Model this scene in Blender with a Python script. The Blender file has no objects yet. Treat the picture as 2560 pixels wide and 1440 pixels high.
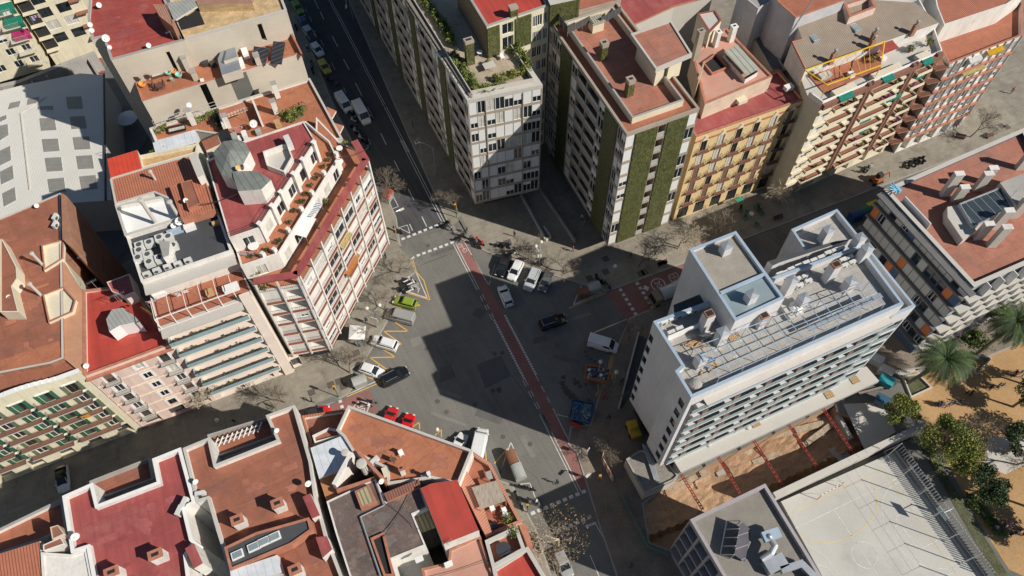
import bpy, bmesh, math, random
from mathutils import Vector, Matrix, geometry
random.seed(7)
R = math.radians
SC = bpy.context.scene
COL = SC.collection
# ------------------------------------------------------------------ camera
CAMH, FPX, NX, NY = 112.0, 1950.0, 1297.0, 1915.0
_d = Vector((NX-1280, -(NY-720), -FPX)).normalized()
_z = -_d
_x = (Vector((1, 0, 0)) - _z*_z.x).normalized()
_y = _z.cross(_x)
CAMR = Matrix((_x, _y, _z))            # rows: world axes in camera coordinates
cam_d = bpy.data.cameras.new('camera')
cam = bpy.data.objects.new('camera', cam_d); COL.objects.link(cam)
cam_d.sensor_width = 36; cam_d.lens = FPX/2560*36
cam_d.clip_start = 1; cam_d.clip_end = 3000
cam.matrix_world = Matrix.Translation((0, 0, CAMH)) @ CAMR.to_4x4()
SC.camera = cam
# ------------------------------------------------------------------ light
SUN_AZ, SUN_EL = -21.7, 39.0           # degrees, counter-clockwise from +x
w = bpy.data.worlds.new('World'); SC.world = w; w.use_nodes = True
nt = w.node_tree; bg = nt.nodes['Background']
sky = nt.nodes.new('ShaderNodeTexSky'); sky.sky_type = 'NISHITA'; sky.sun_disc = False
sky.sun_elevation = R(SUN_EL); sky.sun_rotation = R(90-SUN_AZ)
sky.air_density = 1.3; sky.dust_density = 0.1; sky.ozone_density = 3.2
nt.links.new(sky.outputs[0], bg.inputs[0]); bg.inputs[1].default_value = 0.05
sl = bpy.data.lights.new('sun', 'SUN'); sl.energy = 5.0; sl.angle = R(0.5); sl.color = (1, 0.94, 0.85)
so = bpy.data.objects.new('sun', sl); COL.objects.link(so)
sd = Vector((math.cos(R(SUN_AZ))*math.cos(R(SUN_EL)), math.sin(R(SUN_AZ))*math.cos(R(SUN_EL)), math.sin(R(SUN_EL))))
so.rotation_euler = sd.to_track_quat('Z', 'Y').to_euler(); so.location = (60, -40, 90)
SC.view_settings.view_transform = 'Standard'; SC.view_settings.look = 'None'
SC.view_settings.exposure = 0.06; SC.view_settings.gamma = 1
SC.cycles.max_bounces = 5; SC.cycles.diffuse_bounces = 3; SC.cycles.glossy_bounces = 2
# ------------------------------------------------------------------ survey: the place in plan, taken off in sheets
SHEET = dict(A=(0,0,3.7895),B=(620,0,3.7895),C=(1240,0,3.7895),D=(1880,0,3.7647),E=(0,350,3.7895),F=(500,350,3.7895),
  G=(1100,350,3.7895),H=(1600,350,2.6177),I=(0,700,3.7895),J=(500,700,3.7895),K=(1100,700,3.7895),L=(1600,850,2.4406),
  M=(0,1040,3.6),N=(620,1000,3.2724),O=(1100,900,2.6667),Q=(1560,500,3.2),R=(1960,1080,4),S=(2160,380,6),T=(1600,700,3),
  Z=(0,0,1),a=(0,0,6),b=(0,900,6),c=(0,540,6),d=(340,0,6),e=(340,240,6),f=(1340,0,4.5714),g=(340,1200,4.5714))
def ray(x, y, z):
    r = CAMR @ Vector((x-1280, -(y-720), -FPX)); t = (CAMH-z)/-r.z
    return Vector((r.x*t, r.y*t, z))
def W(s, z=0):
    """'K 350,800 580,715' -> points on the level z"""
    out = []; o = None
    for tok in s.split():
        if len(tok) == 1: o = SHEET[tok]; continue
        x, y = map(float, tok.split(',')); out.append(ray(o[0]+x/o[2], o[1]+y/o[2], z))
    return out
def W1(s, z=0): return W(s, z)[0]
def shift(z0, z1, s): pass
# ------------------------------------------------------------------ materials
MATS = {}
def lin(c):
    if isinstance(c, str):
        c = [int(c[i:i+2], 16)/255 for i in (0, 2, 4)]
        return tuple(x/12.92 if x <= .04045 else ((x+.055)/1.055)**2.4 for x in c)
    return c
def mat(name, col, rough=.85, var=.12, scale=.6, fine=.08, fscale=9, metal=0, bump=0, stain=None, stain_amt=.5, stain_scale=.25, spec=None, stretch=None, streak=0, streak_dir=0.0, grime=0):
    if name in MATS: return MATS[name]
    m = bpy.data.materials.new(name); m.use_nodes = True
    t = m.node_tree; n = t.nodes; l = t.links; b = n['Principled BSDF']
    col = lin(col)
    b.inputs['Roughness'].default_value = rough; b.inputs['Metallic'].default_value = metal
    if spec is not None: b.inputs['Specular IOR Level'].default_value = spec
    geo = n.new('ShaderNodeNewGeometry')
    vec = geo.outputs['Position']
    if stretch:
        mp = n.new('ShaderNodeMapping'); mp.inputs['Scale'].default_value = stretch[:3]
        if len(stretch) > 3: mp.inputs['Rotation'].default_value = (0, 0, stretch[3])
        l.new(vec, mp.inputs[0]); vec = mp.outputs[0]
    def noise(s, det=4, r=.6):
        q = n.new('ShaderNodeTexNoise'); q.inputs['Scale'].default_value = s; q.inputs['Detail'].default_value = det
        q.inputs['Roughness'].default_value = r; l.new(vec, q.inputs['Vector']); return q.outputs[0]
    def rng(v, a, lo=.3, hi=.7):
        q = n.new('ShaderNodeMapRange'); q.inputs[1].default_value = lo; q.inputs[2].default_value = hi
        q.inputs[3].default_value = 1-a; q.inputs[4].default_value = 1+a; l.new(v, q.inputs[0]); return q.outputs[0]
    def mul(a, b_):
        q = n.new('ShaderNodeMath'); q.operation = 'MULTIPLY'; l.new(a, q.inputs[0]); l.new(b_, q.inputs[1]); return q.outputs[0]
    v = mul(rng(noise(scale), var), rng(noise(fscale, 2), fine))
    if streak:
        mp2 = n.new('ShaderNodeMapping'); mp2.vector_type = 'TEXTURE'; mp2.inputs['Rotation'].default_value = (0, 0, streak_dir); mp2.inputs['Scale'].default_value = (14, .55, 1); l.new(geo.outputs['Position'], mp2.inputs[0])
        q = n.new('ShaderNodeTexNoise'); q.inputs['Scale'].default_value = 1; q.inputs['Detail'].default_value = 5; l.new(mp2.outputs[0], q.inputs['Vector']); v = mul(v, rng(q.outputs[0], streak))
    if grime:      # rain streaks running down walls
        mp2 = n.new('ShaderNodeMapping'); mp2.inputs['Scale'].default_value = (2.2, 2.2, .16); l.new(geo.outputs['Position'], mp2.inputs[0])
        q = n.new('ShaderNodeTexNoise'); q.inputs['Scale'].default_value = 1; q.inputs['Detail'].default_value = 6; q.inputs['Roughness'].default_value = .7; l.new(mp2.outputs[0], q.inputs['Vector'])
        q2 = n.new('ShaderNodeMapRange'); q2.inputs[1].default_value = .46; q2.inputs[2].default_value = .72; q2.inputs[3].default_value = 1; q2.inputs[4].default_value = 1-grime; l.new(q.outputs[0], q2.inputs[0]); v = mul(v, q2.outputs[0])
    rgb = n.new('ShaderNodeRGB'); rgb.outputs[0].default_value = (*col, 1)
    c = rgb.outputs[0]
    if stain is not None:
        q = n.new('ShaderNodeMapRange'); q.inputs[1].default_value = .5; q.inputs[2].default_value = .68
        q.inputs[4].default_value = stain_amt; l.new(noise(stain_scale, 7, .72), q.inputs[0])
        mx = n.new('ShaderNodeMix'); mx.data_type = 'RGBA'; l.new(q.outputs[0], mx.inputs[0]); l.new(c, mx.inputs[6])
        mx.inputs[7].default_value = (*lin(stain), 1); c = mx.outputs[2]
    vm = n.new('ShaderNodeVectorMath'); vm.operation = 'SCALE'; l.new(c, vm.inputs[0]); l.new(v, vm.inputs['Scale'])
    l.new(vm.outputs[0], b.inputs['Base Color'])
    if bump:
        bp = n.new('ShaderNodeBump'); bp.inputs['Strength'].default_value = bump; bp.inputs['Distance'].default_value = .05
        l.new(noise(fscale*2, 3), bp.inputs['Height']); l.new(bp.outputs[0], b.inputs['Normal'])
    MATS[name] = m; m['_c'] = 0
    return m
def lined(name, col, col2, period, ang=0, width=.18, rough=.8, axis='x', var=.12, **k):
    """stripes (tiles, corrugation, decking seams) every `period` metres across direction `ang`"""
    if name in MATS: return MATS[name]
    m = mat(name, col, rough, var, **k); t = m.node_tree; n = t.nodes; l = t.links; b = n['Principled BSDF']
    src = b.inputs['Base Color'].links[0].from_socket
    geo = n.new('ShaderNodeNewGeometry')
    dv = (math.cos(ang), math.sin(ang), 0) if axis == 'x' else (0, 0, 1)
    dp = n.new('ShaderNodeVectorMath'); dp.operation = 'DOT_PRODUCT'; l.new(geo.outputs['Position'], dp.inputs[0]); dp.inputs[1].default_value = dv
    a = n.new('ShaderNodeMath'); a.operation = 'DIVIDE'; l.new(dp.outputs['Value'], a.inputs[0]); a.inputs[1].default_value = period
    f = n.new('ShaderNodeMath'); f.operation = 'FRACT'; l.new(a.outputs[0], f.inputs[0])
    c = n.new('ShaderNodeMath'); c.operation = 'LESS_THAN'; l.new(f.outputs[0], c.inputs[0]); c.inputs[1].default_value = width
    mx = n.new('ShaderNodeMix'); mx.data_type = 'RGBA'; l.new(c.outputs[0], mx.inputs[0]); l.new(src, mx.inputs[6])
    mx.inputs[7].default_value = (*lin(col2), 1); l.new(mx.outputs[2], b.inputs['Base Color'])
    return m
def tiled(name, col, joint, sx, sy, ang, rough=.85, var=.12, mort=.03, c2=None, big=.8, **k):
    """brick texture laid in plan (floor tiles, pavers)"""
    if name in MATS: return MATS[name]
    m = mat(name, col, rough, var, **k); t = m.node_tree; n = t.nodes; l = t.links; b = n['Principled BSDF']
    src = b.inputs['Base Color'].links[0].from_socket
    geo = n.new('ShaderNodeNewGeometry'); mp = n.new('ShaderNodeMapping'); mp.inputs['Rotation'].default_value = (0, 0, -ang)
    l.new(geo.outputs['Position'], mp.inputs[0])
    br = n.new('ShaderNodeTexBrick'); l.new(mp.outputs[0], br.inputs['Vector']); br.inputs['Scale'].default_value = 1
    br.inputs['Brick Width'].default_value = sx; br.inputs['Row Height'].default_value = sy; br.inputs['Mortar Size'].default_value = mort
    br.inputs['Color1'].default_value = (1, 1, 1, 1); br.inputs['Color2'].default_value = (.88, .88, .88, 1) if c2 is None else (c2, c2, c2, 1)
    jc = lin(joint); cc = lin(col); br.inputs['Mortar'].default_value = (jc[0]/max(cc[0], .01), jc[1]/max(cc[1], .01), jc[2]/max(cc[2], .01), 1)
    b2 = n.new('ShaderNodeTexBrick'); l.new(mp.outputs[0], b2.inputs['Vector']); b2.inputs['Scale'].default_value = 1; b2.offset = .3
    b2.inputs['Brick Width'].default_value = 5.3; b2.inputs['Row Height'].default_value = 4.1; b2.inputs['Mortar Size'].default_value = .05; b2.inputs['Bias'].default_value = 0
    b2.inputs['Color1'].default_value = (1, 1, 1, 1); b2.inputs['Color2'].default_value = (.88, .87, .87, 1); b2.inputs['Mortar'].default_value = (.72, .7, .7, 1)
    m0 = n.new('ShaderNodeMix'); m0.data_type = 'RGBA'; m0.blend_type = 'MULTIPLY'; m0.inputs[0].default_value = big; l.new(src, m0.inputs[6]); l.new(b2.outputs[0], m0.inputs[7]); src = m0.outputs[2]
    mx = n.new('ShaderNodeMix'); mx.data_type = 'RGBA'; mx.blend_type = 'MULTIPLY'; mx.inputs[0].default_value = 1
    l.new(src, mx.inputs[6]); l.new(br.outputs[0], mx.inputs[7]); l.new(mx.outputs[2], b.inputs['Base Color'])
    return m
# ------------------------------------------------------------------ mesh collector
def poly_area(p): return sum(p[i][0]*p[(i+1) % len(p)][1]-p[(i+1) % len(p)][0]*p[i][1] for i in range(len(p)))/2
class Fr:
    """a wall line A->B with a (along), o (outwards, to the right of A->B), z (up)"""
    def __init__(s, A, B):
        s.A = Vector((A[0], A[1])); d = Vector((B[0], B[1]))-s.A; s.L = d.length; s.u = d/s.L; s.n = Vector((s.u.y, -s.u.x))
        s.rot = math.atan2(s.u.y, s.u.x)
    def p(s, a, o, z): q = s.A+s.u*a+s.n*o; return Vector((q.x, q.y, z))
class MB:
    def __init__(s): s.v = []; s.f = []; s.m = []; s.mats = []; s.sm = False
    def mi(s, m):
        if m not in s.mats: s.mats.append(m)
        return s.mats.index(m)
    def add(s, vs, fs, m):
        k = len(s.v); i = s.mi(m); s.v += [tuple(v) for v in vs]
        for f in fs: s.f.append(tuple(k+j for j in f)); s.m.append(i)
    def hexa(s, lo, hi, m):
        n = len(lo); s.add(list(lo)+list(hi), [tuple(reversed(range(n))), tuple(range(n, 2*n))]+[(i, (i+1) % n, (i+1) % n+n, i+n) for i in range(n)], m)
    def fbox(s, fr, a0, a1, o0, o1, z0, z1, m):
        s.hexa([fr.p(a0, o1, z0), fr.p(a1, o1, z0), fr.p(a1, o0, z0), fr.p(a0, o0, z0)], [fr.p(a0, o1, z1), fr.p(a1, o1, z1), fr.p(a1, o0, z1), fr.p(a0, o0, z1)], m)
    def box(s, c, sx, sy, sz, m, rz=0):
        """centre of the bottom face"""
        ca, sa = math.cos(rz), math.sin(rz); q = [(-sx/2, -sy/2), (sx/2, -sy/2), (sx/2, sy/2), (-sx/2, sy/2)]
        P = [(c[0]+x*ca-y*sa, c[1]+x*sa+y*ca) for x, y in q]
        s.hexa([(x, y, c[2]) for x, y in P], [(x, y, c[2]+sz) for x, y in P], m)
    def prism(s, poly, z0, z1, m, top=None, cap=True, bottom=False):
        p = [(v[0], v[1]) for v in poly]
        if poly_area(p) < 0: p = p[::-1]
        n = len(p); s.add([(x, y, z0) for x, y in p]+[(x, y, z1) for x, y in p], [(i, (i+1) % n, (i+1) % n+n, i+n) for i in range(n)], m)
        if cap: s.sheet(p, z1, top or m)
        if bottom: s.add([(x, y, z0) for x, y in p], [tuple(reversed(range(n)))], m)
    def sheet(s, poly, z, m, holes=()):
        ps = [[Vector((v[0], v[1], 0)) for v in q] for q in [poly]+list(holes)]
        tri = geometry.tessellate_polygon(ps); flat = [v for q in ps for v in q]
        fs = []
        for t in tri:
            a, b, c = (flat[i] for i in t)
            fs.append(t if (b-a).cross(c-a).z > 0 else t[::-1])
        zz = z if callable(z) else (lambda x, y: z)
        s.add([(v.x, v.y, zz(v.x, v.y)) for v in flat], fs, m)
    def tube(s, p, q, r, m, n=6, r2=None, cap=True):
        p = Vector(p); q = Vector(q); d = q-p
        if d.length < 1e-6: return
        d.normalize(); a = d.orthogonal().normalized(); b = d.cross(a); r2 = r if r2 is None else r2
        v = [p+(a*math.cos(t)+b*math.sin(t))*r for t in [2*math.pi*i/n for i in range(n)]]
        w_ = [q+(a*math.cos(t)+b*math.sin(t))*r2 for t in [2*math.pi*i/n for i in range(n)]]
        fs = [(i, (i+1) % n, (i+1) % n+n, i+n) for i in range(n)]
        if cap: fs += [tuple(reversed(range(n))), tuple(range(n, 2*n))]
        s.add(v+w_, fs, m)
    def lathe(s, c, prof, m, n=16, sx=1, sy=1):
        v = []; f = []
        for r, z in prof:
            for i in range(n): t = 2*math.pi*i/n; v.append((c[0]+r*math.cos(t)*sx, c[1]+r*math.sin(t)*sy, c[2]+z))
        for k in range(len(prof)-1):
            for i in range(n): f.append((k*n+i, k*n+(i+1) % n, (k+1)*n+(i+1) % n, (k+1)*n+i))
        f.append(tuple(reversed(range(n)))); f.append(tuple((len(prof)-1)*n+i for i in range(n)))
        s.add(v, f, m)
    def ball(s, c, r, m, n=10, sz=1, sx=1):
        s.lathe(c, [(max(.001, r*math.sin(math.pi*i/(n//2+1)))*sx, -r*math.cos(math.pi*i/(n//2+1))*sz) for i in range(n//2+2)], m, n)
    def merge(s, o, mtx=None):
        k = len(s.v); s.v += [tuple(mtx @ Vector(v)) if mtx else v for v in o.v]
        mp = [s.mi(m) for m in o.mats]
        s.f += [tuple(k+i for i in f) for f in o.f]; s.m += [mp[i] for i in o.m]
    def mesh(s, name, off=(0, 0, 0), smooth=False):
        me = bpy.data.meshes.new(name)
        me.from_pydata([(v[0]-off[0], v[1]-off[1], v[2]-off[2]) for v in s.v], [], s.f)
        for m in s.mats: me.materials.append(m)
        me.polygons.foreach_set('material_index', s.m)
        if smooth: me.polygons.foreach_set('use_smooth', [True]*len(s.f))
        me.update(); return me
    def build(s, name, parent=None, smooth=False, **tags):
        if not s.f: return None
        off = WL[parent] if parent else (0, 0, 0)
        if not parent:
            xs = [v[0] for v in s.v]; ys = [v[1] for v in s.v]; zs = [v[2] for v in s.v]
            off = ((min(xs)+max(xs))/2, (min(ys)+max(ys))/2, min(zs))
        o = bpy.data.objects.new(name, s.mesh(name, off, smooth)); COL.objects.link(o)
        if parent: o.parent = parent; WL[o] = WL[parent]
        else: o.location = off; WL[o] = off
        tag(o, **tags); return o
WL = {}
def tag(o, label=None, cat=None, group=None, kind=None):
    if label: o['label'] = label
    if cat: o['category'] = cat
    if group: o['group'] = group
    if kind: o['kind'] = kind
    return o
def thing(name, label, cat, loc, group=None, rz=0):
    o = bpy.data.objects.new(name, None); COL.objects.link(o); o.location = loc; o.rotation_euler = (0, 0, rz)
    o.empty_display_size = .5; WL[o] = tuple(loc); return tag(o, label, cat, group)
def place(name, mesh, parent, loc, rz=0):
    """a shared mesh as a part of an unrotated thing; loc in world"""
    o = bpy.data.objects.new(name, mesh); COL.objects.link(o)
    if parent:
        o.parent = parent; pw = WL[parent]; o.location = (loc[0]-pw[0], loc[1]-pw[1], loc[2]-pw[2])
    else: o.location = loc
    o.rotation_euler = (0, 0, rz); WL[o] = tuple(loc); return o
def dup(root, loc, rz, label=None, group=None, scale=None):
    def cp(o, par):
        c = o.copy(); COL.objects.link(c); c.parent = par
        for ch in KIDS.get(o, [x for x in o.children]): cp(ch, c)
        return c
    if root not in KIDSET:
        def walk(o):
            KIDS[o] = list(o.children)
            for x in KIDS[o]: walk(x)
        walk(root); KIDSET.add(root)
    c = cp(root, None); c.location = loc; c.rotation_euler = (0, 0, rz)
    if scale: c.scale = scale
    if label: c['label'] = label
    if group: c['group'] = group
    return c
KIDS = {}; KIDSET = set(); USED = set()
def inst(root, loc, rz=0, label=None, group=None, scale=None):
    """the first call moves the thing itself, later ones copy it"""
    if root not in USED:
        USED.add(root); WL[root] = tuple(loc); root.location = loc; root.rotation_euler = (0, 0, rz)
        if scale: root.scale = scale
        if label: root['label'] = label
        if group: root['group'] = group
        return root
    return dup(root, loc, rz, label, group, scale)
# ------------------------------------------------------------------ palette
G_ANG = math.atan2(*(lambda d: (d.y, d.x))((W1('Z 1749,272', 31)-W1('Z 1567,335', 31))))     # direction of the street grid
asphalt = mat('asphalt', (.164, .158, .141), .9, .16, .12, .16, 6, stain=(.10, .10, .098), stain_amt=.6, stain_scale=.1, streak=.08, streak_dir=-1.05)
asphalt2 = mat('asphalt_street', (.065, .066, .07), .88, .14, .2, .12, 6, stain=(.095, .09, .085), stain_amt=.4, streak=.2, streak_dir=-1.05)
asphalt_new = mat('asphalt_patch', (.105, .105, .105), .85, .1, .5, .1, 8)
paving = tiled('paving', (.30, .27, .215), (.25, .225, .18), 1.2, .6, G_ANG, stain=(.15, .13, .11), stain_amt=.6, stain_scale=.22, mort=.02)
paving3 = mat('paving_dusty', (.22, .18, .14), .92, .2, .3, .2, 6, stain=(.14, .12, .1), stain_amt=.8, stain_scale=.2)
paving2 = tiled('paving_slate', (.19, .19, .175), (.14, .14, .13), 1.6, .8, G_ANG, mort=.03)
kerbstone = mat('kerbstone', (.33, .31, .28), .8, .1)
paint_w = mat('paint_white', (.62, .6, .56), .7, .16, 1.5, .2, 7, stain=(.3, .29, .27), stain_amt=.5, stain_scale=1.6)
paint_y = mat('paint_yellow', (.72, .42, .06), .7, .2, 1.5, .2, 7, stain=(.35, .28, .15), stain_amt=.4, stain_scale=1.5)
paint_g = mat('paint_green', (.09, .26, .19), .7)
bike_red = mat('bike_lane_red', (.265, .12, .105), .9, .14, .4, .12, 6, stain=(.2, .14, .12), stain_amt=.5, stain_scale=.35)
white = mat('white_render', (.72, .69, .64), .8, .07, .5, .05, stain=(.52, .47, .41), stain_amt=.45, stain_scale=.6, grime=.16)
white2 = mat('white_paint', (.78, .77, .74), .75, .05, .7, .04)
white3 = mat('new_white_wall', (.63, .62, .62), .8, .06, .25, .05, 5, grime=.12)
cream = mat('cream_render', (.68, .61, .46), .85, .08, .4, .06, grime=.1)
creamy = mat('pale_yellow_render', (.70, .64, .48), .85, .08, .3, .05, grime=.22)
beige = lined('party_wall_beige', (.55, .49, .40), (.50, .445, .36), 1.1, 0, .03, .85, axis='z', scale=.15, stain=(.45, .4, .33), stain_amt=.35, stain_scale=.12)
pink = mat('pink_render', (.70, .53, .46), .85, .07, .3, .05, grime=.2)
pinkw = mat('pale_pink_render', (.72, .62, .54), .85, .06, .3, .05)
yellow = mat('yellow_render', (.70, .52, .26), .85, .08, .3, .06, grime=.1)
ochre = mat('ochre_band', (.42, .33, .22), .85, .08)
taupe = mat('concrete_band', (.36, .30, .24), .85, .1)
concrete = mat('concrete', (.36, .345, .32), .85, .12, .4, .08, stain=(.27, .26, .25), stain_amt=.5)
conc_lt = mat('pale_concrete', (.52, .49, .44), .85, .1, .3, .06, stain=(.36, .34, .31), stain_amt=.5, stain_scale=.3)
conc_dk = mat('dark_concrete', (.14, .14, .14), .85, .12)
brickw = tiled('brick_wall', (.42, .20, .12), (.3, .17, .12), .5, .25, 0, stain=(.3, .16, .11), stain_amt=.6)
sandbrick = mat('sandy_brick', (.52, .37, .20), .9, .25, .9, .18, 5, stain=(.36, .27, .17), stain_amt=.6, stretch=(1, 1, 3))
redpaint = mat('red_roof_paint', (.33, .06, .048), .75, .16, .25, .08, 7, stain=(.40, .12, .09), stain_amt=.7, stain_scale=.35, streak=.14, streak_dir=G_ANG)
redbright = mat('red_roof_bright', (.42, .055, .038), .7, .1, .25, .06, 7, stain=(.31, .06, .045), stain_amt=.6, stain_scale=.3, streak=.12, streak_dir=G_ANG+1.57)
redmetal = lined('red_sheet', (.60, .07, .035), (.33, .04, .02), .62, G_ANG, .07, .5)
maroon = mat('maroon_roof', (.31, .068, .064), .75, .13, .22, .07, 7, stain=(.38, .13, .115), stain_amt=.65, stain_scale=.25, streak=.14, streak_dir=G_ANG+1.57)
terra = tiled('terracotta_tiles', (.40, .145, .085), (.40, .15, .085), .42, .22, G_ANG, stain=(.33, .12, .075), stain_amt=.55, stain_scale=.2, mort=.018, c2=.86)
terra2 = tiled('terracotta_worn', (.42, .175, .115), (.38, .16, .11), .42, .22, G_ANG, stain=(.30, .17, .135), stain_amt=.75, stain_scale=.16, mort=.018)
terra3 = tiled('terracotta_orange', (.45, .17, .088), (.42, .17, .09), .42, .22, G_ANG+.3, stain=(.40, .13, .07), stain_amt=.6, stain_scale=.13, mort=.018, c2=.84)
terra4 = tiled('terracotta_brown', (.345, .128, .073), (.30, .12, .08), .4, .2, G_ANG+.15, stain=(.25, .11, .08), stain_amt=.8, stain_scale=.2, mort=.018)
terracap = mat('terracotta_coping', (.42, .17, .105), .85, .2, 1.2)
redcap = mat('red_band', (.30, .085, .065), .75, .08)
brownband = mat('brown_band', (.27, .12, .075), .8, .1)
claytile = lined('clay_roof_tile', (.46, .17, .095), (.23, .08, .05), .34, G_ANG+.03, .3, .8, stain=(.35, .13, .08), stain_amt=.5, fscale=7)
claytile_b = lined('clay_roof_tile_old', (.40, .22, .16), (.2, .1, .08), .3, G_ANG+.1, .3, .8, stain=(.3, .2, .17), stain_amt=.6)
browntile = lined('brown_roof_tile', (.29, .235, .18), (.19, .15, .12), .34, G_ANG, .3, .85, stain=(.24, .19, .14), stain_amt=.5)
brownstripe = lined('brown_cladding', (.25, .12, .08), (.15, .07, .05), .2, G_ANG, .25, .8)
greyroof = lined('grey_corrugated', (.35, .355, .33), (.22, .22, .2), .5, G_ANG+.3, .15, .55)
glassgrey = lined('old_glass_roof', (.20, .215, .195), (.11, .12, .11), .9, G_ANG+.2, .1, .3, stain=(.33, .33, .28), stain_amt=.6, stain_scale=.5)
whitesheet = lined('white_sheet', (.62, .65, .68), (.4, .42, .45), .95, G_ANG, .05, .5)
shedroof = lined('shed_sheet', (.66, .64, .58), (.56, .55, .52), .45, 0, .25, .6, var=.05, scale=.1, stain=(.55, .54, .5), stain_amt=.4)
shedlight = lined('rooflight_sheet', (.27, .265, .24), (.19, .19, .175), .3, math.pi/2, .4, .5, var=.15)
gravel = mat('gravel_roof', (.33, .295, .25), .95, .1, .8, .5, 14, bump=.8)
gravel_dk = mat('gravel_roof_dark', (.25, .23, .2), .95, .1, .8, .5, 14, bump=.8)
bitumen = mat('bitumen', (.06, .064, .07), .8, .1, .3, .08, stain=(.1, .1, .1), stain_amt=.5)
bitumen_old = mat('old_bitumen', (.13, .095, .085), .85, .25, .3, .15, 5, stain=(.27, .2, .15), stain_amt=.8, stain_scale=.7)
copingblue = mat('metal_coping', (.40, .50, .60), .4, .08, .6, .05, metal=.15)
metal = mat('galvanised', (.52, .54, .56), .4, .1, 1, metal=.6)
metaldk = mat('dark_metal', (.05, .05, .055), .5, .1)
rail_dk = mat('railing_iron', (.10, .09, .085), .6, .1)
rail_lt = mat('railing_pale', (.5, .5, .48), .5, .1)
frame_w = mat('frame_white', (.75, .75, .74), .5, .04)
frame_br = mat('frame_brown', (.11, .065, .045), .6, .1)
frame_dk = mat('frame_dark', (.045, .05, .055), .5, .1)
blindm = lined('roller_blind', (.74, .74, .72), (.62, .62, .6), .1, 0, .2, .6, axis='z', var=.04)
blindg = lined('roller_blind_grey', (.42, .42, .40), (.3, .3, .3), .1, 0, .2, .6, axis='z', var=.06)
blindb = lined('roller_blind_brown', (.20, .12, .085), (.13, .08, .05), .1, 0, .2, .6, axis='z')
curtain = mat('curtain', (.5, .48, .42), .9, .2, 1.2)
glass = mat('window_glass', (.018, .024, .028), .06, .5, .35, .1, spec=.6)
glassb = mat('balcony_glass', (.27, .38, .39), .2, .12, .5, .05, spec=.6)
glassroofm = mat('roof_glass', (.25, .31, .33), .15, .12, .3, .05, spec=.7)
greentile = mat('green_glazed_tile', (.082, .088, .034), .42, .32, 1.4, .65, 3.4, stain=(.13, .13, .04), stain_amt=.9, stain_scale=2.2, spec=.5, stretch=(1.6, 1.6, .8))
greenshut = mat('green_shutter', (.03, .115, .065), .6, .3, .15)
greenshut2 = mat('green_shutter_faded', (.13, .17, .10), .6, .2, .2)
greenaw = lined('green_awning', (.02, .30, .19), (.015, .22, .15), .4, G_ANG, .3, .8)
orange = mat('orange_panel', (.52, .16, .05), .7, .1)
panelgrey = mat('panel_grey', (.40, .40, .38), .6, .06)
bluewall = mat('blue_grey_wall', (.06, .10, .18), .8, .1)
soil = mat('earth', (.37, .235, .14), .95, .16, .4, .2, 4, bump=.5, stain=(.27, .165, .10), stain_amt=.8, stain_scale=.3)
soilg = mat('rubble_soil', (.36, .29, .21), .95, .25, 1.2, .4, 7, bump=.8)
sand = mat('park_sand', (.42, .26, .12), .95, .15, .15, .12, 3, stain=(.42, .27, .14), stain_amt=.5, stain_scale=.15)
courtm = mat('court_concrete', (.49, .475, .435), .85, .09, .12, .05, 4, stain=(.36, .35, .32), stain_amt=.6, stain_scale=.13)
grassm = mat('lawn', (.085, .09, .045), .95, .35, .8, .4, 5)
leafs = [mat('leaf_%s' % n, c, .75, .3, 1.5, .3, 6) for n, c in (('green', (.075, .115, .03)), ('yellow', (.26, .25, .05)), ('dark', (.04, .07, .028)), ('lush', (.12, .18, .04)))]
bark = mat('bark', (.20, .165, .125), .9, .2, 2)
bark_lt = mat('bark_pale', (.46, .39, .29), .9, .2, 2)
black = mat('black_plastic', (.02, .02, .022), .5, .1)
redsteel = mat('red_steel', (.27, .03, .025), .5, .1)
wood = mat('timber', (.48, .31, .15), .85, .2, 2)
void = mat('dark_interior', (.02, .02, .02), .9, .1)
shopdk = mat('shop_front', (.06, .06, .06), .5, .3, .4)
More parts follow.
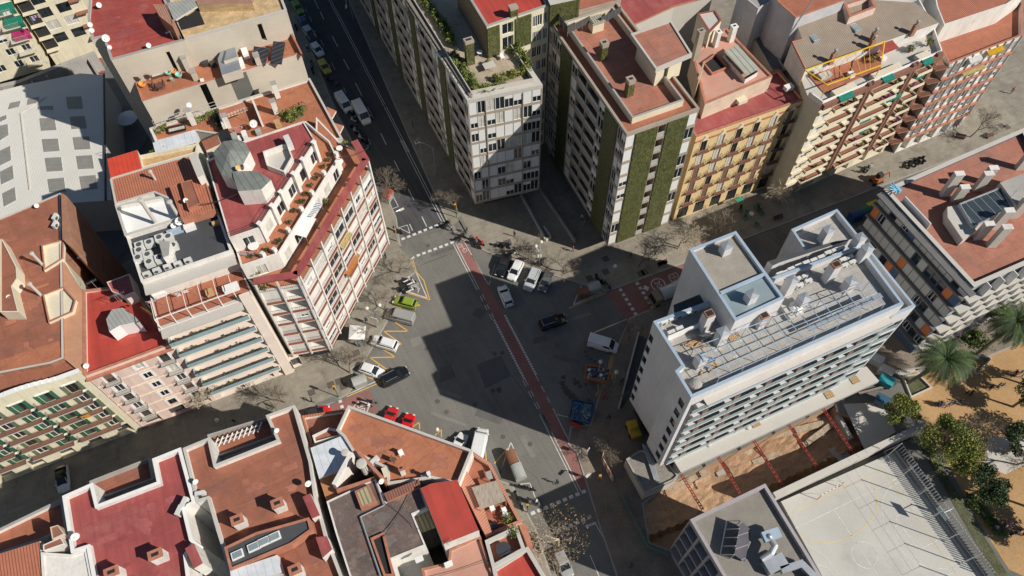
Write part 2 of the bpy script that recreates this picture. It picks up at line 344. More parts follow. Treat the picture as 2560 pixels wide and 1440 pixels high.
# ------------------------------------------------------------------ windows and walls
WM = {}
def wmesh(w, h, st):
    """window with its outside towards -y, origin at the lower left corner of the opening; returns (frame mesh, pane mesh)"""
    w = round(w, 1); h = round(h, 1); k = (w, h, st)
    if k in WM: return WM[k]
    f = MB(); g = MB(); fr = Fr((0, 0), (w, 0)); fm = {'b': frame_br, 'd': frame_dk}.get(st[-1] if st[-1] in 'bd' and len(st) > 1 else '', frame_w)
    base = st.rstrip('bd') if st not in ('b', 'd') else st
    D, t = -.12, .07
    def bar(a0, a1, z0, z1, o0=D-.05, o1=D+.05, m=None): f.fbox(fr, a0, a1, o0, o1, z0, z1, m or fm)
    if base == 'roll':                 # closed roller blind
        bar(0, w, 0, h, -.14, -.06, {'b': blindb, 'd': blindg}.get(st[-1], blindm))
    else:
        n = {'w1': 1, 'w2': 2, 'w3': 3, 'w4': 4, 'h2': 2, 'q2': 2, 'h3': 3, 'gs': 2, 'gt': 2, 'ps': 1, 'cur': 2}.get(base, 2)
        for a in range(n+1): bar(max(0, w*a/n-t/2-(.0 if a else -t/2)), min(w, w*a/n+t/2+(0 if a < n else -t/2)) if 0 < a < n else (t if a == 0 else w), t, h-t) if 0 < a < n else bar(0 if a == 0 else w-t, t if a == 0 else w, t, h-t)
        bar(0, w, 0, t); bar(0, w, h-t, h)
        g.fbox(fr, t, w-t, D-.02, D, t, h-t, curtain if base == 'cur' else glass)
        if base[0] == 'h': bar(.02, w-.02, h*.45, h-.02, -.1, -.05, {'b': blindb, 'd': blindg}.get(st[-1], blindm))
        if base[0] == 'q': bar(.02, w-.02, h*.72, h-.02, -.1, -.05, {'b': blindb, 'd': blindg}.get(st[-1], blindm))
        if base in ('gs', 'gt'):       # louvred shutters folded back on the wall
            m = greenshut if base == 'gs' else greenshut2
            for a in (-w*.42, w+.02): f.fbox(fr, a, a+w*.4, .02, .07, 0, h, m)
            if base == 'gs': bar(.05, w*.45, .05, h-.05, -.1, -.05, m)
    me = (f.mesh('window'), g.mesh('pane') if g.f else None, f, g)
    WM[k] = me; return me
COUNT = {}; OVER = {}
def put_window(root, fr, a, z, w, h, st, name=None):
    me = wmesh(w, h, st); nm = name or ('roller_blind' if st.startswith('roll') else 'window')
    k = (root, nm); COUNT[k] = COUNT.get(k, 0)+1
    p = fr.p(a, 0, z)
    if COUNT[k] > 90:
        OVER.setdefault(k, []).append((Matrix.Translation(p) @ Matrix.Rotation(fr.rot, 4, 'Z'), me)); return
    o = place(nm, me[0], root, p, fr.rot)
    if me[1]:
        q = bpy.data.objects.new('pane', me[1]); COL.objects.link(q); q.parent = o
def flush_over():
    for (root, nm), lst in OVER.items():
        mb = MB()
        for mt, me in lst: mb.merge(me[2], mt); mb.merge(me[3], mt)
        mb.build(nm, root, kind='stuff')
def wall(mb, fr, z0, z1, cells, m, depth=.22, back=None, o=0, a_lo=0, a_hi=None):
    """a wall face with openings (a0,a1,z0,z1) cut through it, with reveals"""
    L = fr.L if a_hi is None else a_hi
    cs = [(max(a_lo, c[0]), min(L, c[1]), max(z0, c[2]), min(z1, c[3])) for c in cells]; cs = [c for c in cs if c[1]-c[0] > .05 and c[3]-c[2] > .05]
    A = sorted({a_lo, L, *[round(c[0], 3) for c in cs], *[round(c[1], 3) for c in cs]}); Z = sorted({z0, z1, *[round(c[2], 3) for c in cs], *[round(c[3], 3) for c in cs]})
    for j in range(len(Z)-1):
        zm = (Z[j]+Z[j+1])/2; run = None
        for i in range(len(A)-1):
            am = (A[i]+A[i+1])/2
            inside = any(c[0] < am < c[1] and c[2] < zm < c[3] for c in cs)
            if not inside and run is None: run = A[i]
            if (inside or i == len(A)-2) and run is not None:
                e = A[i] if inside else A[i+1]
                mb.add([fr.p(run, o, Z[j]), fr.p(e, o, Z[j]), fr.p(e, o, Z[j+1]), fr.p(run, o, Z[j+1])], [(0, 1, 2, 3)], m); run = None
    for c in cs:
        a0, a1, b0, b1 = c
        F = [fr.p(a0, o, b0), fr.p(a1, o, b0), fr.p(a1, o, b1), fr.p(a0, o, b1)]; Bk = [fr.p(a0, o-depth, b0), fr.p(a1, o-depth, b0), fr.p(a1, o-depth, b1), fr.p(a0, o-depth, b1)]
        mb.add(F+Bk, [(0, 4, 5, 1), (1, 5, 6, 2), (2, 6, 7, 3), (3, 7, 4, 0)], m)
        if back: mb.add(Bk, [(0, 1, 2, 3)], back)
def inset(poly, t):
    p = [Vector((v[0], v[1])) for v in poly]; n = len(p); out = []
    for i in range(n):
        a = (p[i]-p[i-1]).normalized(); b = (p[(i+1) % n]-p[i]).normalized()
        na = Vector((-a.y, a.x)); nb = Vector((-b.y, b.x)); s = na+nb
        k = s.length_squared
        out.append(p[i]+s*(2*t/k) if k > .3 else p[i]+na*t)
    return out
def ccw(p):
    p = [Vector((v[0], v[1])) for v in p]
    return p if poly_area(p) > 0 else p[::-1]
def ring(mb, poly, t, z0, z1, m, cap=None, over=0.0, ct=.08, skip=()):
    """parapet round a CCW polygon, with a coping"""
    a = poly; b = inset(poly, t); n = len(a); ao = inset(poly, -over) if cap else a; bo = inset(poly, t+over) if cap else b
    for i in range(n):
        if i in skip: continue
        j = (i+1) % n
        mb.hexa([(a[i].x, a[i].y, z0), (a[j].x, a[j].y, z0), (b[j].x, b[j].y, z0), (b[i].x, b[i].y, z0)], [(a[i].x, a[i].y, z1), (a[j].x, a[j].y, z1), (b[j].x, b[j].y, z1), (b[i].x, b[i].y, z1)], m)
        if cap: mb.hexa([(ao[i].x, ao[i].y, z1+.002), (ao[j].x, ao[j].y, z1+.002), (bo[j].x, bo[j].y, z1+.002), (bo[i].x, bo[i].y, z1+.002)], [(ao[i].x, ao[i].y, z1+ct), (ao[j].x, ao[j].y, z1+ct), (bo[j].x, bo[j].y, z1+ct), (bo[i].x, bo[i].y, z1+ct)], cap)
def vol(root, poly, ztop, zbase, wm, rm, ph=.9, pt=.25, pm=None, cap=None, over=.04, fac={}, nowall=(), holes=(), skip=(), wname='wall', rname='roof'):
    """one storeyed volume: walls per edge (with facade functions), roof and parapet; poly in world metres, CCW; ztop = top of the parapet"""
    poly = [Vector((v[0], v[1])) for v in poly]
    if poly_area(poly) < 0: print('CLOCKWISE', root.name, [tuple(round(c, 1) for c in v) for v in poly])
    zr = ztop-ph; wmb = MB()
    for i in range(len(poly)):
        if i in nowall: continue
        fr = Fr(poly[i], poly[(i+1) % len(poly)])
        cells = fac[i](root, fr) if i in fac else []
        wall(wmb, fr, zbase, zr if ph > 0 else ztop, cells, wm)
    wmb.build(wname, root)
    r = MB(); r.sheet(inset(poly, .01), zr, rm, holes); ro = r.build(rname, root)
    if ph > 0:
        p = MB(); ring(p, poly, pt, zr+.001, ztop-(.08 if cap else 0), pm or wm, cap, over, skip=skip); p.build('parapet', root)
    return zr
def railing(mb, pts, z, h=1.0, m=None, step=.16, r=.018, bars=True, rails=(1, .08)):
    """a railing along world points at floor level z"""
    m = m or rail_dk
    for i in range(len(pts)-1):
        a = Vector((pts[i][0], pts[i][1], z)); b = Vector((pts[i+1][0], pts[i+1][1], z)); L = (b-a).length
        if L < .05: continue
        for k in rails: mb.tube(a+Vector((0, 0, h*k)), b+Vector((0, 0, h*k)), r*1.3, m, 4, cap=False)
        n = max(1, int(L/step)) if bars else max(1, int(L/1.2))
        for j in range(n+1): q = a+(b-a)*j/n; mb.tube(q, q+Vector((0, 0, h)), r if bars else r*1.3, m, 3, cap=False)
def balcony(root, fr, a0, a1, z, d=.9, slab=None, rm=None, h=1.0, t=.14, step=.2, solid=None, edge=None, glassp=None):
    k = (root, 'balcony'); COUNT[k] = COUNT.get(k, 0)+1
    if COUNT[k] > 95: return
    s = MB(); s.fbox(fr, a0, a1, .003, d, z-t, z, slab or white)
    if edge: s.fbox(fr, a0-.01, a1+.01, d+.001, d+.04, z-t-.02, z+.05, edge)
    b = s.build('balcony', root); q = MB(); pts = [fr.p(a0+.04, .02, 0), fr.p(a0+.04, d-.04, 0), fr.p(a1-.04, d-.04, 0), fr.p(a1-.04, .02, 0)]
    if solid:
        for u, v in ((0, 1), (1, 2), (2, 3)):
            f2 = Fr(pts[u], pts[v]); q.fbox(f2, 0, f2.L, -.06, .02, z+.005, z+h, solid)
    else: railing(q, pts, z, h, rm, step)
    q.build('railing', b)
def grid_fac(z0, fh, nf, bays, pick, zsill=.0, after=None):
    """returns a facade function: nf floors from z0, bays = list of (centre fraction, width m)"""
    def f(root, fr):
        cells = []
        for i in range(nf):
            for j, (c, w) in enumerate(bays):
                r = pick(i, j)
                if not r: continue
                st, sill, h = r[:3]; a = fr.L*c-w/2; z = z0+i*fh+sill
                cells.append((a, a+w, z, z+h)); put_window(root, fr, a, z, w, h, st)
        if after: cells += after(root, fr) or []
        return cells
    return f
def bays(n, w, m0=0, m1=0): return [(m0+(1-m0-m1)*(i+.5)/n, w) for i in range(n)]
rnd = random.Random(3)
def pickw(*opts): return lambda i, j: rnd.choice(opts)
# ------------------------------------------------------------------ ground
def struct(name, mb, **k):
    o = bpy.data.objects.new(name, mb.mesh(name)); COL.objects.link(o); o['kind'] = 'structure'; WL[o] = (0, 0, 0); return o
PIT = W('Z 1655,1195 Z 2110,935 Z 2310,1075 Z 2190,1150 Z 1760,1310 Z 1668,1390 Z 1560,1430 Z 1600,1250', 0)
PIT = W('L 150,905 L 190,870 L 1190,395 L 1200,440 L 1660,600 L 860,960 L 330,1330 L 60,1235 L 20,1000', 0)
g = MB(); far = 420
g.sheet([(-far, -60), (far, -60), (far, far), (-far, far)], 0, asphalt, holes=[ccw(PIT)]); struct('ground', g)
def sheet_obj(name, specs, z, m):
    mb = MB()
    for i, s in enumerate(specs): mb.sheet(ccw(W(s, z)), z, m)
    return struct(name, mb)
def slab(name, s, z, m, edge=kerbstone, zb=0.0):
    p = ccw(W(s, z)); mb = MB(); mb.prism(p, zb-.05, z, edge, cap=False); q = inset(p, .22)
    n = len(p)
    for i in range(n):
        j = (i+1) % n; mb.add([(p[i].x, p[i].y, z), (p[j].x, p[j].y, z), (q[j].x, q[j].y, z), (q[i].x, q[i].y, z)], [(0, 1, 2, 3)], edge)
    mb.sheet(q, z, m); return struct(name, mb)
# carriageways in different tarmac
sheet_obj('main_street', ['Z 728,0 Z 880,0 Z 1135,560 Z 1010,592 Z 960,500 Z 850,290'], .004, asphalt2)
slab('pavement_west', 'Z 600,0 Z 728,-20 Z 765,90 Z 845,290 Z 925,430 Z 948,500 Z 975,506 Z 992,545 F 1890,930 F 1900,985 F 2000,1115 F 2045,1250 F 1975,1310 J 1790,370 J 1560,770 J 1440,840 J 1470,990 J 1400,1085 J 1180,1200 Z 700,1068 Z 400,1190 Z -60,1370 Z -60,900 Z 400,600', .13, paving)
slab('pavement_north', 'Z 862,-20 Z 1300,-20 Z 2700,-20 Z 2700,280 Z 2560,330 Z 2226,457 Z 1898,583 Z 1712,657 Z 1548,719 Z 1514,728 Z 1496,723 Z 1464,714 Z 1366,682 Z 1311,664 Z 1240,640 Z 1178,612 Z 1140,590 Z 1120,560 Z 1020,340', .13, paving)
slab('pavement_east', 'Z 1561,1500 Z 1497,1312 Z 1470,1225 Z 1441,1132 O 850,560 O 870,440 O 1000,430 O 1040,300 K 1500,1100 K 1600,800 K 1690,600 K 1750,450 K 1790,360 Z 1680,748 Z 1990,640 Z 2300,500 Z 2560,375 Z 2700,340 Z 2700,800 Z 2450,900 Z 2200,935 Z 2050,960 L 190,800 L 150,905 L 20,1000 L 60,1235 L 330,1330 Z 1740,1500', .126, paving3)
slab('pavement_south', 'Z 1250,1200 Z 1282,1211 Z 1341,1324 Z 1385,1455 Z 1300,1500 Z 900,1500 Z 400,1500 Z 700,1300', .128, paving)
sheet_obj('slate_paving', ['F 1880,1010 F 1965,985 F 2020,1110 F 1990,1120', 'F 2400,800 F 2460,760 Z 1168,585 Z 1160,600', 'J 1090,1170 J 1300,1090 J 1320,1140 J 1100,1200', 'G 160,740 G 200,720 G 275,870 G 240,880'], .134, paving2)
sheet_obj('bike_lane', ['G 135,985 G 235,960 K 430,0 K 910,890 K 1180,1440 O 905,610 O 1010,840 O 935,865 O 690,360 K 800,935 K 340,0',
    'K 1570,130 K 1700,78 G 2330,1165 K 2400,60 K 2190,210 K 1870,332 K 1770,372', 'J 1395,1115 J 1610,1040 J 1640,1150 J 1690,1250 J 1240,1420 J 1100,1330 J 1200,1205'], .008, bike_red)
sheet_obj('asphalt_patches', ['K 350,800 K 580,715 K 670,905 K 430,1030', 'K 490,690 K 520,672 K 545,705 K 515,722', 'K 300,330 K 350,262 K 445,285 K 390,375'], .006, asphalt_new)
sheet_obj('sand_patches', ['K 1590,800 K 1620,700 K 1660,700 K 1630,830 K 1600,850'], .13+.006, sand)
# painted lines
pw = MB(); py = MB()
def line(mb, s, w, m, z=.012, closed=False, dash=None):
    p = W(s, z); p = p+[p[0]] if closed else p
    for i in range(len(p)-1):
        a, b = p[i], p[i+1]; d = (b-a); L = d.length; d.normalize(); n = Vector((-d.y, d.x, 0))*w/2
        segs = [(0, L)] if not dash else [(t, min(L, t+dash[0])) for t in [k*(dash[0]+dash[1]) for k in range(int(L/(dash[0]+dash[1]))+1)]]
        for t0, t1 in segs:
            A, B = a+d*t0, a+d*t1; mb.add([A-n, B-n, B+n, A+n], [(0, 1, 2, 3)], m)
def squares(s, n, w=.5, z=.012, m=paint_w, l=None):
    p = W(s, z); a, b = p; d = (b-a).normalized(); nn = Vector((-d.y, d.x, 0)); l = l or w
    for i in range(n):
        c = a+(b-a)*i/(n-1); pw.add([c-d*l/2-nn*w/2, c+d*l/2-nn*w/2, c+d*l/2+nn*w/2, c-d*l/2+nn*w/2], [(0, 1, 2, 3)], m)
for s in ('B 630,0 670,85', 'B 685,110 718,185', 'B 798,340 848,440', 'B 905,560 958,660', 'B 1020,790 1078,905', 'B 1133,1015 1188,1120', 'B 1258,1262 1310,1370', 'F 1840,195 1890,295', 'F 1972,462 2025,568', 'F 2102,725 2148,820', 'F 1985,795 2015,860'): line(pw, s, .14, paint_w)
for s in ('B 540,70 560,120', 'B 580,155 605,205', 'B 690,375 715,435', 'B 790,590 825,660', 'B 905,830 930,880', 'B 1140,1315 1165,1370', 'B 470,0 540,150', 'B 615,305 655,390'): line(pw, s, .1, paint_w)
line(pw, 'B 765,0 880,215 1510,1440', .1, paint_w); line(pw, 'B 785,0 900,215 1530,1440', .1, paint_w)
line(pw, 'F 1895,0 2290,775', .1, paint_w); line(pw, 'F 1920,0 2318,780', .1, paint_w)
for s in ('G 128,990 350,1420', 'G 150,982 372,1415', 'G 300,1090 460,1372 520,1180'): line(pw, s, .12, paint_w)
line(pw, 'G 460,1375 G 480,1340', .12, paint_w)
for s in ('K 380,150 405,200', 'K 400,135 425,185', 'K 422,237 446,285', 'K 442,228 466,275', 'K 465,322 493,373', 'K 488,315 512,362', 'K 783,945 815,1010', 'K 803,935 835,998', 'K 837,1055 868,1115', 'K 860,1047 890,1105', 'K 890,1163 925,1225', 'K 915,1155 946,1217', 'K 900,890 935,960', 'K 958,1003 990,1062', 'K 1013,1108 1042,1162'): line(pw, s, .11, paint_w)
line(pw, 'K 943,1270 1030,1440', .12, paint_w); line(pw, 'K 968,1262 1055,1440', .12, paint_w)
line(pw, 'O 662,362 920,875', .12, paint_w); line(pw, 'O 682,357 938,870', .12, paint_w)
line(pw, 'K 1070,1215 1180,1440 O 905,612', .12, paint_w); line(pw, 'O 775,362 870,385 980,432', .12, paint_w)
line(pw, 'O 1040,1095 1230,1440', .12, paint_w); line(pw, 'O 1058,1090 1248,1440', .12, paint_w)
line(pw, 'O 905,1105 925,1165', .12, paint_w); line(pw, 'O 1000,1300 1060,1440', .12, paint_w)
line(pw, 'O 970,1110 1040,1085', .35, paint_w)
squares('K 515,382 795,930', 25, .34); squares('K 618,340 905,888', 26, .34)
squares('F 1925,935 2290,790', 8, .48, l=.62); squares('F 2015,1112 2440,952', 9, .48, l=.62)
squares('K 1712,95 1852,320', 6, .55, l=.55); squares('K 1870,32 2012,260', 6, .55, l=.55)
squares('O 620,1020 1000,860', 10, .5, l=.65); squares('O 790,1140 995,1048', 6, .5, l=.65)
squares('J 1330,1150 1345,1200', 2, .5)
line(pw, 'K 1345,42 1262,237 1540,112', .16, paint_w)
for s in ('K 1460,500 1770,372',): line(pw, s, .16, paint_w, z=.013)
line(pw, 'F 2048,1255 J 2152,170 1925,95', .14, paint_w)
line(pw, 'J 1420,1075 1700,945 1480,870', .14, paint_w)
line(pw, 'N 2150,345 2278,635', .14, paint_w); line(pw, 'N 2150,345 2060,600', .14, paint_w); line(pw, 'N 2220,690 2305,680 2370,850', .12, paint_w)
line(pw, 'G 225,955 K 430,0', .1, paint_w)
line(pw, 'F 1800,660 1880,630 1790,455', .1, paint_w); line(pw, 'F 1885,830 1965,805 1990,885 1885,830', .1, paint_w)
for k in range(7): line(pw, 'J %d,%d %d,%d' % (2000+k*14, 95+k*3-40, 2075-k*2, 30+k*16), .08, paint_w)
line(py, 'F 2015,1125 2050,1250 2120,1330 J 2178,188 1925,108', .15, paint_y)
line(py, 'J 1850,400 1970,485 1740,485 1908,606 1730,655 1850,730 1610,735 1785,858', .16, paint_y)
line(py, 'J 1860,250 1900,262 1905,285', .15, paint_y); line(py, 'J 2050,225 2095,245 2030,240', .15, paint_y)
line(py, 'J 1390,1105 1720,965', .15, paint_y); line(py, 'J 1500,880 1640,940', .15, paint_y)
line(py, 'K 1222,268 1575,120', .16, paint_y); line(py, 'K 1465,492 1765,372', .16, paint_y)
line(py, 'N 1340,225 1400,182 1405,240', .15, paint_y); line(py, 'N 1530,290 1582,240 1582,305', .15, paint_y)
line(py, 'N 1940,385 1950,500', .15, paint_y); line(py, 'N 2125,395 2015,520', .15, paint_y); line(py, 'N 2090,500 2060,600', .15, paint_y)
line(py, 'O 1040,240 1060,200 1050,160', .2, paint_y); line(py, 'K 1600,880 1640,890 1630,940', .2, paint_y, z=.14)
gl = MB()
for s in ('G 460,1375 545,1120', 'G 590,1320 640,1200', 'G 660,1400 730,1300', 'K 640,60 680,60 720,-30'): line(gl, s, .1, paint_g)
struct('road_markings_green', gl)
struct('road_markings_yellow', py)
# the speed roundel and the bicycle box on the red paving
def arc_line(mb, c, r, w, m, z, a0=0, a1=2*math.pi, n=32, sx=1, rot=0):
    P = []
    for i in range(n+1):
        t = a0+(a1-a0)*i/n; P.append((r*math.cos(t)*sx, r*math.sin(t)))
    ca, sa = math.cos(rot), math.sin(rot)
    for i in range(n):
        (x0, y0), (x1, y1) = P[i], P[i+1]; k = (r-w)/r
        q = [(x0, y0), (x1, y1), (x1*k, y1*k), (x0*k, y0*k)]
        mb.add([(c.x+x*ca-y*sa, c.y+x*sa+y*ca, z) for x, y in q], [(3, 2, 1, 0)], m)
def text_mesh(s, c, size, rot, z, m, name=None, parent=None, upright=None):
    cu = bpy.data.curves.new('t', 'FONT'); cu.body = s; cu.size = size; cu.align_x = 'CENTER'; cu.align_y = 'CENTER'; cu.fill_mode = 'FRONT'
    ob = bpy.data.objects.new('t', cu); COL.objects.link(ob); dg = bpy.context.evaluated_depsgraph_get(); me = bpy.data.meshes.new_from_object(ob.evaluated_get(dg))
    bpy.data.objects.remove(ob); out = MB(); ca, sa = math.cos(rot), math.sin(rot)
    out.add([(c.x+v.co.x*ca-v.co.y*sa, c.y+v.co.x*sa+v.co.y*ca, z) for v in me.vertices], [tuple(p.vertices) for p in me.polygons], m); return out
c = W1('K 2067,42', .016); arc_line(pw, c, 1.25, .17, paint_w, .016)
pw.merge(text_mesh('30', c, 1.45, G_ANG-math.pi/2, .018, paint_w))
line(pw, 'G 2160,1285 2235,1255 2275,1310 2195,1345', .14, paint_w, z=.016, closed=True)
for cc in ('G 2200,1290', 'G 2235,1310', 'G 190,1000', 'G 235,1045'):
    arc_line(pw, W1(cc, .016), .42, .08, paint_w, .016, n=14)
line(pw, 'G 2200,1290 2220,1285 2235,1310', .08, paint_w, z=.017); line(pw, 'G 190,1000 215,1010 235,1045', .08, paint_w, z=.017)
c = W1('J 1525,1215', .016); arc_line(pw, c, 1.2, .17, paint_w, .016); pw.merge(text_mesh('30', c, 1.4, G_ANG-math.pi/2, .018, paint_w))
line(pw, 'G 1960,1385 1945,1420', .9, paint_w, z=.016)
struct('road_markings_white', pw)
oil = MB(); ro = random.Random(31); om = mat('oil_stain', (.07, .063, .055), .7, .2)
def blob(s, r, z=.006, mtl=None, el=1.0):
    p = W1(s, z); n = 14; a0 = ro.uniform(0, 6); oil.sheet([(p.x+r*el*math.cos(a0+t)*q, p.y+r*math.sin(a0+t)*q) for t, q in [(2*math.pi*i/n, ro.uniform(.55, 1.25)) for i in range(n)]], z, mtl or om)
for s, r in (('K 1170,920', .5), ('K 1160,980', .55), ('K 1185,1030', .6), ('K 1215,1065', .55), ('K 1250,1100', .55), ('K 1285,1130', .5), ('K 1300,1145', .3), ('K 1275,940', .35), ('K 1290,975', .5), ('K 1325,1005', .4), ('K 1385,990', .3), ('K 1420,1150', .5), ('K 1380,680', .28), ('K 1395,720', .28), ('K 1430,750', .3), ('K 1465,770', .25), ('O 780,820', .3), ('K 560,1040', .5), ('K 500,1050', .4)): blob(s, r)
dk2 = mat('tar_joint', (.07, .068, .065), .8)
for s in ('K 0,965 140,920 90,790', 'K 400,1030 640,920 770,885', 'F 1910,955 2300,850', 'F 2120,1170 2230,1130 2330,1090', 'F 1990,1050 2010,1190', 'K 1040,1400 900,1200 680,905', 'J 2210,830 2270,970 2415,915 2360,770', 'O 430,620 640,780 700,900', 'K 0,640 300,560', 'F 1900,1260 2400,1070'): line(oil, s, .06, dk2, .007)
for i in range(150):
    p = ray(ro.uniform(1010, 1500), ro.uniform(620, 1250), .007); r = ro.uniform(.03, .12); oil.sheet([(p.x+r*math.cos(t), p.y+r*math.sin(t)*.7) for t in [k for k in (0, 1, 2, 3, 4, 5)]], .0075, dk2)
struct('tar_stains', oil)
# the excavation
pit = MB(); pp = ccw(PIT); n = len(pp); ZP = -4.0
for i in range(n):
    j = (i+1) % n; pit.add([(pp[i].x, pp[i].y, 0), (pp[j].x, pp[j].y, 0), (pp[j].x, pp[j].y, ZP), (pp[i].x, pp[i].y, ZP)], [(0, 1, 2, 3)], soil)
gx0, gx1 = min(v.x for v in pp), max(v.x for v in pp); gy0, gy1 = min(v.y for v in pp), max(v.y for v in pp)
rr = random.Random(5); NXg = 60; NYg = 40; V = []
for j in range(NYg+1):
    for i in range(NXg+1):
        x = gx0+(gx1-gx0)*i/NXg; y = gy0+(gy1-gy0)*j/NYg
        t = (x-gx0)/(gx1-gx0); V.append((x, y, ZP+.35*math.sin(x*.5)*math.cos(y*.6)+rr.uniform(-.12, .12)+(1.3 if (y-gy0)/(gy1-gy0)-t*.75 > .12 else 0)+max(0, 2.4-t*9)))
F_ = [(j*(NXg+1)+i, j*(NXg+1)+i+1, (j+1)*(NXg+1)+i+1, (j+1)*(NXg+1)+i) for j in range(NYg) for i in range(NXg)]
pit.add(V, F_, soil)
for s, wd, zz in (('L 660,620 L 1230,480', 1.0, -2.3), ('L 1000,640 L 1215,480', .8, -1.9), ('L 130,940 L 420,790', .8, -1.2), ('L 690,750 L 920,660', .9, -2.6), ('L 470,820 L 660,740', .7, -2.7), ('L 1190,410 L 1290,600', .6, -.6)):
    a, b = W(s, zz); f_ = Fr(a, b); pit.fbox(f_, 0, f_.L, -wd/2, wd/2, -4.4, zz, soilg if wd > .75 else concrete)
for s, r, zz in (('L 380,850', 1.2, -2.4), ('L 520,800', 1.4, -2.5), ('L 640,700', 1.2, -2.3), ('L 800,640', 1.3, -2.3), ('L 950,560', 1.2, -2.2), ('L 300,900', 1.1, -1.8), ('L 1120,520', 1.3, -2.2)):
    p = W1(s, zz); pit.ball((p.x, p.y, zz-.75), r*1.6, soilg, 16, .1)
struct('excavation_floor', pit)
# ------------------------------------------------------------------ buildings
def root_at(name, label, cat, poly, group=None):
    n = len(poly); return thing(name, label, cat, (sum(v[0] for v in poly)/n, sum(v[1] for v in poly)/n, 0), group)
def strips(pattern, z0, fh, nf, wpick, gpanel=greentile, h=2.3, sill=.45):
    """facade from vertical strips: (kind, width fraction); w = windows, g = glazed tile panel, L = loggia, . = plain"""
    def f(root, fr):
        cells = []; tot = sum(p[1] for p in pattern); a = 0
        pm = MB()
        for kind, wd in pattern:
            b = a+wd/tot*fr.L
            if kind == 'g': pm.fbox(fr, a+.05, b-.05, .004, .14, z0+.1, z0+nf*fh-.15, gpanel)
            for i in range(nf):
                z = z0+i*fh
                if kind == 'w':
                    n = max(1, round((b-a)/1.5)); ww = (b-a-.1)/n
                    for q in range(n):
                        a0 = a+.05+q*ww; st = wpick(i, q); cells.append((a0+.03, a0+ww-.03, z+sill, z+sill+h)); put_window(root, fr, a0+.03, z+sill, ww-.06, h, st)
                elif kind == 'L':
                    cells.append((a+.12, b-.12, z+.25, z+fh-.3, 1.3, shopdk))
                    lm = MB(); lm.fbox(fr, a+.14, b-.14, -.12, -.05, z+.25, z+1.15, panelgrey); lm.build('balustrade', root)
                    put_window(root, Fr(fr.p(0, -1.25, 0), fr.p(fr.L, -1.25, 0)), a+.4, z+.3, min(2.0, b-a-.9), 2.0, rnd.choice(['w2', 'h2', 'roll']))
            a = b
        pm.build('tiled_panel', root)
        return cells
    return f
_w0 = wall
def wall(mb, fr, z0, z1, cells, m, depth=.22, back=None, **k):
    _w0(mb, fr, z0, z1, [c[:4] for c in cells if len(c) == 4], m, depth, back, **k) if not any(len(c) > 4 for c in cells) else _wall2(mb, fr, z0, z1, cells, m, depth)
def _wall2(mb, fr, z0, z1, cells, m, depth):
    _w0(mb, fr, z0, z1, [c[:4] for c in cells], m, depth)
    for c in cells:
        if len(c) > 4:
            _a, _b, _c, _d = c[:4]; D = c[4]
            P = [fr.p(_a, -depth, _c), fr.p(_b, -depth, _c), fr.p(_b, -depth, _d), fr.p(_a, -depth, _d)]; Q = [fr.p(_a, -D, _c), fr.p(_b, -D, _c), fr.p(_b, -D, _d), fr.p(_a, -D, _d)]
            mb.add(P+Q, [(0, 4, 5, 1), (1, 5, 6, 2), (2, 6, 7, 3), (3, 7, 4, 0)], m); mb.add(Q, [(0, 1, 2, 3)], c[5])
def pilotis(root, poly, z, m=conc_dk, t=2.6, ncol=5, cm=None):
    c = MB(); c.prism(inset(poly, t), .1, z, shopdk, cap=False); c.build('ground_floor', root)
    u = MB(); u.add([(v.x, v.y, z) for v in poly], [tuple(reversed(range(len(poly))))], cm or taupe); u.build('soffit', root)
    k = MB()
    q = inset(poly, 3.4)
    for i in range(len(q)):
        a, b = q[i], q[(i+1) % len(q)]; n = max(1, int((b-a).length/6))
        for j in range(n): p = a+(b-a)*j/n; k.box((p.x, p.y, .1), .45, .45, z-.1, cm or taupe, G_ANG)
    k.build('column', root)
def chimney(root, s, z0, h, w, d, m, ang=None, cap=None, slot=True, topm=None):
    """s = survey point of the foot on the level z0"""
    p = W1(s, z0); ang = G_ANG if ang is None else ang; c = MB()
    c.box((p.x, p.y, z0), w, d, h, m, ang)
    cm = cap or m
    c.box((p.x, p.y, z0+h+.002), w+.16, d+.16, .14, cm, ang)
    if slot: c.box((p.x, p.y, z0+h+.145), w*.55, d*.4, .03, void, ang)
    if topm: c.box((p.x, p.y, z0+h*.8), w+.03, d+.03, h*.2, topm, ang)
    return c.build('chimney', root)
def pipe_chimney(root, s, z0, h, r, m=conc_lt):
    p = W1(s, z0); c = MB(); c.tube((p.x, p.y, z0), (p.x, p.y, z0+h), r, m, 10); c.lathe((p.x, p.y, z0+h), [(r*1.5, 0), (r*1.6, .25), (r*.9, .3)], m, 10); return c.build('chimney_pipe', root)
def top_box(root, s, ztop, zbase, wm, rm, ph=0, name='roof_box', **k):
    p = W(s, ztop); z = vol(root, p, ztop, zbase, wm, rm, ph, wname=name+'_wall' if False else 'wall', rname='roof', **k); return p
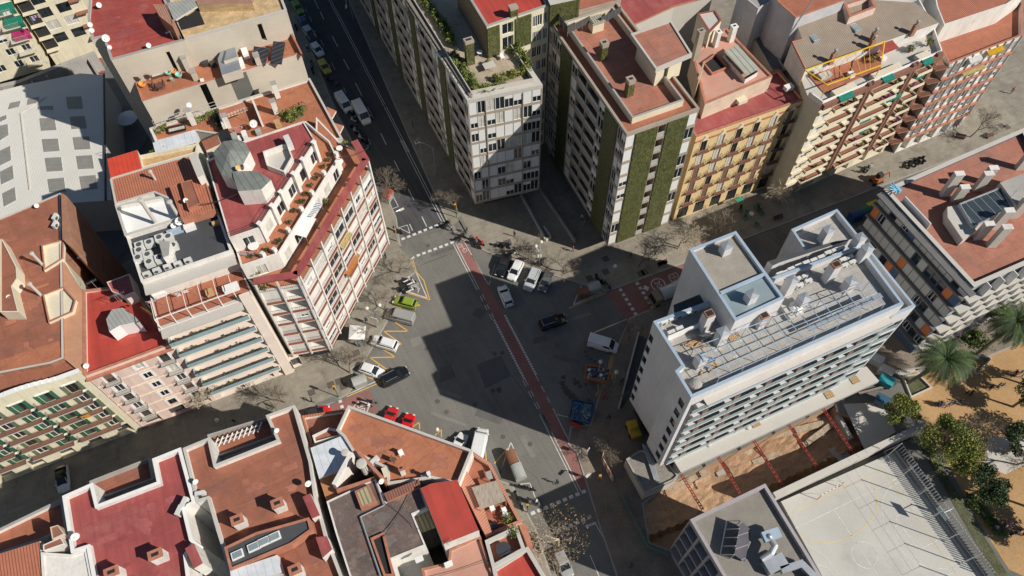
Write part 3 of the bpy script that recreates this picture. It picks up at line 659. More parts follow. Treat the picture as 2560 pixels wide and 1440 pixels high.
# ---- tower A: white fronted block with the garden on its roof
A1 = W('Z 1168,251 Z 1357,212 Z 1188,-60 Z 977,-60', 28.8); _n = (A1[3]-A1[0]).normalized()*62; A1[3] = A1[3]+_n; A1[2] = A1[2]+_n
tA = root_at('apartment_tower', 'tall block with white shuttered front and a garden terrace on its roof', 'apartment block', A1)
def frontA(root, fr):
    cells = []; L = fr.L; gp = .16; ws = []
    edges = [.12, L*.235, L*.735, L-.12]
    for q, n in ((0, 2), (1, 4), (2, 2)):
        a, b = edges[q]+.08, edges[q+1]-.08; w_ = (b-a)/n
        ws += [(a+k*w_+.02, w_-.04) for k in range(n)]
    pats = ['roll', 'roll', 'roll', 'q2', 'h2', 'h2', 'cur', 'q2', 'roll', 'w2']
    for i in range(8):
        for a, w_ in ws: cells.append((a, a+w_, 4.45+i*3.02, 6.95+i*3.02)); put_window(root, fr, a, 4.45+i*3.02, w_, 2.5, rnd.choice(pats))
    m = MB()
    for e in edges[1:3]: m.fbox(fr, e-.05, e+.05, .0, .12, 4, 28, taupe)
    m.build('mullion', root); return cells
westA = strips([('g', 3.2), ('w', 1.6)]+[('w', 1.7), ('g', 3.0), ('w', 1.8), ('L', 3.2), ('L', 3.2), ('w', 1.8)]*7, 4, 3.02, 8, pickw('roll', 'h2', 'w2', 'roll', 'q2'))
westA2 = lambda root, fr: westA(root, fr)
vol(tA, A1, 28.1, 4, taupe, conc_lt, 0, fac={0: frontA, 3: westA2})
m = MB(); ring(m, A1, .9, 28.1, 28.8, conc_lt); m.build('cornice', tA)
m = MB(); q = inset(A1, 1.2); m.sheet(q, 28.45, tiled('terrace_sandstone', (.50, .41, .30), (.36, .3, .23), .6, .3, G_ANG, stain=(.36, .3, .22), stain_amt=.6)); m.build('terrace', tA)
m = MB(); ring(m, inset(A1, .95), .12, 28.45, 29.5, conc_lt); m.build('parapet', tA)
pilotis(tA, A1, 4, cm=conc_lt)
A2 = W('Z 1217,66 Z 1330,27 Z 1373,12 Z 1330,-60 Z 1140,-60', 34.5)
def penthouse(root, fr):
    cells = []
    for i in range(2):
        a = fr.L*.33; cells.append((a, a+1.9, 29+i*2.9, 31.3+i*2.5)); put_window(root, fr, a, 29+i*2.9, 1.9, 2.3-.4*i, 'w2')
    return cells
def wingA(root, fr):
    cells = []
    for i in range(10):
        z = 4.3+i*2.98
        for a, b, k in ((.05, .62, 2), (.68, .98, 1)):
            for q in range(k):
                w_ = (b-a)*fr.L/k; x = a*fr.L+q*w_; cells.append((x, x+w_-.06, z+.2, z+2.2)); put_window(root, fr, x, z+.2, w_-.06, 2.0, rnd.choice(['w3', 'roll', 'w2', 'w3']))
    return cells
vol(tA, A2, 34.5, 4, creamy, redbright, .35, .3, fac={0: penthouse, 1: wingA}, cap=concrete)
m = MB()
for a, b in ((.0, .27), (.62, .98)): f_ = Fr(A2[0], A2[1]); m.fbox(f_, f_.L*a, f_.L*b, .02, .16, 28.5, 34.1, greentile)
f_ = Fr(A2[-1], A2[0]); m.fbox(f_, 0, f_.L, .0, .1, 28.5, 34.1, mat('ochre_side', (.2, .15, .09), .85)); m.build('tiled_panel', tA)
p = W1('B 2105,600', 28.5); m = MB(); m.box((p.x, p.y, 28.5), 1.3, .9, 4.1, greentile, G_ANG); m.box((p.x, p.y, 32.6), 1.4, 1.0, .5, taupe, G_ANG); m.box((p.x, p.y, 33.105), .9, .4, .02, void, G_ANG); m.build('chimney', tA)
p = W1('C 165,320', 31); m = MB(); m.box((p.x, p.y, 28.5), 1.2, .9, 7.2, greentile, G_ANG); m.box((p.x, p.y, 35.7), 1.3, 1.0, .4, taupe, G_ANG); m.build('chimney', tA)
# ---- tower B
B1 = W('Z 1567,335 Z 1750,270 Z 1640,85 Z 1374,55', 31.2)
B1 = W('Z 1567,335 Z 1749,271', 31.2); _b = W1('Z 1374,55', 31.2); _d2 = _b-B1[0]
_f = Fr(B1[0], B1[1]); _back = -_f.n
_len = _d2.length
B1 = [B1[0], B1[1], B1[1]+Vector((_back.x, _back.y, 0))*_len, B1[0]+Vector((_back.x, _back.y, 0))*_len]
B1[3] = _b; B1[2] = _b+(B1[1]-B1[0])
tB = root_at('apartment_tower', 'tall block with two green tiled strips on its front and a terracotta roof terrace', 'apartment block', B1)
frontB = strips([('w', .13), ('g', .31), ('L', .125), ('g', .30), ('w', .135)], 4, 2.97, 9, pickw('roll', 'h2', 'w2', 'roll', 'roll', 'w2'))
westB = strips([('w', .045), ('w', .13), ('g', .145), ('w', .075), ('L', .125), ('L', .155), ('w', .075), ('g', .155), ('w', .095)], 4, 2.97, 9, pickw('roll', 'h2', 'w2', 'roll', 'q2'))
zr = vol(tB, B1, 31.2, 4, taupe, terra, .45, .3, fac={0: frontB, 3: westB}, cap=taupe)
pilotis(tB, B1, 4)
q = inset(B1, 1.7); m = MB(); ring(m, q, .22, zr+.01, 31.95, cream, concrete, .03); m.build('inner_parapet', tB)
m = MB(); m.sheet(inset(q, .2), zr+.03, terra2); m.build('roof_terrace', tB)
bx = ccw(W('C 1275,318 C 1515,655 C 1860,510 C 1660,190', 35.2))
m = MB(); m.prism(bx, 34.5, 35.0, conc_lt, bottom=True); ring(m, bx, .3, 35.001, 35.2, conc_lt); m.sheet(inset(bx, .3), 35.02, terra2); sb = m.build('roof', tB)
sh = inset(bx, .9); sh = [sh[0]+(sh[1]-sh[0])*0, sh[1], sh[2], sh[3]]
m = MB(); m.prism(sh, zr+.04, 34.5, cream, cap=False); m.build('stair_house', tB)
for s in ('C 1255,895', 'C 1010,550'): chimney(tB, s, 31, 2.9, 1.0, 1.0, greentile, cap=taupe, topm=taupe)
chimney(tB, 'C 1575,740', 31, 2.6, .3, 1.6, greentile, slot=False); chimney(tB, 'C 1880,560', 31, 5.2, .9, .7, taupe)
p = W1('C 945,265', 31); m = MB(); m.box((p.x, p.y, 30.8), 1.9, 1.5, 1.6, cream, G_ANG); m.box((p.x, p.y, 32.402), 2.2, 1.8, .2, taupe, G_ANG); m.box((p.x, p.y, 32.605), 1.9, 1.5, .12, lined('vent_grid', (.45, .42, .33), (.1, .1, .08), .35, G_ANG, .4), G_ANG); m.build('ventilation_box', tB)
m = MB(); pts = W('C 575,95 C 680,255 C 890,150 C 1000,165 C 1185,60', 33.3)
for i in range(4):
    if i == 2: continue
    f2 = Fr(pts[i], pts[i+1]); m.fbox(f2, 0, f2.L, -.02, .02, 32, 33.3, lined('reed_screen', (.085, .09, .09), (.04, .04, .04), .12, G_ANG, .3))
    for k in range(int(f2.L/1.4)+1): m.tube(f2.p(min(f2.L, k*1.4), .05, 31.5), f2.p(min(f2.L, k*1.4), .05, 33.4), .03, metal, 5)
m.build('screen', tB)
# blocks behind tower B and between it and the yellow house
B2 = W('f 160,0 f 500,-30 f 900,-40 f 980,70 f 345,345 f 240,200', 31.5)
B2 = ccw(W('Z 1385,50 Z 1552,5 Z 1500,-70 Z 1330,-70', 31.2))
bB = root_at('building', 'block with green tiled gable and orange terrace behind the green striped tower', 'building', B2)
vol(bB, B2, 31.6, 0, taupe, terra, .5, .25)
q = ccw(W('C 515,50 C 795,-10 C 800,-200 C 400,-200', 35)); m = MB(); m.prism(q, 31, 35, greentile, conc_lt); m.build('stair_house', bB)
B3 = ccw(W('C 1190,60 C 1300,220 C 1690,40 C 2060,-60 C 2000,-300 C 1000,-300', 25.5))
b3 = root_at('building', 'low red roofed block with cluttered party wall behind the roof canopy', 'building', B3)
vol(b3, B3, 25, 0, conc_lt, maroon, .5, .25, cap=terracap)
# ---- yellow house
Y1 = W('Z 1741,342 Z 2013,248', 21.8); _f = Fr(Y1[0], Y1[1]); bk = -_f.n*7.5
Y1 = [Y1[0], Y1[1], Y1[1]+Vector((bk.x, bk.y, 0)), Y1[0]+Vector((bk.x, bk.y, 0))]
tY = root_at('apartment_house', 'yellow house with brick red balconies and pointed window hoods', 'apartment house', Y1)
def yfac(root, fr):
    cells = []; m = MB(); hd = MB()
    for i in range(5):
        z = 4.3+i*3.35
        for j in range(6):
            a = fr.L*(j+.58)/6.15-.55; cells.append((a, a+1.1, z, z+2.45)); put_window(root, fr, a, z, 1.1, 2.45, rnd.choice(['w2b', 'cur', 'w2b', 'rollb']))
            for s_, zz in ((a-.14, 0), (a+1.12, 0)): m.fbox(fr, s_, s_+.12, .004, .06, z, z+2.6, cream)
            m.fbox(fr, a-.14, a+1.24, .004, .08, z+2.46, z+2.62, cream)
            if i == 4:
                for k in range(8): t0 = k/8; hd.fbox(fr, a+.0+t0*.5, a+1.1-t0*.5, .004, .14, z+2.63+k*.11, z+2.63+(k+1)*.11-.004, cream)
            if i < 4 or j % 1 == 0: balcony(root, fr, a-.5, a+1.6, z, .62, brownband, rail_dk, .95, .08, .18)
    m.fbox(fr, 0, fr.L, .0, .1, 20.3, 20.7, terracap); m.fbox(fr, 0, fr.L, .0, .05, 3.7, 4.0, cream)
    m.build('window_surround', root); hd.build('hood', root)
    for j in range(6):
        a = fr.L*(j+.5)/6-1; cells.append((a, a+2.0, .3, 3.3)); put_window(root, fr, a, .3, 2.0, 3.0, 'w2d')
    return cells
vol(tY, Y1, 21.8, 0, yellow, maroon, .5, .35, cap=terracap, fac={0: yfac})
# set back upper block of the yellow house
Y2 = ccw(W('C 1985,975 C 2560,760 C 2590,590 C 2190,480 C 1870,560', 24.6))
Y2 = W('C 1980,985 C 2620,720 C 2180,260 C 1860,510', 24.6)
vol(tY, Y2, 24.6, 20, mat('peach_render', (.62, .50, .38), .85, .1, stain=(.45, .38, .3), stain_amt=.5), mat('washed_terrace', (.52, .27, .2), .85, .15, .2, .06, stain=(.45, .33, .27), stain_amt=.7, stain_scale=.3), .3, .25, cap=terracap)
q = ccw(W('C 2170,470 C 2380,700 C 2500,630 C 2290,395', 26.3)); m = MB(); m.prism(q, 24.3, 25.2, white, cap=False)
e0 = (q[0]+q[1])/2
m.sheet(q, lambda x, y: 25.3+.9*max(0, 1-abs((Vector((x, y))-(q[0]+q[2])/2).length)/9), lined('lean_to_glass', (.42, .43, .36), (.12, .13, .1), .9, G_ANG, .12, .3)); m.build('rooflight', tY)
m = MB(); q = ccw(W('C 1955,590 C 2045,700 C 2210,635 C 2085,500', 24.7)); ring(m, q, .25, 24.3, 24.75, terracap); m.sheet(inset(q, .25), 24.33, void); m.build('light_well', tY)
for s, h, w_ in (('C 2070,450', 3.2, .7), ('C 2215,400', 3.2, .9)): chimney(tY, s, 24, h, w_, .8, white, cap=white2)
q = W('C 1905,150 C 2020,330 C 2130,215 C 2070,120', 27); vol(tY, ccw(q), 27.5, 22, cream, conc_lt, .2, .2, cap=redcap)
m = MB(); a = W1('C 1960,600', 27.5); m.fbox(Fr((a.x-1.2, a.y-3.2), (a.x, a.y)), 0, 4.2, 0, .2, 20, 27.3, ochre); m.build('party_wall', tY)
Y3 = ccw(W('C 1760,790 C 1900,730 C 1960,800 C 1870,960', 22)); 
# ---- tall pale house between
P1 = W('D 250,20 D 415,165 D 870,0 D 800,-160 D 150,-160', 29.5)
b = root_at('building', 'orange roofed house with tall blank bluish gables left of the brown tiled roof', 'building', P1)
bluish = mat('bluish_wall', (.50, .49, .51), .85, .08, stain=(.36, .35, .36), stain_amt=.5, stain_scale=.2)
vol(b, P1, 29.5, 0, bluish, terra, .3, .25, cap=terracap)
vol(b, W('D -40,0 D 60,80 D 230,-20 D 130,-160 D -100,-160', 28), 28, 0, bluish, concrete, .3, .2)
q = ccw(W('D 0,330 D 215,700 D 320,655 D 90,270', 21))
bb = root_at('building', 'narrow dark roofed annex squeezed beside the yellow house', 'building', q)
vol(bb, q, 21, 0, concrete, conc_dk, .3, .15)
m = MB(); q = W('D 350,330 D 500,0', 27); m.tube((q[0].x, q[0].y, 27), (q[0].x+2, q[0].y+1, 33), .12, metal, 8); m.build('flue', b)
# ---- E1: brown tiled roof and cream balconies
E1 = W('D 500,850 D 700,905 D 1830,415 D 1780,200 D 1640,-60 D 700,-60 D 850,20 D 430,165 D 490,340 D 385,375', 25.4)
E1 = W('D 560,820 D 690,915 D 1820,430 D 1740,200 D 1600,-60 D 800,-60 D 850,20 D 430,165 D 490,340 D 385,375', 25.4)
tE = root_at('apartment_house', 'house with brown tiled roof, cream balconies and brown striped cladding', 'apartment house', E1)
def efac(root, fr):
    cells = []; m = MB(); aw = []
    L = fr.L
    for i in range(7):
        z = 4.2+i*2.95
        for a0, a1 in ((.10, .30), (.42, .68), (.80, .93)):
            balcony(root, fr, L*a0, L*a1, z, 1.1, brownband, rail_dk, .38, .2, .3, solid=cream, edge=cream)
            cells.append((L*a0+.3, L*a1-.3, z+.02, z+2.45, 1.3, brownband)); n = 2 if a1-a0 > .2 else 1; f3 = Fr(fr.p(0, -1.2, 0), fr.p(L, -1.2, 0))
            for k in range(n+1):
                a = L*(a0+(a1-a0)*(k+.25)/(n+1)); put_window(root, f3, a, z, 1.7, 2.3, rnd.choice(['w2', 'h2', 'w3', 'cur', 'w2']))
        for a0 in (.02, .32, .70):
            a = L*a0; cells.append((a+.2, a+1.4, z+.8, z+2.2)); put_window(root, fr, a+.2, z+.8, 1.2, 1.4, rnd.choice(['w2', 'h2', 'roll']))
        for a0, a1 in ((.36, .385), (.395, .41), (.735, .76), (.77, .785), (.945, .985)): m.fbox(fr, L*a0, L*a1, .004, .55, z-.2, z+2.6, brownstripe)
        m.fbox(fr, 0, L, .004, .12, z-.45, z-.2, cream)
        for a0, a1 in ((.0, .1), (.3, .42), (.68, .8), (.93, 1)): m.fbox(fr, L*a0, L*a1, .004, .4, z-.3, z+.3, cream)
    m.fbox(fr, 0, L, .0, .6, 23.0, 24.0, brownstripe)
    m.build('cladding', root)
    for k in range(6): cells.append((L*k/6+.6, L*(k+1)/6-.6, .2, 3.5, 2.5, shopdk))
    return cells
vol(tE, E1, 24.4, 0, cream, conc_lt, .9, .2, fac={1: efac, 0: lambda r_, f_: []}, pm=white2, skip=(9, 8))
# tiled pitched roof
q = [W1('D 500,650', 25.6), W1('D 1760,215', 25.6), W1('D 1600,-90', 29), W1('D 700,-80', 29), W1('D 430,165', 28.2), W1('D 490,340', 27.4), W1('D 385,375', 27.2)]
m = MB(); P3 = [Vector(v) for v in q]
base = P3[0]; d1 = (P3[1]-P3[0]); nrm = Vector((-d1.y, d1.x, 0)).normalized()
zf = lambda x, y: 25.6+.22*max(0, (Vector((x, y, 0))-Vector((base.x, base.y, 0))).dot(nrm))
for v in P3: v.z = zf(v.x, v.y)
m.sheet([(v.x, v.y) for v in P3], zf, browntile)
n = len(P3)
for i in range(n): a, b_ = P3[i], P3[(i+1) % n]; m.add([(a.x, a.y, 22), (b_.x, b_.y, 22), tuple(b_), tuple(a)], [(0, 1, 2, 3)], white)
rf = m.build('roof', tE)
m = MB()
for i in (5, 6): a, b_ = P3[i], P3[(i+1) % n]; m.tube(a+Vector((0, 0, .05)), b_+Vector((0, 0, .05)), .16, terracap, 6)
m.build('verge', tE)
def on_slope(mb, s, wd, hg, mtl, mtl2, t=.12):
    p = ray(*_pt(s), 27); z = zf(p.x, p.y)
    for _ in range(4): p = ray(*_pt(s), z); z = zf(p.x, p.y)
    mb.box((p.x, p.y, z-.15), wd, hg, .35, mtl, G_ANG); mb.box((p.x, p.y, z+.202), wd*.8, hg*.8, .03, mtl2, G_ANG); return p, z
def _pt(s): k, xy = s.split(); x, y = map(float, xy.split(',')); o = SHEET[k]; return o[0]+x/o[2], o[1]+y/o[2]
for s, a, b_ in (('D 585,365', 1.1, 1.5), ('D 970,265', 1.2, 1.8)):
    m = MB(); on_slope(m, s, a, b_, metal, glassroofm); m.build('skylight', tE)
for s in ('D 770,520', 'D 1140,390', 'D 1150,330', 'D 1540,250'):
    p = ray(*_pt(s), 27); z = zf(p.x, p.y); m = MB(); m.box((p.x, p.y, z-.4), .8, .5, 2.2, brickw, G_ANG); m.lathe((p.x, p.y, z+1.8), [(.18, 0), (.18, .5), (.3, .55), (.3, .75), (.1, .85)], concrete, 8); m.build('chimney', tE)
m = MB(); q = ccw(W('D 865,40 D 915,170 D 1165,75 D 1120,-40', 28)); ring(m, q, .4, 26.4, 28.1, pink, terracap); m.sheet(inset(q, .4), 26.45, white); m.build('light_well', tE)
py_ = mat('pergola_yellow', (.8, .52, .02), .5, .03)
m = MB(); pts = W('D 500,660 D 1250,390 D 1215,615 D 705,800', 26.6)
for i in range(4): m.tube(pts[i], pts[(i+1) % 4], .1, py_, 4)
for t in (.12, .33, .5, .62, .72, .8): a = pts[0].lerp(pts[1], t); b_ = pts[3].lerp(pts[2], t); m.tube(a, b_, .04, py_, 4)
for q in pts: m.tube(q, (q.x, q.y, 23.5), .07, paint_y, 4)
m.build('pergola', tE)
m = MB(); m.sheet(ccw(W('D 520,700 D 680,880 D 1210,650 D 1250,400', 23.6)), 23.62, terra); m.sheet(ccw(W('D 1180,430 D 1320,375 D 1385,450 D 1240,510', 25.6)), 25.6, redpaint); m.build('terrace', tE)
# ---- E2: orange banded balconies at the far right
E2 = W('D 1920,490 D 2620,220 D 2620,-100 D 1760,-100 D 1800,250', 24.4)
tE2 = root_at('apartment_house', 'house with orange banded floors, white fins and deep corner balconies', 'apartment house', E2)
def e2fac(root, fr):
    cells = []; m = MB(); L = fr.L
    for i in range(6):
        z = 3.9+i*2.95
        m.fbox(fr, -.3, L, .004, .4, z-.3, z, terracap)
        for j in range(9):
            a = L*j/9; w_ = L/9-.35
            if j % 3 == 1: cells.append((a+.15, a+w_, z+.05, z+2.4, 1.2, shopdk)); q = MB(); railing(q, [fr.p(a+.1, .4, 0), fr.p(a+w_+.1, .4, 0)], z, .9, rail_lt, .25); q.build('railing', root)
            else: cells.append((a+.2, a+w_, z+.5, z+2.3)); put_window(root, fr, a+.2, z+.5, w_-.2, 1.8, rnd.choice(['h2', 'roll', 'rolld', 'w2', 'cur']))
    for j in range(10): m.fbox(fr, L*j/9-.05, L*j/9+.02, .004, .25, 3.6, 22, white)
    m.build('fins', root)
    for k in range(5): cells.append((L*k/5+.6, L*(k+1)/5-.6, .2, 3.2, 2, shopdk))
    return cells
vol(tE2, E2, 22, 0, white, terra, .8, .25, fac={0: e2fac}, cap=terracap)
def corner_balconies(root, fr, z0, fh, nf, out, slab, mrail, edge):
    for i in range(nf):
        z = z0+i*fh; s = MB(); P = [fr.p(0, .0, 0), fr.p(0, out, 0), fr.p(-2.6, out*.1, 0), fr.p(-3.4, -1.2, 0), fr.p(-3.4, -3.0, 0), fr.p(0, -3.0, 0)]
        s.prism(ccw(P), z-.25, z, edge, slab, bottom=True); b = s.build('balcony', root); q = MB(); railing(q, P[1:4], z, .95, mrail, .2); q.build('railing', b)
corner_balconies(tE2, Fr(E2[0], E2[1]), 3.9, 2.95, 7, .5, brownband, rail_dk, terracap)
E3 = W('D 1830,200 D 2420,-20 D 2380,-150 D 1800,-150 D 1700,60', 25)
vol(tE2, W('D 1810,235 D 2400,40 D 2600,-100 D 1700,-150 D 1740,60', 25.2), 25.2, 21, white, lined('clay_roof_tile2', (.45, .17, .1), (.2, .07, .05), .34, G_ANG, .3), .2, .2)
# ---- white new building with the service roof
def aligned(s0, s1, z, depth):
    a, b = W1(s0, z), W1(s1, z); f_ = Fr(a, b); n = Vector((-f_.n.x, -f_.n.y, 0))*depth
    return [a, b, b+n, a+n]
def swf(cols, z0, fh, nf, w_, h):
    def f(root, fr):
        cells = []
        for i in range(nf):
            for c in cols: a = fr.L*c-w_/2; cells.append((a, a+w_, z0+i*fh, z0+i*fh+h)); put_window(root, fr, a, z0+i*fh, w_, h, 'w1d')
        return cells
    return f
WBm = W('Z 1735,985 Z 2260,759 Z 2158,610 Z 1840,745 Z 1633,803 Z 1697,925 Z 1688,932', 28.1)
WBm = W('T 385,885 T 1982,178 Z 2150,612 Z 1633,803 T 310,640 T 262,682', 28.1)
tW = root_at('office_block', 'new white block with light blue parapet edges and unfinished roof terrace', 'building', WBm)
tiles = tiled('roof_slabs', (.44, .42, .385), (.3, .29, .27), 1.0, 1.0, G_ANG, stain=(.33, .31, .28), stain_amt=.4)
def wbfront(root, fr):
    """open loggias with glass fronts, staggered white fins and brown divider screens"""
    cells = []; m = MB(); gm = MB(); L = fr.L; fh = 3.05; fr = Fr(fr.p(0, -.45, 0), fr.p(L, -.45, 0))
    for i in range(7):
        z = 4.4+i*fh
        cells.append((.55, L-.15, z-.02-(.35 if i else 0), z+2.7, 2.2, shopdk))
        b = MB(); b.fbox(fr, .9, L-.1, -1.35, .75, z-.28, z-.03, white3); bb = b.build('balcony', root)
        g_ = MB(); g_.fbox(fr, .95, L-.15, .68, .73, z, z+1.0, glassb); railing(g_, [fr.p(.95, .7, 0), fr.p(L-.4, .7, 0)], z, 1.05, metal, 1.6, .02, True, (1,)); g_.build('railing', bb)
        n = 6
        for j in range(n):
            a = 1.2+(L-2.6)*(j+.12+.0*i)/n
            q_ = MB(); q_.fbox(fr, a, a+1.1, -1.3, .6, z-.02, z+1.15, white3); q_.build('planter', root)
            gm.fbox(fr, a+1.12, a+1.2, -1.3, .74, z, z+2.2, mat('brown_screen', (.2, .12, .1), .6)); gm.fbox(fr, a+1.2, a+2.1, .6, .66, z, z+1.9, mat('brown_screen', (.2, .12, .1), .6))
            put_window(root, Fr(fr.p(0, -1.25, 0), fr.p(L, -1.25, 0)), a+1.5, z, 2.4, 2.3, 'w3d')
    gm.build('screen', root)
    return cells
def wbleft(root, fr): return swf([.72], 5.2, 3.05, 7, 1.05, 1.7)(root, fr)
zr = vol(tW, WBm, 28.1, 4, white3, tiles, 1.1, .38, cap=copingblue, over=.0, fac={0: wbfront, 3: lambda r_, f_: swf([.06], 5.2, 3.05, 7, 1.0, 1.7)(r_, f_), 5: wbleft}, pm=white3)
m = MB(); f_ = Fr(WBm[0], WBm[1]); m.fbox(f_, 2.2, f_.L-1.2, .0, 1.1, 25.5, 25.7, conc_lt); m.fbox(f_, 2.2, f_.L-1.2, 1.0, 1.12, 25.702, 25.8, copingblue)
m.build('canopy', tW)
gb = MB(); gb.prism(inset(WBm, .8), .1, 4, shopdk, cap=False); gb.build('ground_floor', tW)
# outer lower step on the right and the back wings
WBo = W('Z 2229,791 Z 2290,765 Z 2093,522 Z 1978,573 Z 2100,760', 25.2)
def wbo(root, fr):
    c = []
    for i in range(6): z = 4.4+i*3.05; c.append((.1, fr.L-.3, z-.3, z+2.4, 1.3, shopdk)); g_ = MB(); g_.fbox(fr, .1, fr.L-.3, -.1, -.05, z, z+1, glassb); g_.build('railing', root); g_ = MB(); g_.fbox(fr, .1, fr.L-.3, -1.3, -.03, z-.28, z-.03, white3); g_.build('balcony', root)
    return c
vol(tW, WBo, 25.2, 0, white3, tiles, .9, .35, cap=copingblue, over=0, fac={0: wbo})
WBt = ccw(W('Z 1723,623 Z 1840,577 Z 1962,745 Z 1838,803', 31))
WBt = W('Z 1723,623 Z 1838,803 Z 1962,745 Z 1840,577', 31)
zt = vol(tW, WBt, 31, 0, white3, gravel, .5, .38, cap=copingblue, over=0)
m = MB(); md0, md1 = W1('Z 1794,735', 31), W1('Z 1915,683', 31); f_ = Fr(md0, md1); m.fbox(f_, .3, f_.L-.3, -.2, .2, 30, 31.0, copingblue); m.build('dividing_kerb', tW)
m = MB(); m.sheet(ccw(W('Z 1800,742 Z 1916,692 Z 1955,742 Z 1840,795', 30.6)), 30.62, glassroofm); m.build('glass_roof', tW)
m = MB(); q = [W1('Q 395,855', 20), W1('Q 420,885', 20), W1('Q 690,790', 20), W1('Q 660,750', 20)]; m.prism(ccw(W('Q 395,840 Q 400,905 Q 730,790 Q 700,715', 26.6)), 3, 26.6, white3, bitumen); m.prism(ccw(W('Q 1190,525 Q 1245,500 Q 1830,310 Q 1690,330 Q 1150,490', 27.2)), 3, 27.2, white3, bitumen); m.build('wing', tW)
def capchim(s, z0, h, w_=1.15, open_=False):
    p = W1(s, z0); m = MB(); m.box((p.x, p.y, z0-.1), w_, w_*.9, h, white3, G_ANG)
    if open_: m.box((p.x, p.y, z0+h-.1+.002), w_-.1, w_*.8, .25, brickw, G_ANG); m.box((p.x, p.y, z0+h+.16), w_-.35, w_*.55, .02, void, G_ANG)
    else:
        c, s_ = math.cos(G_ANG), math.sin(G_ANG); a = w_/2+.08; b_ = w_*.45+.08; z = z0+h-.1
        P = [(p.x+x*c-y*s_, p.y+x*s_+y*c, z+.003) for x, y in ((-a, -b_), (a, -b_), (a, b_), (-a, b_))]
        m.add(P+[(p.x, p.y, z+.14)], [(0, 1, 4), (1, 2, 4), (2, 3, 4), (3, 0, 4), (3, 2, 1, 0)], metal)
    m.build('chimney', tW)
for s, z0, h, o_ in (('Q 800,420', 30.5, 1.7, 0), ('Q 1000,805', 30.6, 1.7, 0), ('Q 635,1025', 27, 3.6, 1), ('Q 755,1140', 27, 3.0, 0), ('Q 595,1320', 27, 2.2, 0), ('Q 1080,1000', 27, 2.4, 1), ('Q 1290,740', 27, 3.2, 0), ('Q 1620,640', 27, 3.6, 1), ('Q 1395,860', 27, 2.6, 0), ('Q 1770,715', 27, 2.2, 0), ('Q 1885,480', 27, 3.0, 0), ('Q 1590,320', 24.4, 2.6, 0), ('Q 1840,380', 27, 2.5, 0)): capchim(s, z0, h, 1.2, o_)
m = MB(); zp = 29.3      # steel frame over the terrace
rl = [W('Q 660,1270 Q 1950,655', zp), W('Q 700,1375 Q 2090,830', zp), W('Q 640,1270 Q 760,1420', zp)]
a0, a1 = W1('Q 560,1180', zp), W1('Q 1960,655', zp); b0, b1 = W1('Q 760,1425', zp), W1('Q 2090,830', zp)
for k in range(5): m.tube(a0.lerp(b0, k/4), a1.lerp(b1, k/4), .055, copingblue, 4)
for k in range(15):
    u, v = a0.lerp(a1, k/14), b0.lerp(b1, k/14); m.tube(u, v, .05, copingblue, 4)
    if k % 2 == 0:
        for q in (u, v): m.tube(q, (q.x, q.y, 27), .05, metal, 4)
m.build('steel_frame', tW)
m = MB(); p0, p1 = W('Q 1470,1030 Q 2060,760', 28.6); f_ = Fr(p0, p1); m.fbox(f_, 0, f_.L, -.35, .35, 28.5, 28.65, metal); m.build('duct', tW)
m = MB(); a, b = W('Q 350,1105 Q 600,1000', 27.6); f_ = Fr(a, b); m.fbox(f_, 0, f_.L, -.1, .1, 27, 28, white2); m.build('partition', tW)
# podium terrace
Pd = W('L 185,700 L 250,808 L 1460,250 L 1380,160', 4.2)
m = MB(); m.prism(ccw(Pd), 3.4, 4.2, concrete, conc_lt, bottom=True); m.prism(inset(ccw(Pd), .7), -3.9, 3.39, concrete, cap=False); m.build('podium', tW)
# ---- grey panelled block on the right
C1 = W('Z 2436,712 Z 2800,545 Z 2600,250 Z 2213,474', 20.6)
C1 = W('Z 2436,715 Z 2720,590 Z 2560,318 Z 2560,318 Z 2213,474', 20.6)
C1 = W('Z 2436,715 Z 2700,600 Z 2560,322 Z 2213,474', 20.6)
tC = root_at('apartment_block', 'grey block with white and orange facade panels and terracotta roof', 'apartment block', C1)
def cw(root, fr):
    cells = []; m = MB(); pn = MB(); op = MB(); L = fr.L; n = 14
    for i in range(6):
        z = 2.9+i*2.95
        m.fbox(fr, -.2, L+.3, .002, .6, z-.35, z-.05, conc_dk)
        for j in range(n):
            a = L*j/n; w_ = L/n; t = rnd.random()
            pn = MB(); op = MB()
            if t < .45: pn.fbox(fr, a+.05, a+w_-.05, .01, .09, z+.02, z+2.45, panelgrey)
            elif t < .56: op.fbox(fr, a+.05, a+w_-.05, .01, .09, z+.02, z+2.45, orange)
            elif t < .64: op.fbox(fr, a+.05, a+w_-.05, .01, .09, z+.02, z+2.45, bluewall)
            else: cells.append((a+.08, a+w_-.08, z+.02, z+2.45)); put_window(root, fr, a+.08, z+.02, w_-.16, 2.4, rnd.choice(['w2', 'w1d', 'w2d']))
            pn.build('panel', root); op.build('coloured_panel', root)
    m.build('floor_slab', root); return cells
def cs(root, fr):
    cells = []; m = MB(); L = fr.L
    for i in range(6):
        z = 2.9+i*2.95; m.fbox(fr, 0, L, .002, 1.1, z-.3, z, conc_lt)
        for j in range(8):
            a = L*j/8+.2; cells.append((a, a+L/8-.3, z+.1, z+2.4)); put_window(root, fr, a, z+.1, L/8-.3, 2.3, rnd.choice(['w2d', 'h2d', 'w2d', 'rolld']))
            m.fbox(fr, a+L/8-.25, a+L/8-.13, .003, 1.0, z+.02, z+2.6, white2)
    m.build('floor_slab', root); return cells
zr = vol(tC, C1, 20.6, 0, bluewall, terra2, .7, .35, fac={0: cs, 3: cw}, cap=conc_lt, over=.15)
m = MB(); f_ = Fr(C1[3], C1[0]); m.fbox(f_, 0, f_.L+1.0, .37, 1.4, 20.0, 20.25, conc_dk); m.build('eaves_slab', tC)
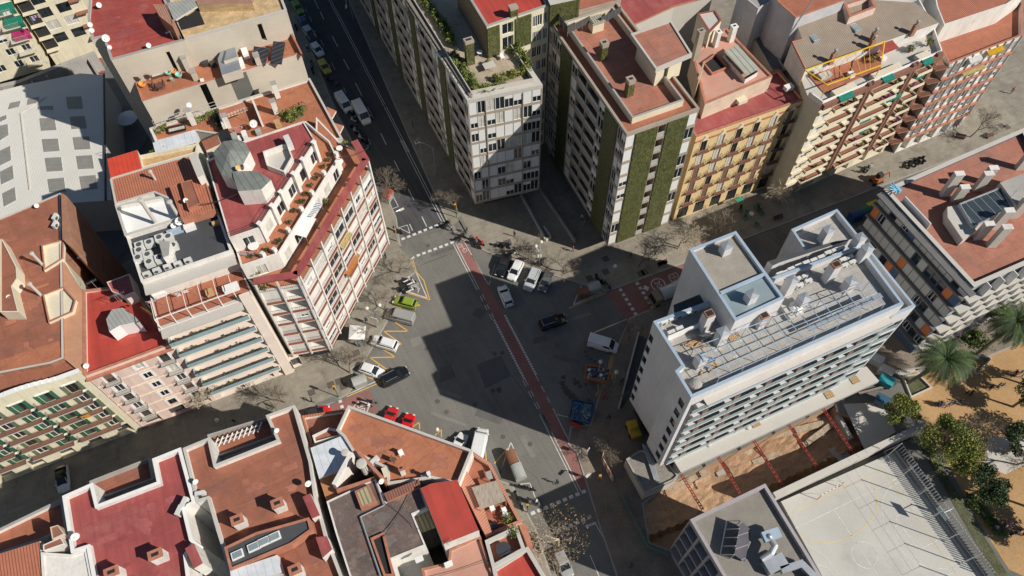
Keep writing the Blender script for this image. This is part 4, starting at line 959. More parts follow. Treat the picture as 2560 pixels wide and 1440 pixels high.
for s, h in (('S 1200,640', 5.0), ('S 1370,720', 3.2), ('S 1690,560', 3.8), ('S 1700,1290', 3.6), ('S 1905,1400', 4.6), ('S 1960,1130', 4.2), ('S 2330,240', 4), ('S 1780,450', 3.4), ('S 2240,960', 4.2)):
    p = W1(s, 20); m = MB(); m.box((p.x, p.y, 19.8), 1.3, .75, h, conc_lt, G_ANG-.35); m.box((p.x, p.y, 19.8+h+.002), 1.4, .85, .15, white, G_ANG-.35); m.build('chimney', tC)
q = ccw(W('S 1430,770 S 1640,1120 S 2220,830 S 2060,520', 22.2)); m = MB(); m.prism(q, 20, 22, conc_lt, cap=False); ring(m, q, .15, 22.001, 22.2, metal); m.sheet(inset(q, .15), 22.05, lined('solar_glass', (.05, .065, .075), (.3, .33, .35), 1.3, G_ANG, .05, .2)); m.build('plant_room', tC)
q = ccw(W('S 2040,460 S 2290,800 S 2600,700 S 2400,320', 22.6)); m = MB(); m.prism(q, 20, 22.6, conc_lt, concrete); m.build('plant_room', tC)
m = MB(); q = ccw(W('S 1265,805 S 1270,960 S 1500,1300 S 1700,1160 S 1440,770', 21.8)); m.prism(q, 20, 21.5, conc_lt, cap=True); m.build('plant_room', tC)
m = MB(); a, b = W('S 600,700 S 985,1110', 20.6); f_ = Fr(a, b); m.fbox(f_, 0, f_.L, .0, .12, 19.6, 21.2, white2); m.build('sign_board', tC)
# ---- school block at the lower right with the slanted lattice front
S1 = W('L 305,1095 L 540,1480 L 1120,1445 L 765,875', 16.2)
S1 = W('L 305,1095 L 560,1530 L 1140,1490 L 765,875', 16.2)
tS = root_at('school_building', 'grey lilac school block with deep square window lattice and gravel roof', 'school', S1)
lilac = mat('lilac_grey', (.36, .33, .34), .8, .08)
def lattice(root, fr):
    cells = []; L = fr.L; n = max(3, round(L/2.05))
    for i in range(4):
        for j in range(n):
            a = L*j/n; cells.append((a+.16, a+L/n-.16, 1.2+i*3.6, 4.4+i*3.6, .9, mat('lattice_glass', (.05, .045, .05), .3)))
    return cells
vol(tS, S1, 16.2, 0, lilac, gravel_dk, .7, .4, cap=lilac, over=0, fac={0: lattice})
# walled sports court and its walls
CT = 1.0
crt = ccw(W('L 860,960 L 1600,640 R 1140,195 R 2050,1440 Z 2480,1560 Z 2080,1560 Z 2040,1400', CT)); crt = ccw(W('L 860,985 L 1580,670 R 2110,1520 Z 2080,1560 L 1140,1490', CT))
m = MB(); m.prism(crt, -.05, CT, concrete, courtm); struct('sports_court', m)
# ---- F: red banded corner block with white fins
FT = W('Z 674,705 Z 742,690 Z 917,397 Z 890,350', 25.0)
z1 = 22.6
Fp = W('Z 678,705 Z 745,690 Z 917,398 Z 890,350 Z 845,300 Z 790,290 Z 545,372 Z 535,420 Z 560,500 Z 600,650', 25.0)
Fp = [W1(s, 25.0) for s in ('Z 676,706', 'Z 744,688', 'Z 918,398', 'Z 889,350')]+[W1(s, 22.6) for s in ('Z 850,355', 'Z 790,292')]+[W1(s, 28.6) for s in ('Z 765,300', 'Z 525,385', 'E 1960,300', 'E 2080,930')]
Fp[0] = W1('Z 641,720', 23.6)
Fp = ccw(Fp) if poly_area(Fp) < 0 else Fp
tF = root_at('apartment_block', 'corner block with oxblood bands and white fins wrapped in balconies, maroon roof', 'apartment block', Fp)
def ffac(root, fr, n=None):
    cells = []; L = fr.L; n = max(1, round(L/3.1)); m = MB(); bd = MB()
    for i in range(6):
        z = 4.5+i*3.0
        bd.fbox(fr, 0, L, .002, .2, z-.28, z+.02, redcap)
        bd.fbox(fr, 0, L, .001, .17, z-.5, z-.281, cream)
        rl = MB(); railing(rl, [fr.p(.05, .17, 0), fr.p(L-.05, .17, 0)], z, .95, rail_dk, .3, .015); rl.build('railing', root)
        for j in range(n):
            a = L*j/n; t = rnd.random()
            if L < 6 and t < .6: cells.append((a+.25, a+L/n-.15, z+.02, z+2.3, 1.3, white)); continue
            if t < .45: cells.append((a+.25, a+L/n-.2, z+.5, z+2.3)); put_window(root, fr, a+.25, z+.5, L/n-.45, 1.8, rnd.choice(['w2', 'w3', 'h2', 'roll', 'cur']))
            elif t < .8: cells.append((a+.9, a+L/n-.9, z+.9, z+2.1)); put_window(root, fr, a+.9, z+.9, L/n-1.8, 1.2, rnd.choice(['w2', 'h2', 'cur']))
    for j in range(n+1): m.fbox(fr, min(L-.22, max(0, L*j/n-.11)), min(L, max(.22, L*j/n+.11)), .002, .28, 3.5, 24.8, white)
    bd.build('floor_band', root); m.build('fins', root)
    return cells
vol(tF, Fp, 22.6, 3.5, white, terra3, .05, .25, fac={0: ffac, 1: ffac, 2: ffac})
gb = MB(); gb.prism(inset(Fp, 1.3), .1, 3.5, shopdk, cap=False); gb.build('ground_floor', tF)
gb = MB(); gb.add([(v.x, v.y, 3.5) for v in Fp], [tuple(reversed(range(len(Fp))))], cream); gb.build('soffit', tF)
m = MB()      # red ring beam carried on the fins round the roof terrace
for i in (0, 1, 2):
    f_ = Fr(Fp[i], Fp[i+1]); m.fbox(f_, -.0, f_.L, -.75, .3, 24.8, 25.02, maroon)
    for j in range(round(f_.L/3.1)+1): pass
m.build('ring_beam', tF)
m = MB()
for i in (0, 1, 2):
    f_ = Fr(Fp[i], Fp[i+1]); railing(m, [f_.p(0, .2, 0), f_.p(f_.L, .2, 0)], 22.6, .9, rail_dk, .25)
m.build('railing', tF)
# attic storeys set back in two steps
F2 = [W1(s, 26.0) for s in ('F 380,1190', 'F 730,1080', 'F 1310,170', 'F 1260,60')]
F2 = W('F 385,1195 F 745,1075 F 1305,175 F 1230,20 E 2000,100 E 2100,900', 26.0)
F2 = [W1('F 385,1195', 26), W1('F 745,1075', 26), W1('F 1305,175', 26), W1('F 1230,10', 26), W1('Z 770,302', 28.6), Fp[-3], Fp[-2]] if False else W('F 385,1195 F 745,1075 F 1305,175 F 1230,10 F 1000,-180 F 300,60 F 60,120', 26)
def attic(root, fr):
    cells = []; n = max(1, int(fr.L/2.6))
    for j in range(n):
        a = fr.L*(j+.3)/n; h = 2.1; cells.append((a, a+1.4, 22.7, 24.8)); put_window(root, fr, a, 22.7, 1.4, 2.1, rnd.choice(['w2', 'w2', 'cur']))
    return cells
vol(tF, F2, 26, 22.6, white, terra3, .7, .2, fac={0: attic, 1: attic})
F3 = W('F 275,930 F 555,835 F 1095,10 F 980,-180 F 410,10 F 60,200', 28.6)
def attic2(root, fr):
    cells = []; n = max(1, int(fr.L/3))
    for j in range(n):
        a = fr.L*(j+.35)/n; cells.append((a, a+1.5, 25.5, 27.6)); put_window(root, fr, a, 25.5, 1.5, 2.1, rnd.choice(['w2', 'w3d', 'cur', 'w2']))
    return cells
vol(tF, F3, 28.6, 24, white, maroon, .25, .18, fac={0: attic2, 1: attic2})
m = MB()
for f_ in (Fr(F3[0], F3[1]), Fr(F3[1], F3[2])):
    railing(m, [f_.p(0, -.25, 0), f_.p(f_.L, -.25, 0)], 28.55, .9, rail_dk, .35, .018, True, (1, .5, .1))
m.build('railing', tF)
m = MB()
for s in ('F 560,790', 'F 680,620', 'F 765,490', 'F 885,315', 'F 970,180', 'F 1075,20'): p = W1(s, 29.3); m.box((p.x, p.y, 24), .5, .5, 5.3, white, G_ANG+.6); m.box((p.x, p.y, 29.303), .62, .62, .12, white2, G_ANG+.6)
for s in ('F 830,840', 'F 955,640', 'F 1055,485', 'F 1170,300', 'F 1285,120', 'F 700,1030', 'F 590,1070'): p = W1(s, 26.5); m.box((p.x, p.y, 22.6), .5, .5, 4.0, white, G_ANG+.6)
m.build('pier', tF)
# octagonal stair tower and the flat glass roofed box
oc = ccw(W('e 1160,840 e 1195,1010 e 1280,1180 e 1440,1225 e 1600,1040 e 1710,830 e 1640,700 e 1520,650 e 1310,680', 31)); m = MB(); m.prism(oc, 28, 31, white, cap=False); cx = sum((v for v in oc), Vector((0, 0)))/len(oc)
for i in range(len(oc)): a, b = oc[i], oc[(i+1) % len(oc)]; m.add([(a.x, a.y, 31), (b.x, b.y, 31), (cx.x, cx.y, 32)], [(0, 1, 2)], glassgrey)
m.build('stair_tower', tF)
q = ccw(W('e 1440,1130 e 1530,1430 e 1880,1400 e 2025,1260 e 1930,1190 e 1800,1120', 31.3)); m = MB(); m.prism(q, 28, 31.3, white, glassgrey); m.build('stair_house', tF)
q = ccw(W('e 1900,830 e 1960,1040 e 2220,1140 e 2350,910 e 2270,700', 29.4)); m = MB(); ring(m, q, .2, 28.3, 29.4, white); m.sheet(inset(q, .2), 28.42, conc_lt); m.build('light_well', tF)
# ---- G1: block with six green glass balconies and the dark air conditioning roof
Gp = [W1('Z 541,1001', 0), W1('Z 738,925', 0), W1('F 130,600', 27), W1('F 30,200', 27), W1('E 1345,270', 26), W1('E 1300,95', 26), W1('E 1012,178', 26), W1('E 1090,610', 26)]
Gf = W('Z 541,1001 Z 738,925', 0); gfr = Fr(Gf[0], Gf[1]); bk = lambda a, o, z=0: gfr.p(a, o, z)
tG = root_at('apartment_block', 'block with six green glass balcony fronts below a dark roof full of air conditioners', 'apartment block', [Gf[0], Gf[1], W1('E 1090,610', 27)])
L = gfr.L
GF = [Vector(v[:2]) for v in (Gf[0], Gf[1])]
def gfac(root, fr):
    cells = []
    for i in range(6):
        z = 3.9+i*3.15
        cells.append((.5, fr.L-1.9, z, z+2.5, 1.2, white))
        for k in range(4): put_window(root, Fr(fr.p(0, -1.15, 0), fr.p(fr.L, -1.15, 0)), .8+k*(fr.L-3)/4, z, (fr.L-3)/4-.5, 2.2, rnd.choice(['w2', 'w2', 'w3', 'h2']))
        b = MB(); b.fbox(fr, .25, fr.L-1.65, .002, 1.15, z-.3, z, pinkw); bb = b.build('balcony', root)
        q = MB(); q.fbox(fr, .3, fr.L-1.7, 1.05, 1.12, z+.03, z+1.0, glassb); q.fbox(fr, .3, .36, .05, 1.05, z+.03, z+1.0, glassb); q.fbox(fr, .3, fr.L-1.7, 1.02, 1.15, z+1.003, z+1.06, metaldk); q.build('railing', bb)
    for k in range(3): cells.append((1+k*4.6, 4.8+k*4.6, .3, 3.1, .8, shopdk))
    return cells
_R = W1('F 440,1440', 23.3); 
G0 = [GF[0], GF[1], Vector(W1('F 340,1130', 25.5)[:2]), Vector(W1('E 1240,1000', 25.5)[:2])]
vol(tG, G0, 22.7, 0, pinkw, terra, .15, .2, fac={0: gfac})
m = MB(); m.fbox(gfr, .2, L-1.7, -.6, 1.3, 22.4, 22.69, conc_lt); m.fbox(gfr, L-1.6, L-.2, .0, .35, 0, 24.2, pinkw); m.build('eaves_slab', tG)
# pergola posts on the attic terrace
m = MB()
for k in range(6):
    a = .4+k*(L-2.4)/5; m.tube(bk(a, -.2, 22.7), bk(a, -.2, 25), .06, white2, 5); m.tube(bk(a, -.2, 25), bk(a, -3.2, 25), .05, white2, 4)
m.tube(bk(.4, -.2, 25), bk(L-2, -.2, 25), .07, white2, 4); m.build('pergola', tG)
# roof levels
Gd = W('E 1225,1000 E 1335,1345 E 2200,1045 E 2060,640 E 1700,735 E 1610,870', 27); Gd = W('E 1190,900 E 1335,1345 E 2200,1050 E 2055,650 E 1710,740', 27)
vol(tG, Gd, 27, 22.5, white, bitumen, .6, .3, pm=white, fac={0: lambda r_, f_: []})
m = MB(); f_ = Fr(Gd[1], Gd[2]); m.fbox(f_, 0, f_.L, .0, 1.6, 26.0, 26.3, conc_lt); m.fbox(f_, 0, f_.L, .0, .7, 25.0, 25.2, terracap); m.build('eaves_slab', tG)
Gw = W('E 1088,612 E 1182,905 E 1705,742 E 1615,515', 27.4); vol(tG, Gw, 27.4, 0, white, white2, .9, .25, cap=conc_lt)
Gt = W('E 1040,355 E 1090,612 E 1615,512 E 1710,742 E 2032,648 E 1850,115 E 1300,95 E 1300,240', 27.6); Gt = W('E 1040,358 E 1090,606 E 1460,495 E 1610,560 E 1700,735 E 2030,645 E 1868,120 E 1345,268', 27.6)
vol(tG, Gt, 27.6, 0, white, claytile, .1, .2, cap=conc_lt)
Gr = W('E 1012,180 E 1045,358 E 1345,268 E 1300,95', 27.9); vol(tG, Gr, 27.9, 0, conc_lt, redmetal, 0)
Gl = W('E 1345,268 E 1868,120 E 1880,30 E 1300,150', 27.2); vol(tG, Gl, 27.2, 0, creamy, wood, .6, .3)
q = W('E 1605,440 E 1720,750 E 2030,655 E 1935,345 E 1800,375', 28.5); vol(tG, q, 28.5, 27, terracap, claytile, .15, .12)
q = W('E 1710,400 E 1780,650 E 1900,600 E 1815,375', 29.2); vol(tG, q, 29.2, 27, terracap, terra4, .1, .1)
q = W('E 1790,160 E 1870,355 E 1930,330 E 1850,110', 30); m = MB(); m.prism(ccw(q), 27, 30, white, conc_lt); m.build('chimney_stack', tG)
for s, z0, h, r in (('E 1470,375', 27.5, 1.6, .18), ('E 1470,775', 27, 4.6, .26), ('E 1700,740', 27, 3.4, .24)): pipe_chimney(tG, s, z0, h, r)
pc = ccw(W('E 1500,950 E 1545,1115 E 1600,1090 E 1610,960', 28.3)); m = MB(); m.prism(pc, 26.4, 28.3, white, concrete); m.build('chimney_stack', tG)
# ---- pink house
PK = [W1('Z 358,1072', 0), W1('Z 541,1001', 0)]; f_ = Fr(PK[0], PK[1])
Pb = [Vector(PK[0][:2]), Vector(PK[1][:2]), Vector(W1('I 1250,40', 18.8)[:2]), Vector(W1('I 790,100', 18.8)[:2])]
tP = root_at('apartment_house', 'pink house with white framed windows, small iron balconies and bright red roof', 'apartment house', Pb)
def pfac(root, fr):
    cells = []; m = MB()
    for i in range(5):
        z = 3.2+i*3.0
        m.fbox(fr, 0, fr.L, .002, .1, z-.2, z-.05, creamy)
        for j, c in enumerate((.14, .5, .8)):
            w_ = 1.15; a = fr.L*c; h = 2.2 if j != 1 else 1.6; zz = z+(.0 if j != 1 else .6); cells.append((a, a+w_, zz, zz+h)); put_window(root, fr, a, zz, w_, h, rnd.choice(['cur', 'w2b', 'h2b', 'w2']))
            for s_ in (a-.3, a+w_+.0): m.fbox(fr, s_, s_+.3, .002, .06, zz-.1, zz+h+.25, white2)
            m.fbox(fr, a, a+w_, .002, .06, zz+h+.001, zz+h+.25, white2)
            if j != 1: balcony(root, fr, a-.5, a+w_+.5, z, .7, conc_lt, rail_dk, .95, .12, .2)
    m.fbox(fr, -.1, fr.L+.1, .0, .45, 17.9, 18.2, terracap); m.build('window_surround', root)
    for k in range(3): cells.append((fr.L*k/3+.8, fr.L*k/3+3.2, .2, 2.7, .6, shopdk))
    return cells
zr = vol(tP, Pb, 18.9, 0, pink, redbright, .5, .28, fac={0: pfac}, cap=terracap)
q = ccw(W('I 1045,120 I 1190,150 I 1275,115 I 1270,60 I 1030,90', 20.6)); q = W('I 1060,110 I 1180,150 I 1275,110 I 1225,-60 I 1010,20', 20.9)
vol(tP, q, 20.9, 18, pinkw, maroon, .1, .1, fac={0: lambda r_, f2: [(.4, 1.4, 18.4, 20.4, .5, void)]})
m = MB(); ap = ccw(W('I 1005,375 I 1035,490 I 1135,430 I 1265,400 I 1340,500 I 1270,350 I 1170,265 I 1060,275', 21)); 
body = ccw(W('I 1035,488 I 1135,430 I 1265,402 I 1320,400 I 1275,340 I 1160,262 I 1060,280 I 1005,370', 21)); m.prism(body, 18.3, 21, white2, greyroof); m.build('stair_house', tP)
# ---- cream house with green shutters
CRl = Vector(W1('Z -160,1274', 0)[:2]); Cc = [CRl, Vector(PK[0][:2]), Vector(W1('I 800,100', 18.8)[:2])+Vector((-.4, .2)), Vector(W1('I 600,-200', 20)[:2]), Vector(W1('Z -260,700', 20)[:2])]
tD = root_at('apartment_house', 'cream house with green louvred shutters, long balconies and a curved white gable', 'apartment house', Cc)
def dfac(root, fr):
    cells = []; m = MB(); L = fr.L; sp = 3.35
    for i in range(5):
        z = 4.2+i*2.95
        for j in range(8):
            a = L-2.9-j*sp; cells.append((a, a+1.3, z, z+2.35)); put_window(root, fr, a, z, 1.3, 2.35, ('gs' if (i*3+j) % 3 else 'gt')+('b' if rnd.random() < .4 else ''))
            m.fbox(fr, a-.25, a+1.55, .002, .12, z+2.4, z+2.62, white2)
        for k in range(4):
            b1 = L-1.6-k*(2*sp); b0 = b1-2*sp+.9; balcony(root, fr, b0, b1, z, .8, brownband, rail_dk, 1.0, .1, .18, edge=conc_lt)
    m.build('lintel', root)
    for k in range(6): a = L-3.4-k*4.2; cells.append((a, a+2.4, .2, 3.4, 1.0, shopdk))
    return cells
zr = vol(tD, Cc, 19.4, 0, creamy, terra4, .3, .25, fac={0: dfac})
m = MB(); f_ = Fr(Cc[0], Cc[1])
n = 40
for k in range(n):     # wavy parapet
    a0, a1 = f_.L*k/n, f_.L*(k+1)/n; t = (f_.L-(a0+a1)/2)
    h = .9+.8*max(0, math.cos((t-8.0)/3.2)) if t < 13 else 1.2+.5*math.cos((t-17)/2.5)
    m.fbox(f_, a0, a1, -.35, .12, 19.1, 19.4+h, creamy); m.fbox(f_, a0, a1, -.4, .2, 19.4+h+.002, 19.4+h+.16, white2)
m.build('gable', tD)
# brick party wall standing over the yard, roofs behind the cream house
bw = W('c 930,-60 c 1010,20 c 1090,480 c 1240,950 c 1250,1110 c 930,1090 c 930,640', 20.5)
BR = ccw(W('E 0,740 E 570,500 c 935,1090 I 600,740 I 470,790 I 0,880 Z -80,960 Z -80,560', 20))
tI = root_at('building', 'large terracotta roofed block with brick party walls and two light wells', 'building', BR)
vol(tI, BR, 20, 0, brickw, terra4, .25, .25, cap=conc_lt, over=.0)
m = MB()
W2 = W('E 575,495 E 640,530 c 1010,60 c 1090,480 c 1240,950 c 1230,1120 I 780,880 I 600,750 I 600,310 c 930,650 c 925,360', 20.8)
vol(tI, ccw(W('E 575,500 E 600,960 E 590,1130 I 600,300 I 595,740 I 640,700 I 700,100 E 640,530', 21)) if False else W('E 578,498 E 590,940 E 690,1030 E 632,530', 20.8), 20.8, 0, brickw, brickw, 0)
vol(tI, W('E 590,1130 E 598,1440 I 600,740 I 780,890 I 780,80 E 770,1420', 19.6), 19.6, 0, brickw, mat('brick_coping', (.48, .25, .15), .9), 0)
for s in ('c 620,440 c 660,820 c 950,640 c 960,350', 'c 640,1180 c 730,1600 c 1090,1440 c 1140,1260 c 960,1060'):
    q = ccw(W(s, 20.2)); m = MB(); ring(m, q, .18, 19.6, 20.2, cream, terracap); m.sheet(inset(q, .18), 19.78, cream); m.build('light_well', tI)
for s in ('c 655,750', 'c 625,1200'): pipe_chimney(tI, s, 19.7, 3.0, .2)
q = W('I 0,180 I 160,470 I 200,480 I 50,-60 I 0,-100', 20.6); q = ccw(W('c 0,350 c 40,350 c 250,760 c 260,930 c 180,1050 c 280,1440 c 0,1440', 21.8)); vol(tI, q, 21.8, 19, cream, terra4, .12, .15)
m = MB(); m.sheet(ccw(W('c 0,540 c 80,540 c 105,810 c 0,820', 21.1)), 21.1, glassroofm); m.build('rooflight', tI)
m = MB(); m.sheet(ccw(W('I 0,760 I 560,575 I 590,730 I 460,790 I 0,870', 19.8)), 19.79, terra3); m.build('roof_patch', tI)
# ---- shed with the ribbed roof
SH = W('Z -80,215 A 0,860 A 200,810 A 760,695 A 975,710 A 1000,1240 E 1060,570 E 700,595 E 0,770 Z -80,580', 8.5); SH = ccw(SH)
tH = root_at('warehouse', 'long shed with pale ribbed roof and grey rooflights', 'warehouse', SH)
vol(tH, SH, 8.5, 0, conc_lt, shedroof, 0)
m = MB(); rg = W('A 195,1070 E 280,470', 8.6)
a, b = rg; m.tube(a+Vector((0, 0, .0)), b+Vector((0, 0, .0)), .12, conc_lt, 4); m.tube(a, W1('A 440,920', 8.5), .1, conc_lt, 4); m.tube(W1('A 985,700', 8.9), W1('E 1000,570', 8.9), .18, metaldk, 6); m.build('gutter', tH)
for s in ('A 75,1035 A 180,1010 A 195,955 A 95,975', 'A 255,995 A 350,970 A 370,918 A 265,935', 'A 358,1035 A 502,1033 A 497,1002 A 358,1008', 'A 640,1030 A 782,1025 A 768,912 A 625,918', 'A 375,1120 A 390,1238 A 535,1230 A 515,1115', 'A 660,1105 A 680,1222 A 820,1212 A 800,1098', 'A 398,1318 A 415,1438 A 565,1428 A 548,1312', 'A 690,1300 A 710,1418 A 858,1410 A 842,1290', 'A 0,1190 A 0,1330 A 80,1280 A 72,1175', 'A 0,1110 A 0,1155 A 62,1125 A 60,1088',
          'E 425,170 E 445,298 E 595,290 E 578,162', 'E 722,152 E 742,275 E 890,268 E 872,142', 'E 450,370 E 470,495 E 622,485 E 605,356', 'E 752,345 E 775,470 E 922,458 E 905,330', 'E 0,100 E 0,240 E 105,190 E 95,55', 'E 0,300 E 12,420 E 130,365 E 118,240', 'E 22,505 E 38,630 E 152,570 E 140,445'):
    m = MB(); q = ccw(W(s, 8.6)); m.prism(q, 8.45, 8.6, metal, shedlight); m.build('rooflight', tH)
# yard between the shed and the row
m = MB(); m.sheet(ccw(W('A 985,700 A 1040,560 A 1450,1200 E 1090,620 E 1230,1000 c 1600,900 c 1000,0 E 1010,560', .2)), .2, conc_dk); struct('yard', m)
# ---- cream block at the upper left with balconies
T1 = W('A 210,-60 A 900,400', 10)
ft = W('Z -60,240 Z 225,150', 0)
ft = W('a -200,1290 a 760,1010', 3); ft2 = W('a 760,1010 a 1400,760', 3)
TL = [Vector(ft[0][:2]), Vector(ft[1][:2])]; f1 = Fr(TL[0], TL[1])
q0, q1 = W('a 640,700 a 1380,560', 7)
tT = root_at('apartment_block', 'cream block with square windows and green awnings above the walled yard', 'apartment block', [ft[0], ft[1], W1('a 700,-300', 20)])
def tl(cols, w_, h, z0, nf, st, fh=2.95):
    def f(root, fr):
        cells = []
        for i in range(nf):
            for c in cols: a = fr.L*c-w_/2; z = z0+i*fh; cells.append((a, a+w_, z, z+h)); put_window(root, fr, a, z, w_, h, rnd.choice(st))
        return cells
    return f
bk2 = Vector((-f1.n.x, -f1.n.y))*12
vol(tT, [TL[0], TL[1], TL[1]+bk2, TL[0]+bk2], 24, 3, creamy, conc_lt, .3, .2, fac={0: tl([.35, .62, .86], 1.5, 1.5, 5.0, 6, ['w2', 'h2'])})
m0, m1 = W('a 900,690 a 1330,560', 5.5); f2 = Fr(m0, m1); e2 = f2.p(-2.6, 0, 0); e3 = f2.p(f2.L+2.5, 0, 0); b3 = Vector((-f2.n.x, -f2.n.y))*10
vol(tT, [Vector(e2[:2]), Vector(e3[:2]), Vector(e3[:2])+b3, Vector(e2[:2])+b3], 26, 0, creamy, conc_lt, .3, .2, fac={0: tl([.34, .66], 2.3, 2.0, 6.3, 7, ['w2d', 'w3d', 'cur', 'w2d'])})
m = MB()
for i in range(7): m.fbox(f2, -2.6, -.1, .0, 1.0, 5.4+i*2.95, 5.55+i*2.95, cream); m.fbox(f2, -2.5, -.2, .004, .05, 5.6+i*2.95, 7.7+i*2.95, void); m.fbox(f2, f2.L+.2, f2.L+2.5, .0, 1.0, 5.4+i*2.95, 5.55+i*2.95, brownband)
m.build('balcony_band', tT)
for i in range(5):
    z = 5.2+i*2.95; balcony(tT, f1, f1.L*.74-1.4+1.2, f1.L*.74+3.0, z, 1.2, cream, rail_lt, .95, .18, .2, solid=None)
YW = W('a -100,1330 a 300,1240 a 740,1060 a 1430,800', 4.5)
wl = thing('garden_wall', 'long grey wall with buttresses between the cream block and the shed', 'wall', W1('a 740,1060', 0)); m = MB(); bt = MB()
for i in range(3):
    f_ = Fr(YW[i], YW[i+1]); m.fbox(f_, 0, f_.L, -.9, .0, 0, 4.5-.002*i, concrete)
    for t in (.3, .8): bt.fbox(f_, f_.L*t, f_.L*t+.4, 0, .8, 0, 4.0, concrete)
m.build('coping', wl); bt.build('buttress', wl)
m = MB(); m.sheet(ccw(W('a 760,1010 a 0,1240 a 0,1290 a 740,1080 a 1430,790 a 1380,560 a 700,700', .3)), .3, soil); m.sheet(ccw(W('a 350,1270 a 760,1090 a 1520,830 a 1560,1100 a 1000,1110', .25)), .25, maroon); struct('yard_terrace', m)
# ---- row of stepped beige houses west of the street
R1 = W('A 1050,560 A 1730,370 A 1500,60 A 1430,-60 A 700,-60 A 830,160 A 860,400 A 970,340', 30.5)
R1 = W('A 1050,565 A 1750,375 A 1540,-60 A 850,-60 A 830,170 A 865,370 A 975,345', 30.5)
tR = root_at('terraced_block', 'stepped block of beige party walls with red flat roof and terracotta terraces', 'building', R1)
slot = lambda c, w_, z0_, z1_, d_=.8: (lambda r_, f2: [(f2.L*c, f2.L*c+w_, z0_, z1_, d_, void)])
vol(tR, R1, 30.5, 0, beige, redpaint, .35, .3, cap=concrete, fac={0: slot(.69, .6, 25, 29.2)})
R2 = W('A 1740,370 B 350,95 B 300,-60 A 1600,-60', 30.5); R2 = W('d 700,590 d 2260,150 d 2180,-60 d 500,-60 d 560,270', 30.5)
vol(tR, R2, 30.5, 0, beige, sandbrick, .4, .3, cap=conc_lt, pm=conc_lt, fac={0: slot(.69, .7, 26, 29.4)})
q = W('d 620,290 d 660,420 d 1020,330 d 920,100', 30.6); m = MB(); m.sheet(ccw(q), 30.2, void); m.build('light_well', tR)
vol(tR, W('d 350,240 d 550,400 d 560,280 d 460,60 d 250,60', 33), 33, 28, brickw, claytile_b, .1, .2)
q = ccw(W('d 540,290 d 600,290 d 920,90 d 860,-30 d 450,50', 33)); m = MB(); m.prism(q, 32.7, 33, conc_lt, greyroof, bottom=True); m.build('lean_to', tR)
vol(tR, W('d 920,70 d 1750,50 d 1700,-60 d 880,-60', 31.5), 31.5, 28, sandbrick, claytile_b, 0)
# second level terraces
R3 = W('A 1345,955 d 880,1280 d 840,1060 d 740,630 A 1260,720', 25.5); R3 = W('A 1345,955 A 1840,808 A 1790,645 A 1265,725', 25.5)
vol(tR, W('A 1345,955 A 2305,665 d 2500,800 d 2300,450 A 1790,600 A 1265,722', 25.5) if False else W('A 1345,955 d 2470,790 d 2290,450 A 1262,722', 25.5), 25.5, 0, beige, terra3, .35, .2, cap=terracap, fac={0: slot(.345, 1.1, 12, 25.1, 1.6)})
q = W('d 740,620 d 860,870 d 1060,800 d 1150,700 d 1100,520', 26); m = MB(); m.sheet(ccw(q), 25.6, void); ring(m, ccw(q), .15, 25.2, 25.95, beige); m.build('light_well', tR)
q = W('d 880,1290 d 960,1250 d 1000,1600 d 900,1400', 25.5)
for s, h, a_ in (('d 790,1040', 2.6, 0), ('d 1080,820', 2.4, 0), ('d 1850,970', 2.0, 0), ('d 900,1180', 1.6, 0)): chimney(tR, s, 25.2, h, .8, 1.0, beige, cap=concrete, slot=False)
q = ccw(W('d 1220,880 d 1285,1120 d 1570,1030 d 1480,700 d 1270,760', 27)); m = MB(); m.prism(q, 25.2, 26.9, beige, mat('zinc_roof', (.32, .35, .38), .35, .1, metal=.4)); m.build('roof_hatch', tR)
q = ccw(W('d 1350,700 d 1300,880 d 1510,810 d 1460,690', 28)); m = MB(); m.prism(q, 26.9, 27.5, beige, MATS['zinc_roof']); m.build('roof_hatch', tR)
m = MB(); q = ccw(W('d 1330,1130 d 1450,1440 d 1710,1440 d 1570,1050', 25)); 
dk = mat('slate_wall', (.13, .135, .12), .8, .06); f_ = Fr(R3[0], W1('d 2470,790', 25.5)); m.fbox(f_, f_.L*.53, f_.L*.64, .003, .06, 20, 25.1, dk); m.build('cladding', tR)
# third level
R4 = W('e 60,1060 e 290,850 e 2560,50', 21)
R4 = W('e 250,700 B 850,1330 B 770,1100 B 590,740 A 1435,1150', 21.5); R4 = W('e 250,700 e 900,520 e 1650,640 B 900,1320 B 585,740 e 200,480', 21.5)
vol(tR, R4, 21.5, 0, white, terra3, .5, .25, cap=conc_lt)
m = MB(); q = ccw(W('e 250,700 e 290,850 e 930,680 e 875,505', 23.5)); m.prism(q, 23.3, 23.5, white2, whitesheet, bottom=True); q2 = inset(q, .5); m.prism(q2, 21, 23.29, cream, cap=False); m.build('lean_to', tR)
vol(tR, W('e 50,930 e 90,1080 e 880,800 e 860,680 e 290,845', 22.6), 22.6, 0, cream, wood, .5, .3)
m = MB(); q = ccw(W('e 980,680 e 1050,820 e 1270,720 e 1220,580', 23.6)); m.prism(q, 21, 23.6, cream, terra4); m.build('lean_to', tR)
for a_, b_ in (('e 1240,250', 'e 1310,460'), ('e 1730,10', 'e 1860,340'), ('e 220,490', 'e 300,680')):
    A_, B_ = W1(a_, 22.8), W1(b_, 22.8); f_ = Fr(A_, B_); m = MB(); m.fbox(f_, 0, f_.L, -.15, .15, 20.5, 22.8, white); m.build('party_wall', tR)
m = MB(); A_, B_ = W('e 1260,280 e 1640,140', 23.4); f_ = Fr(A_, B_); m.fbox(f_, 0, f_.L, -.8, .8, 23.2, 23.4, terracap); m.fbox(f_, 0, f_.L, .6, .8, 23, 23.6, lined('awning_stripe', (.6, .5, .4), (.5, .2, .1), .5, G_ANG, .4)); m.build('awning', tR)
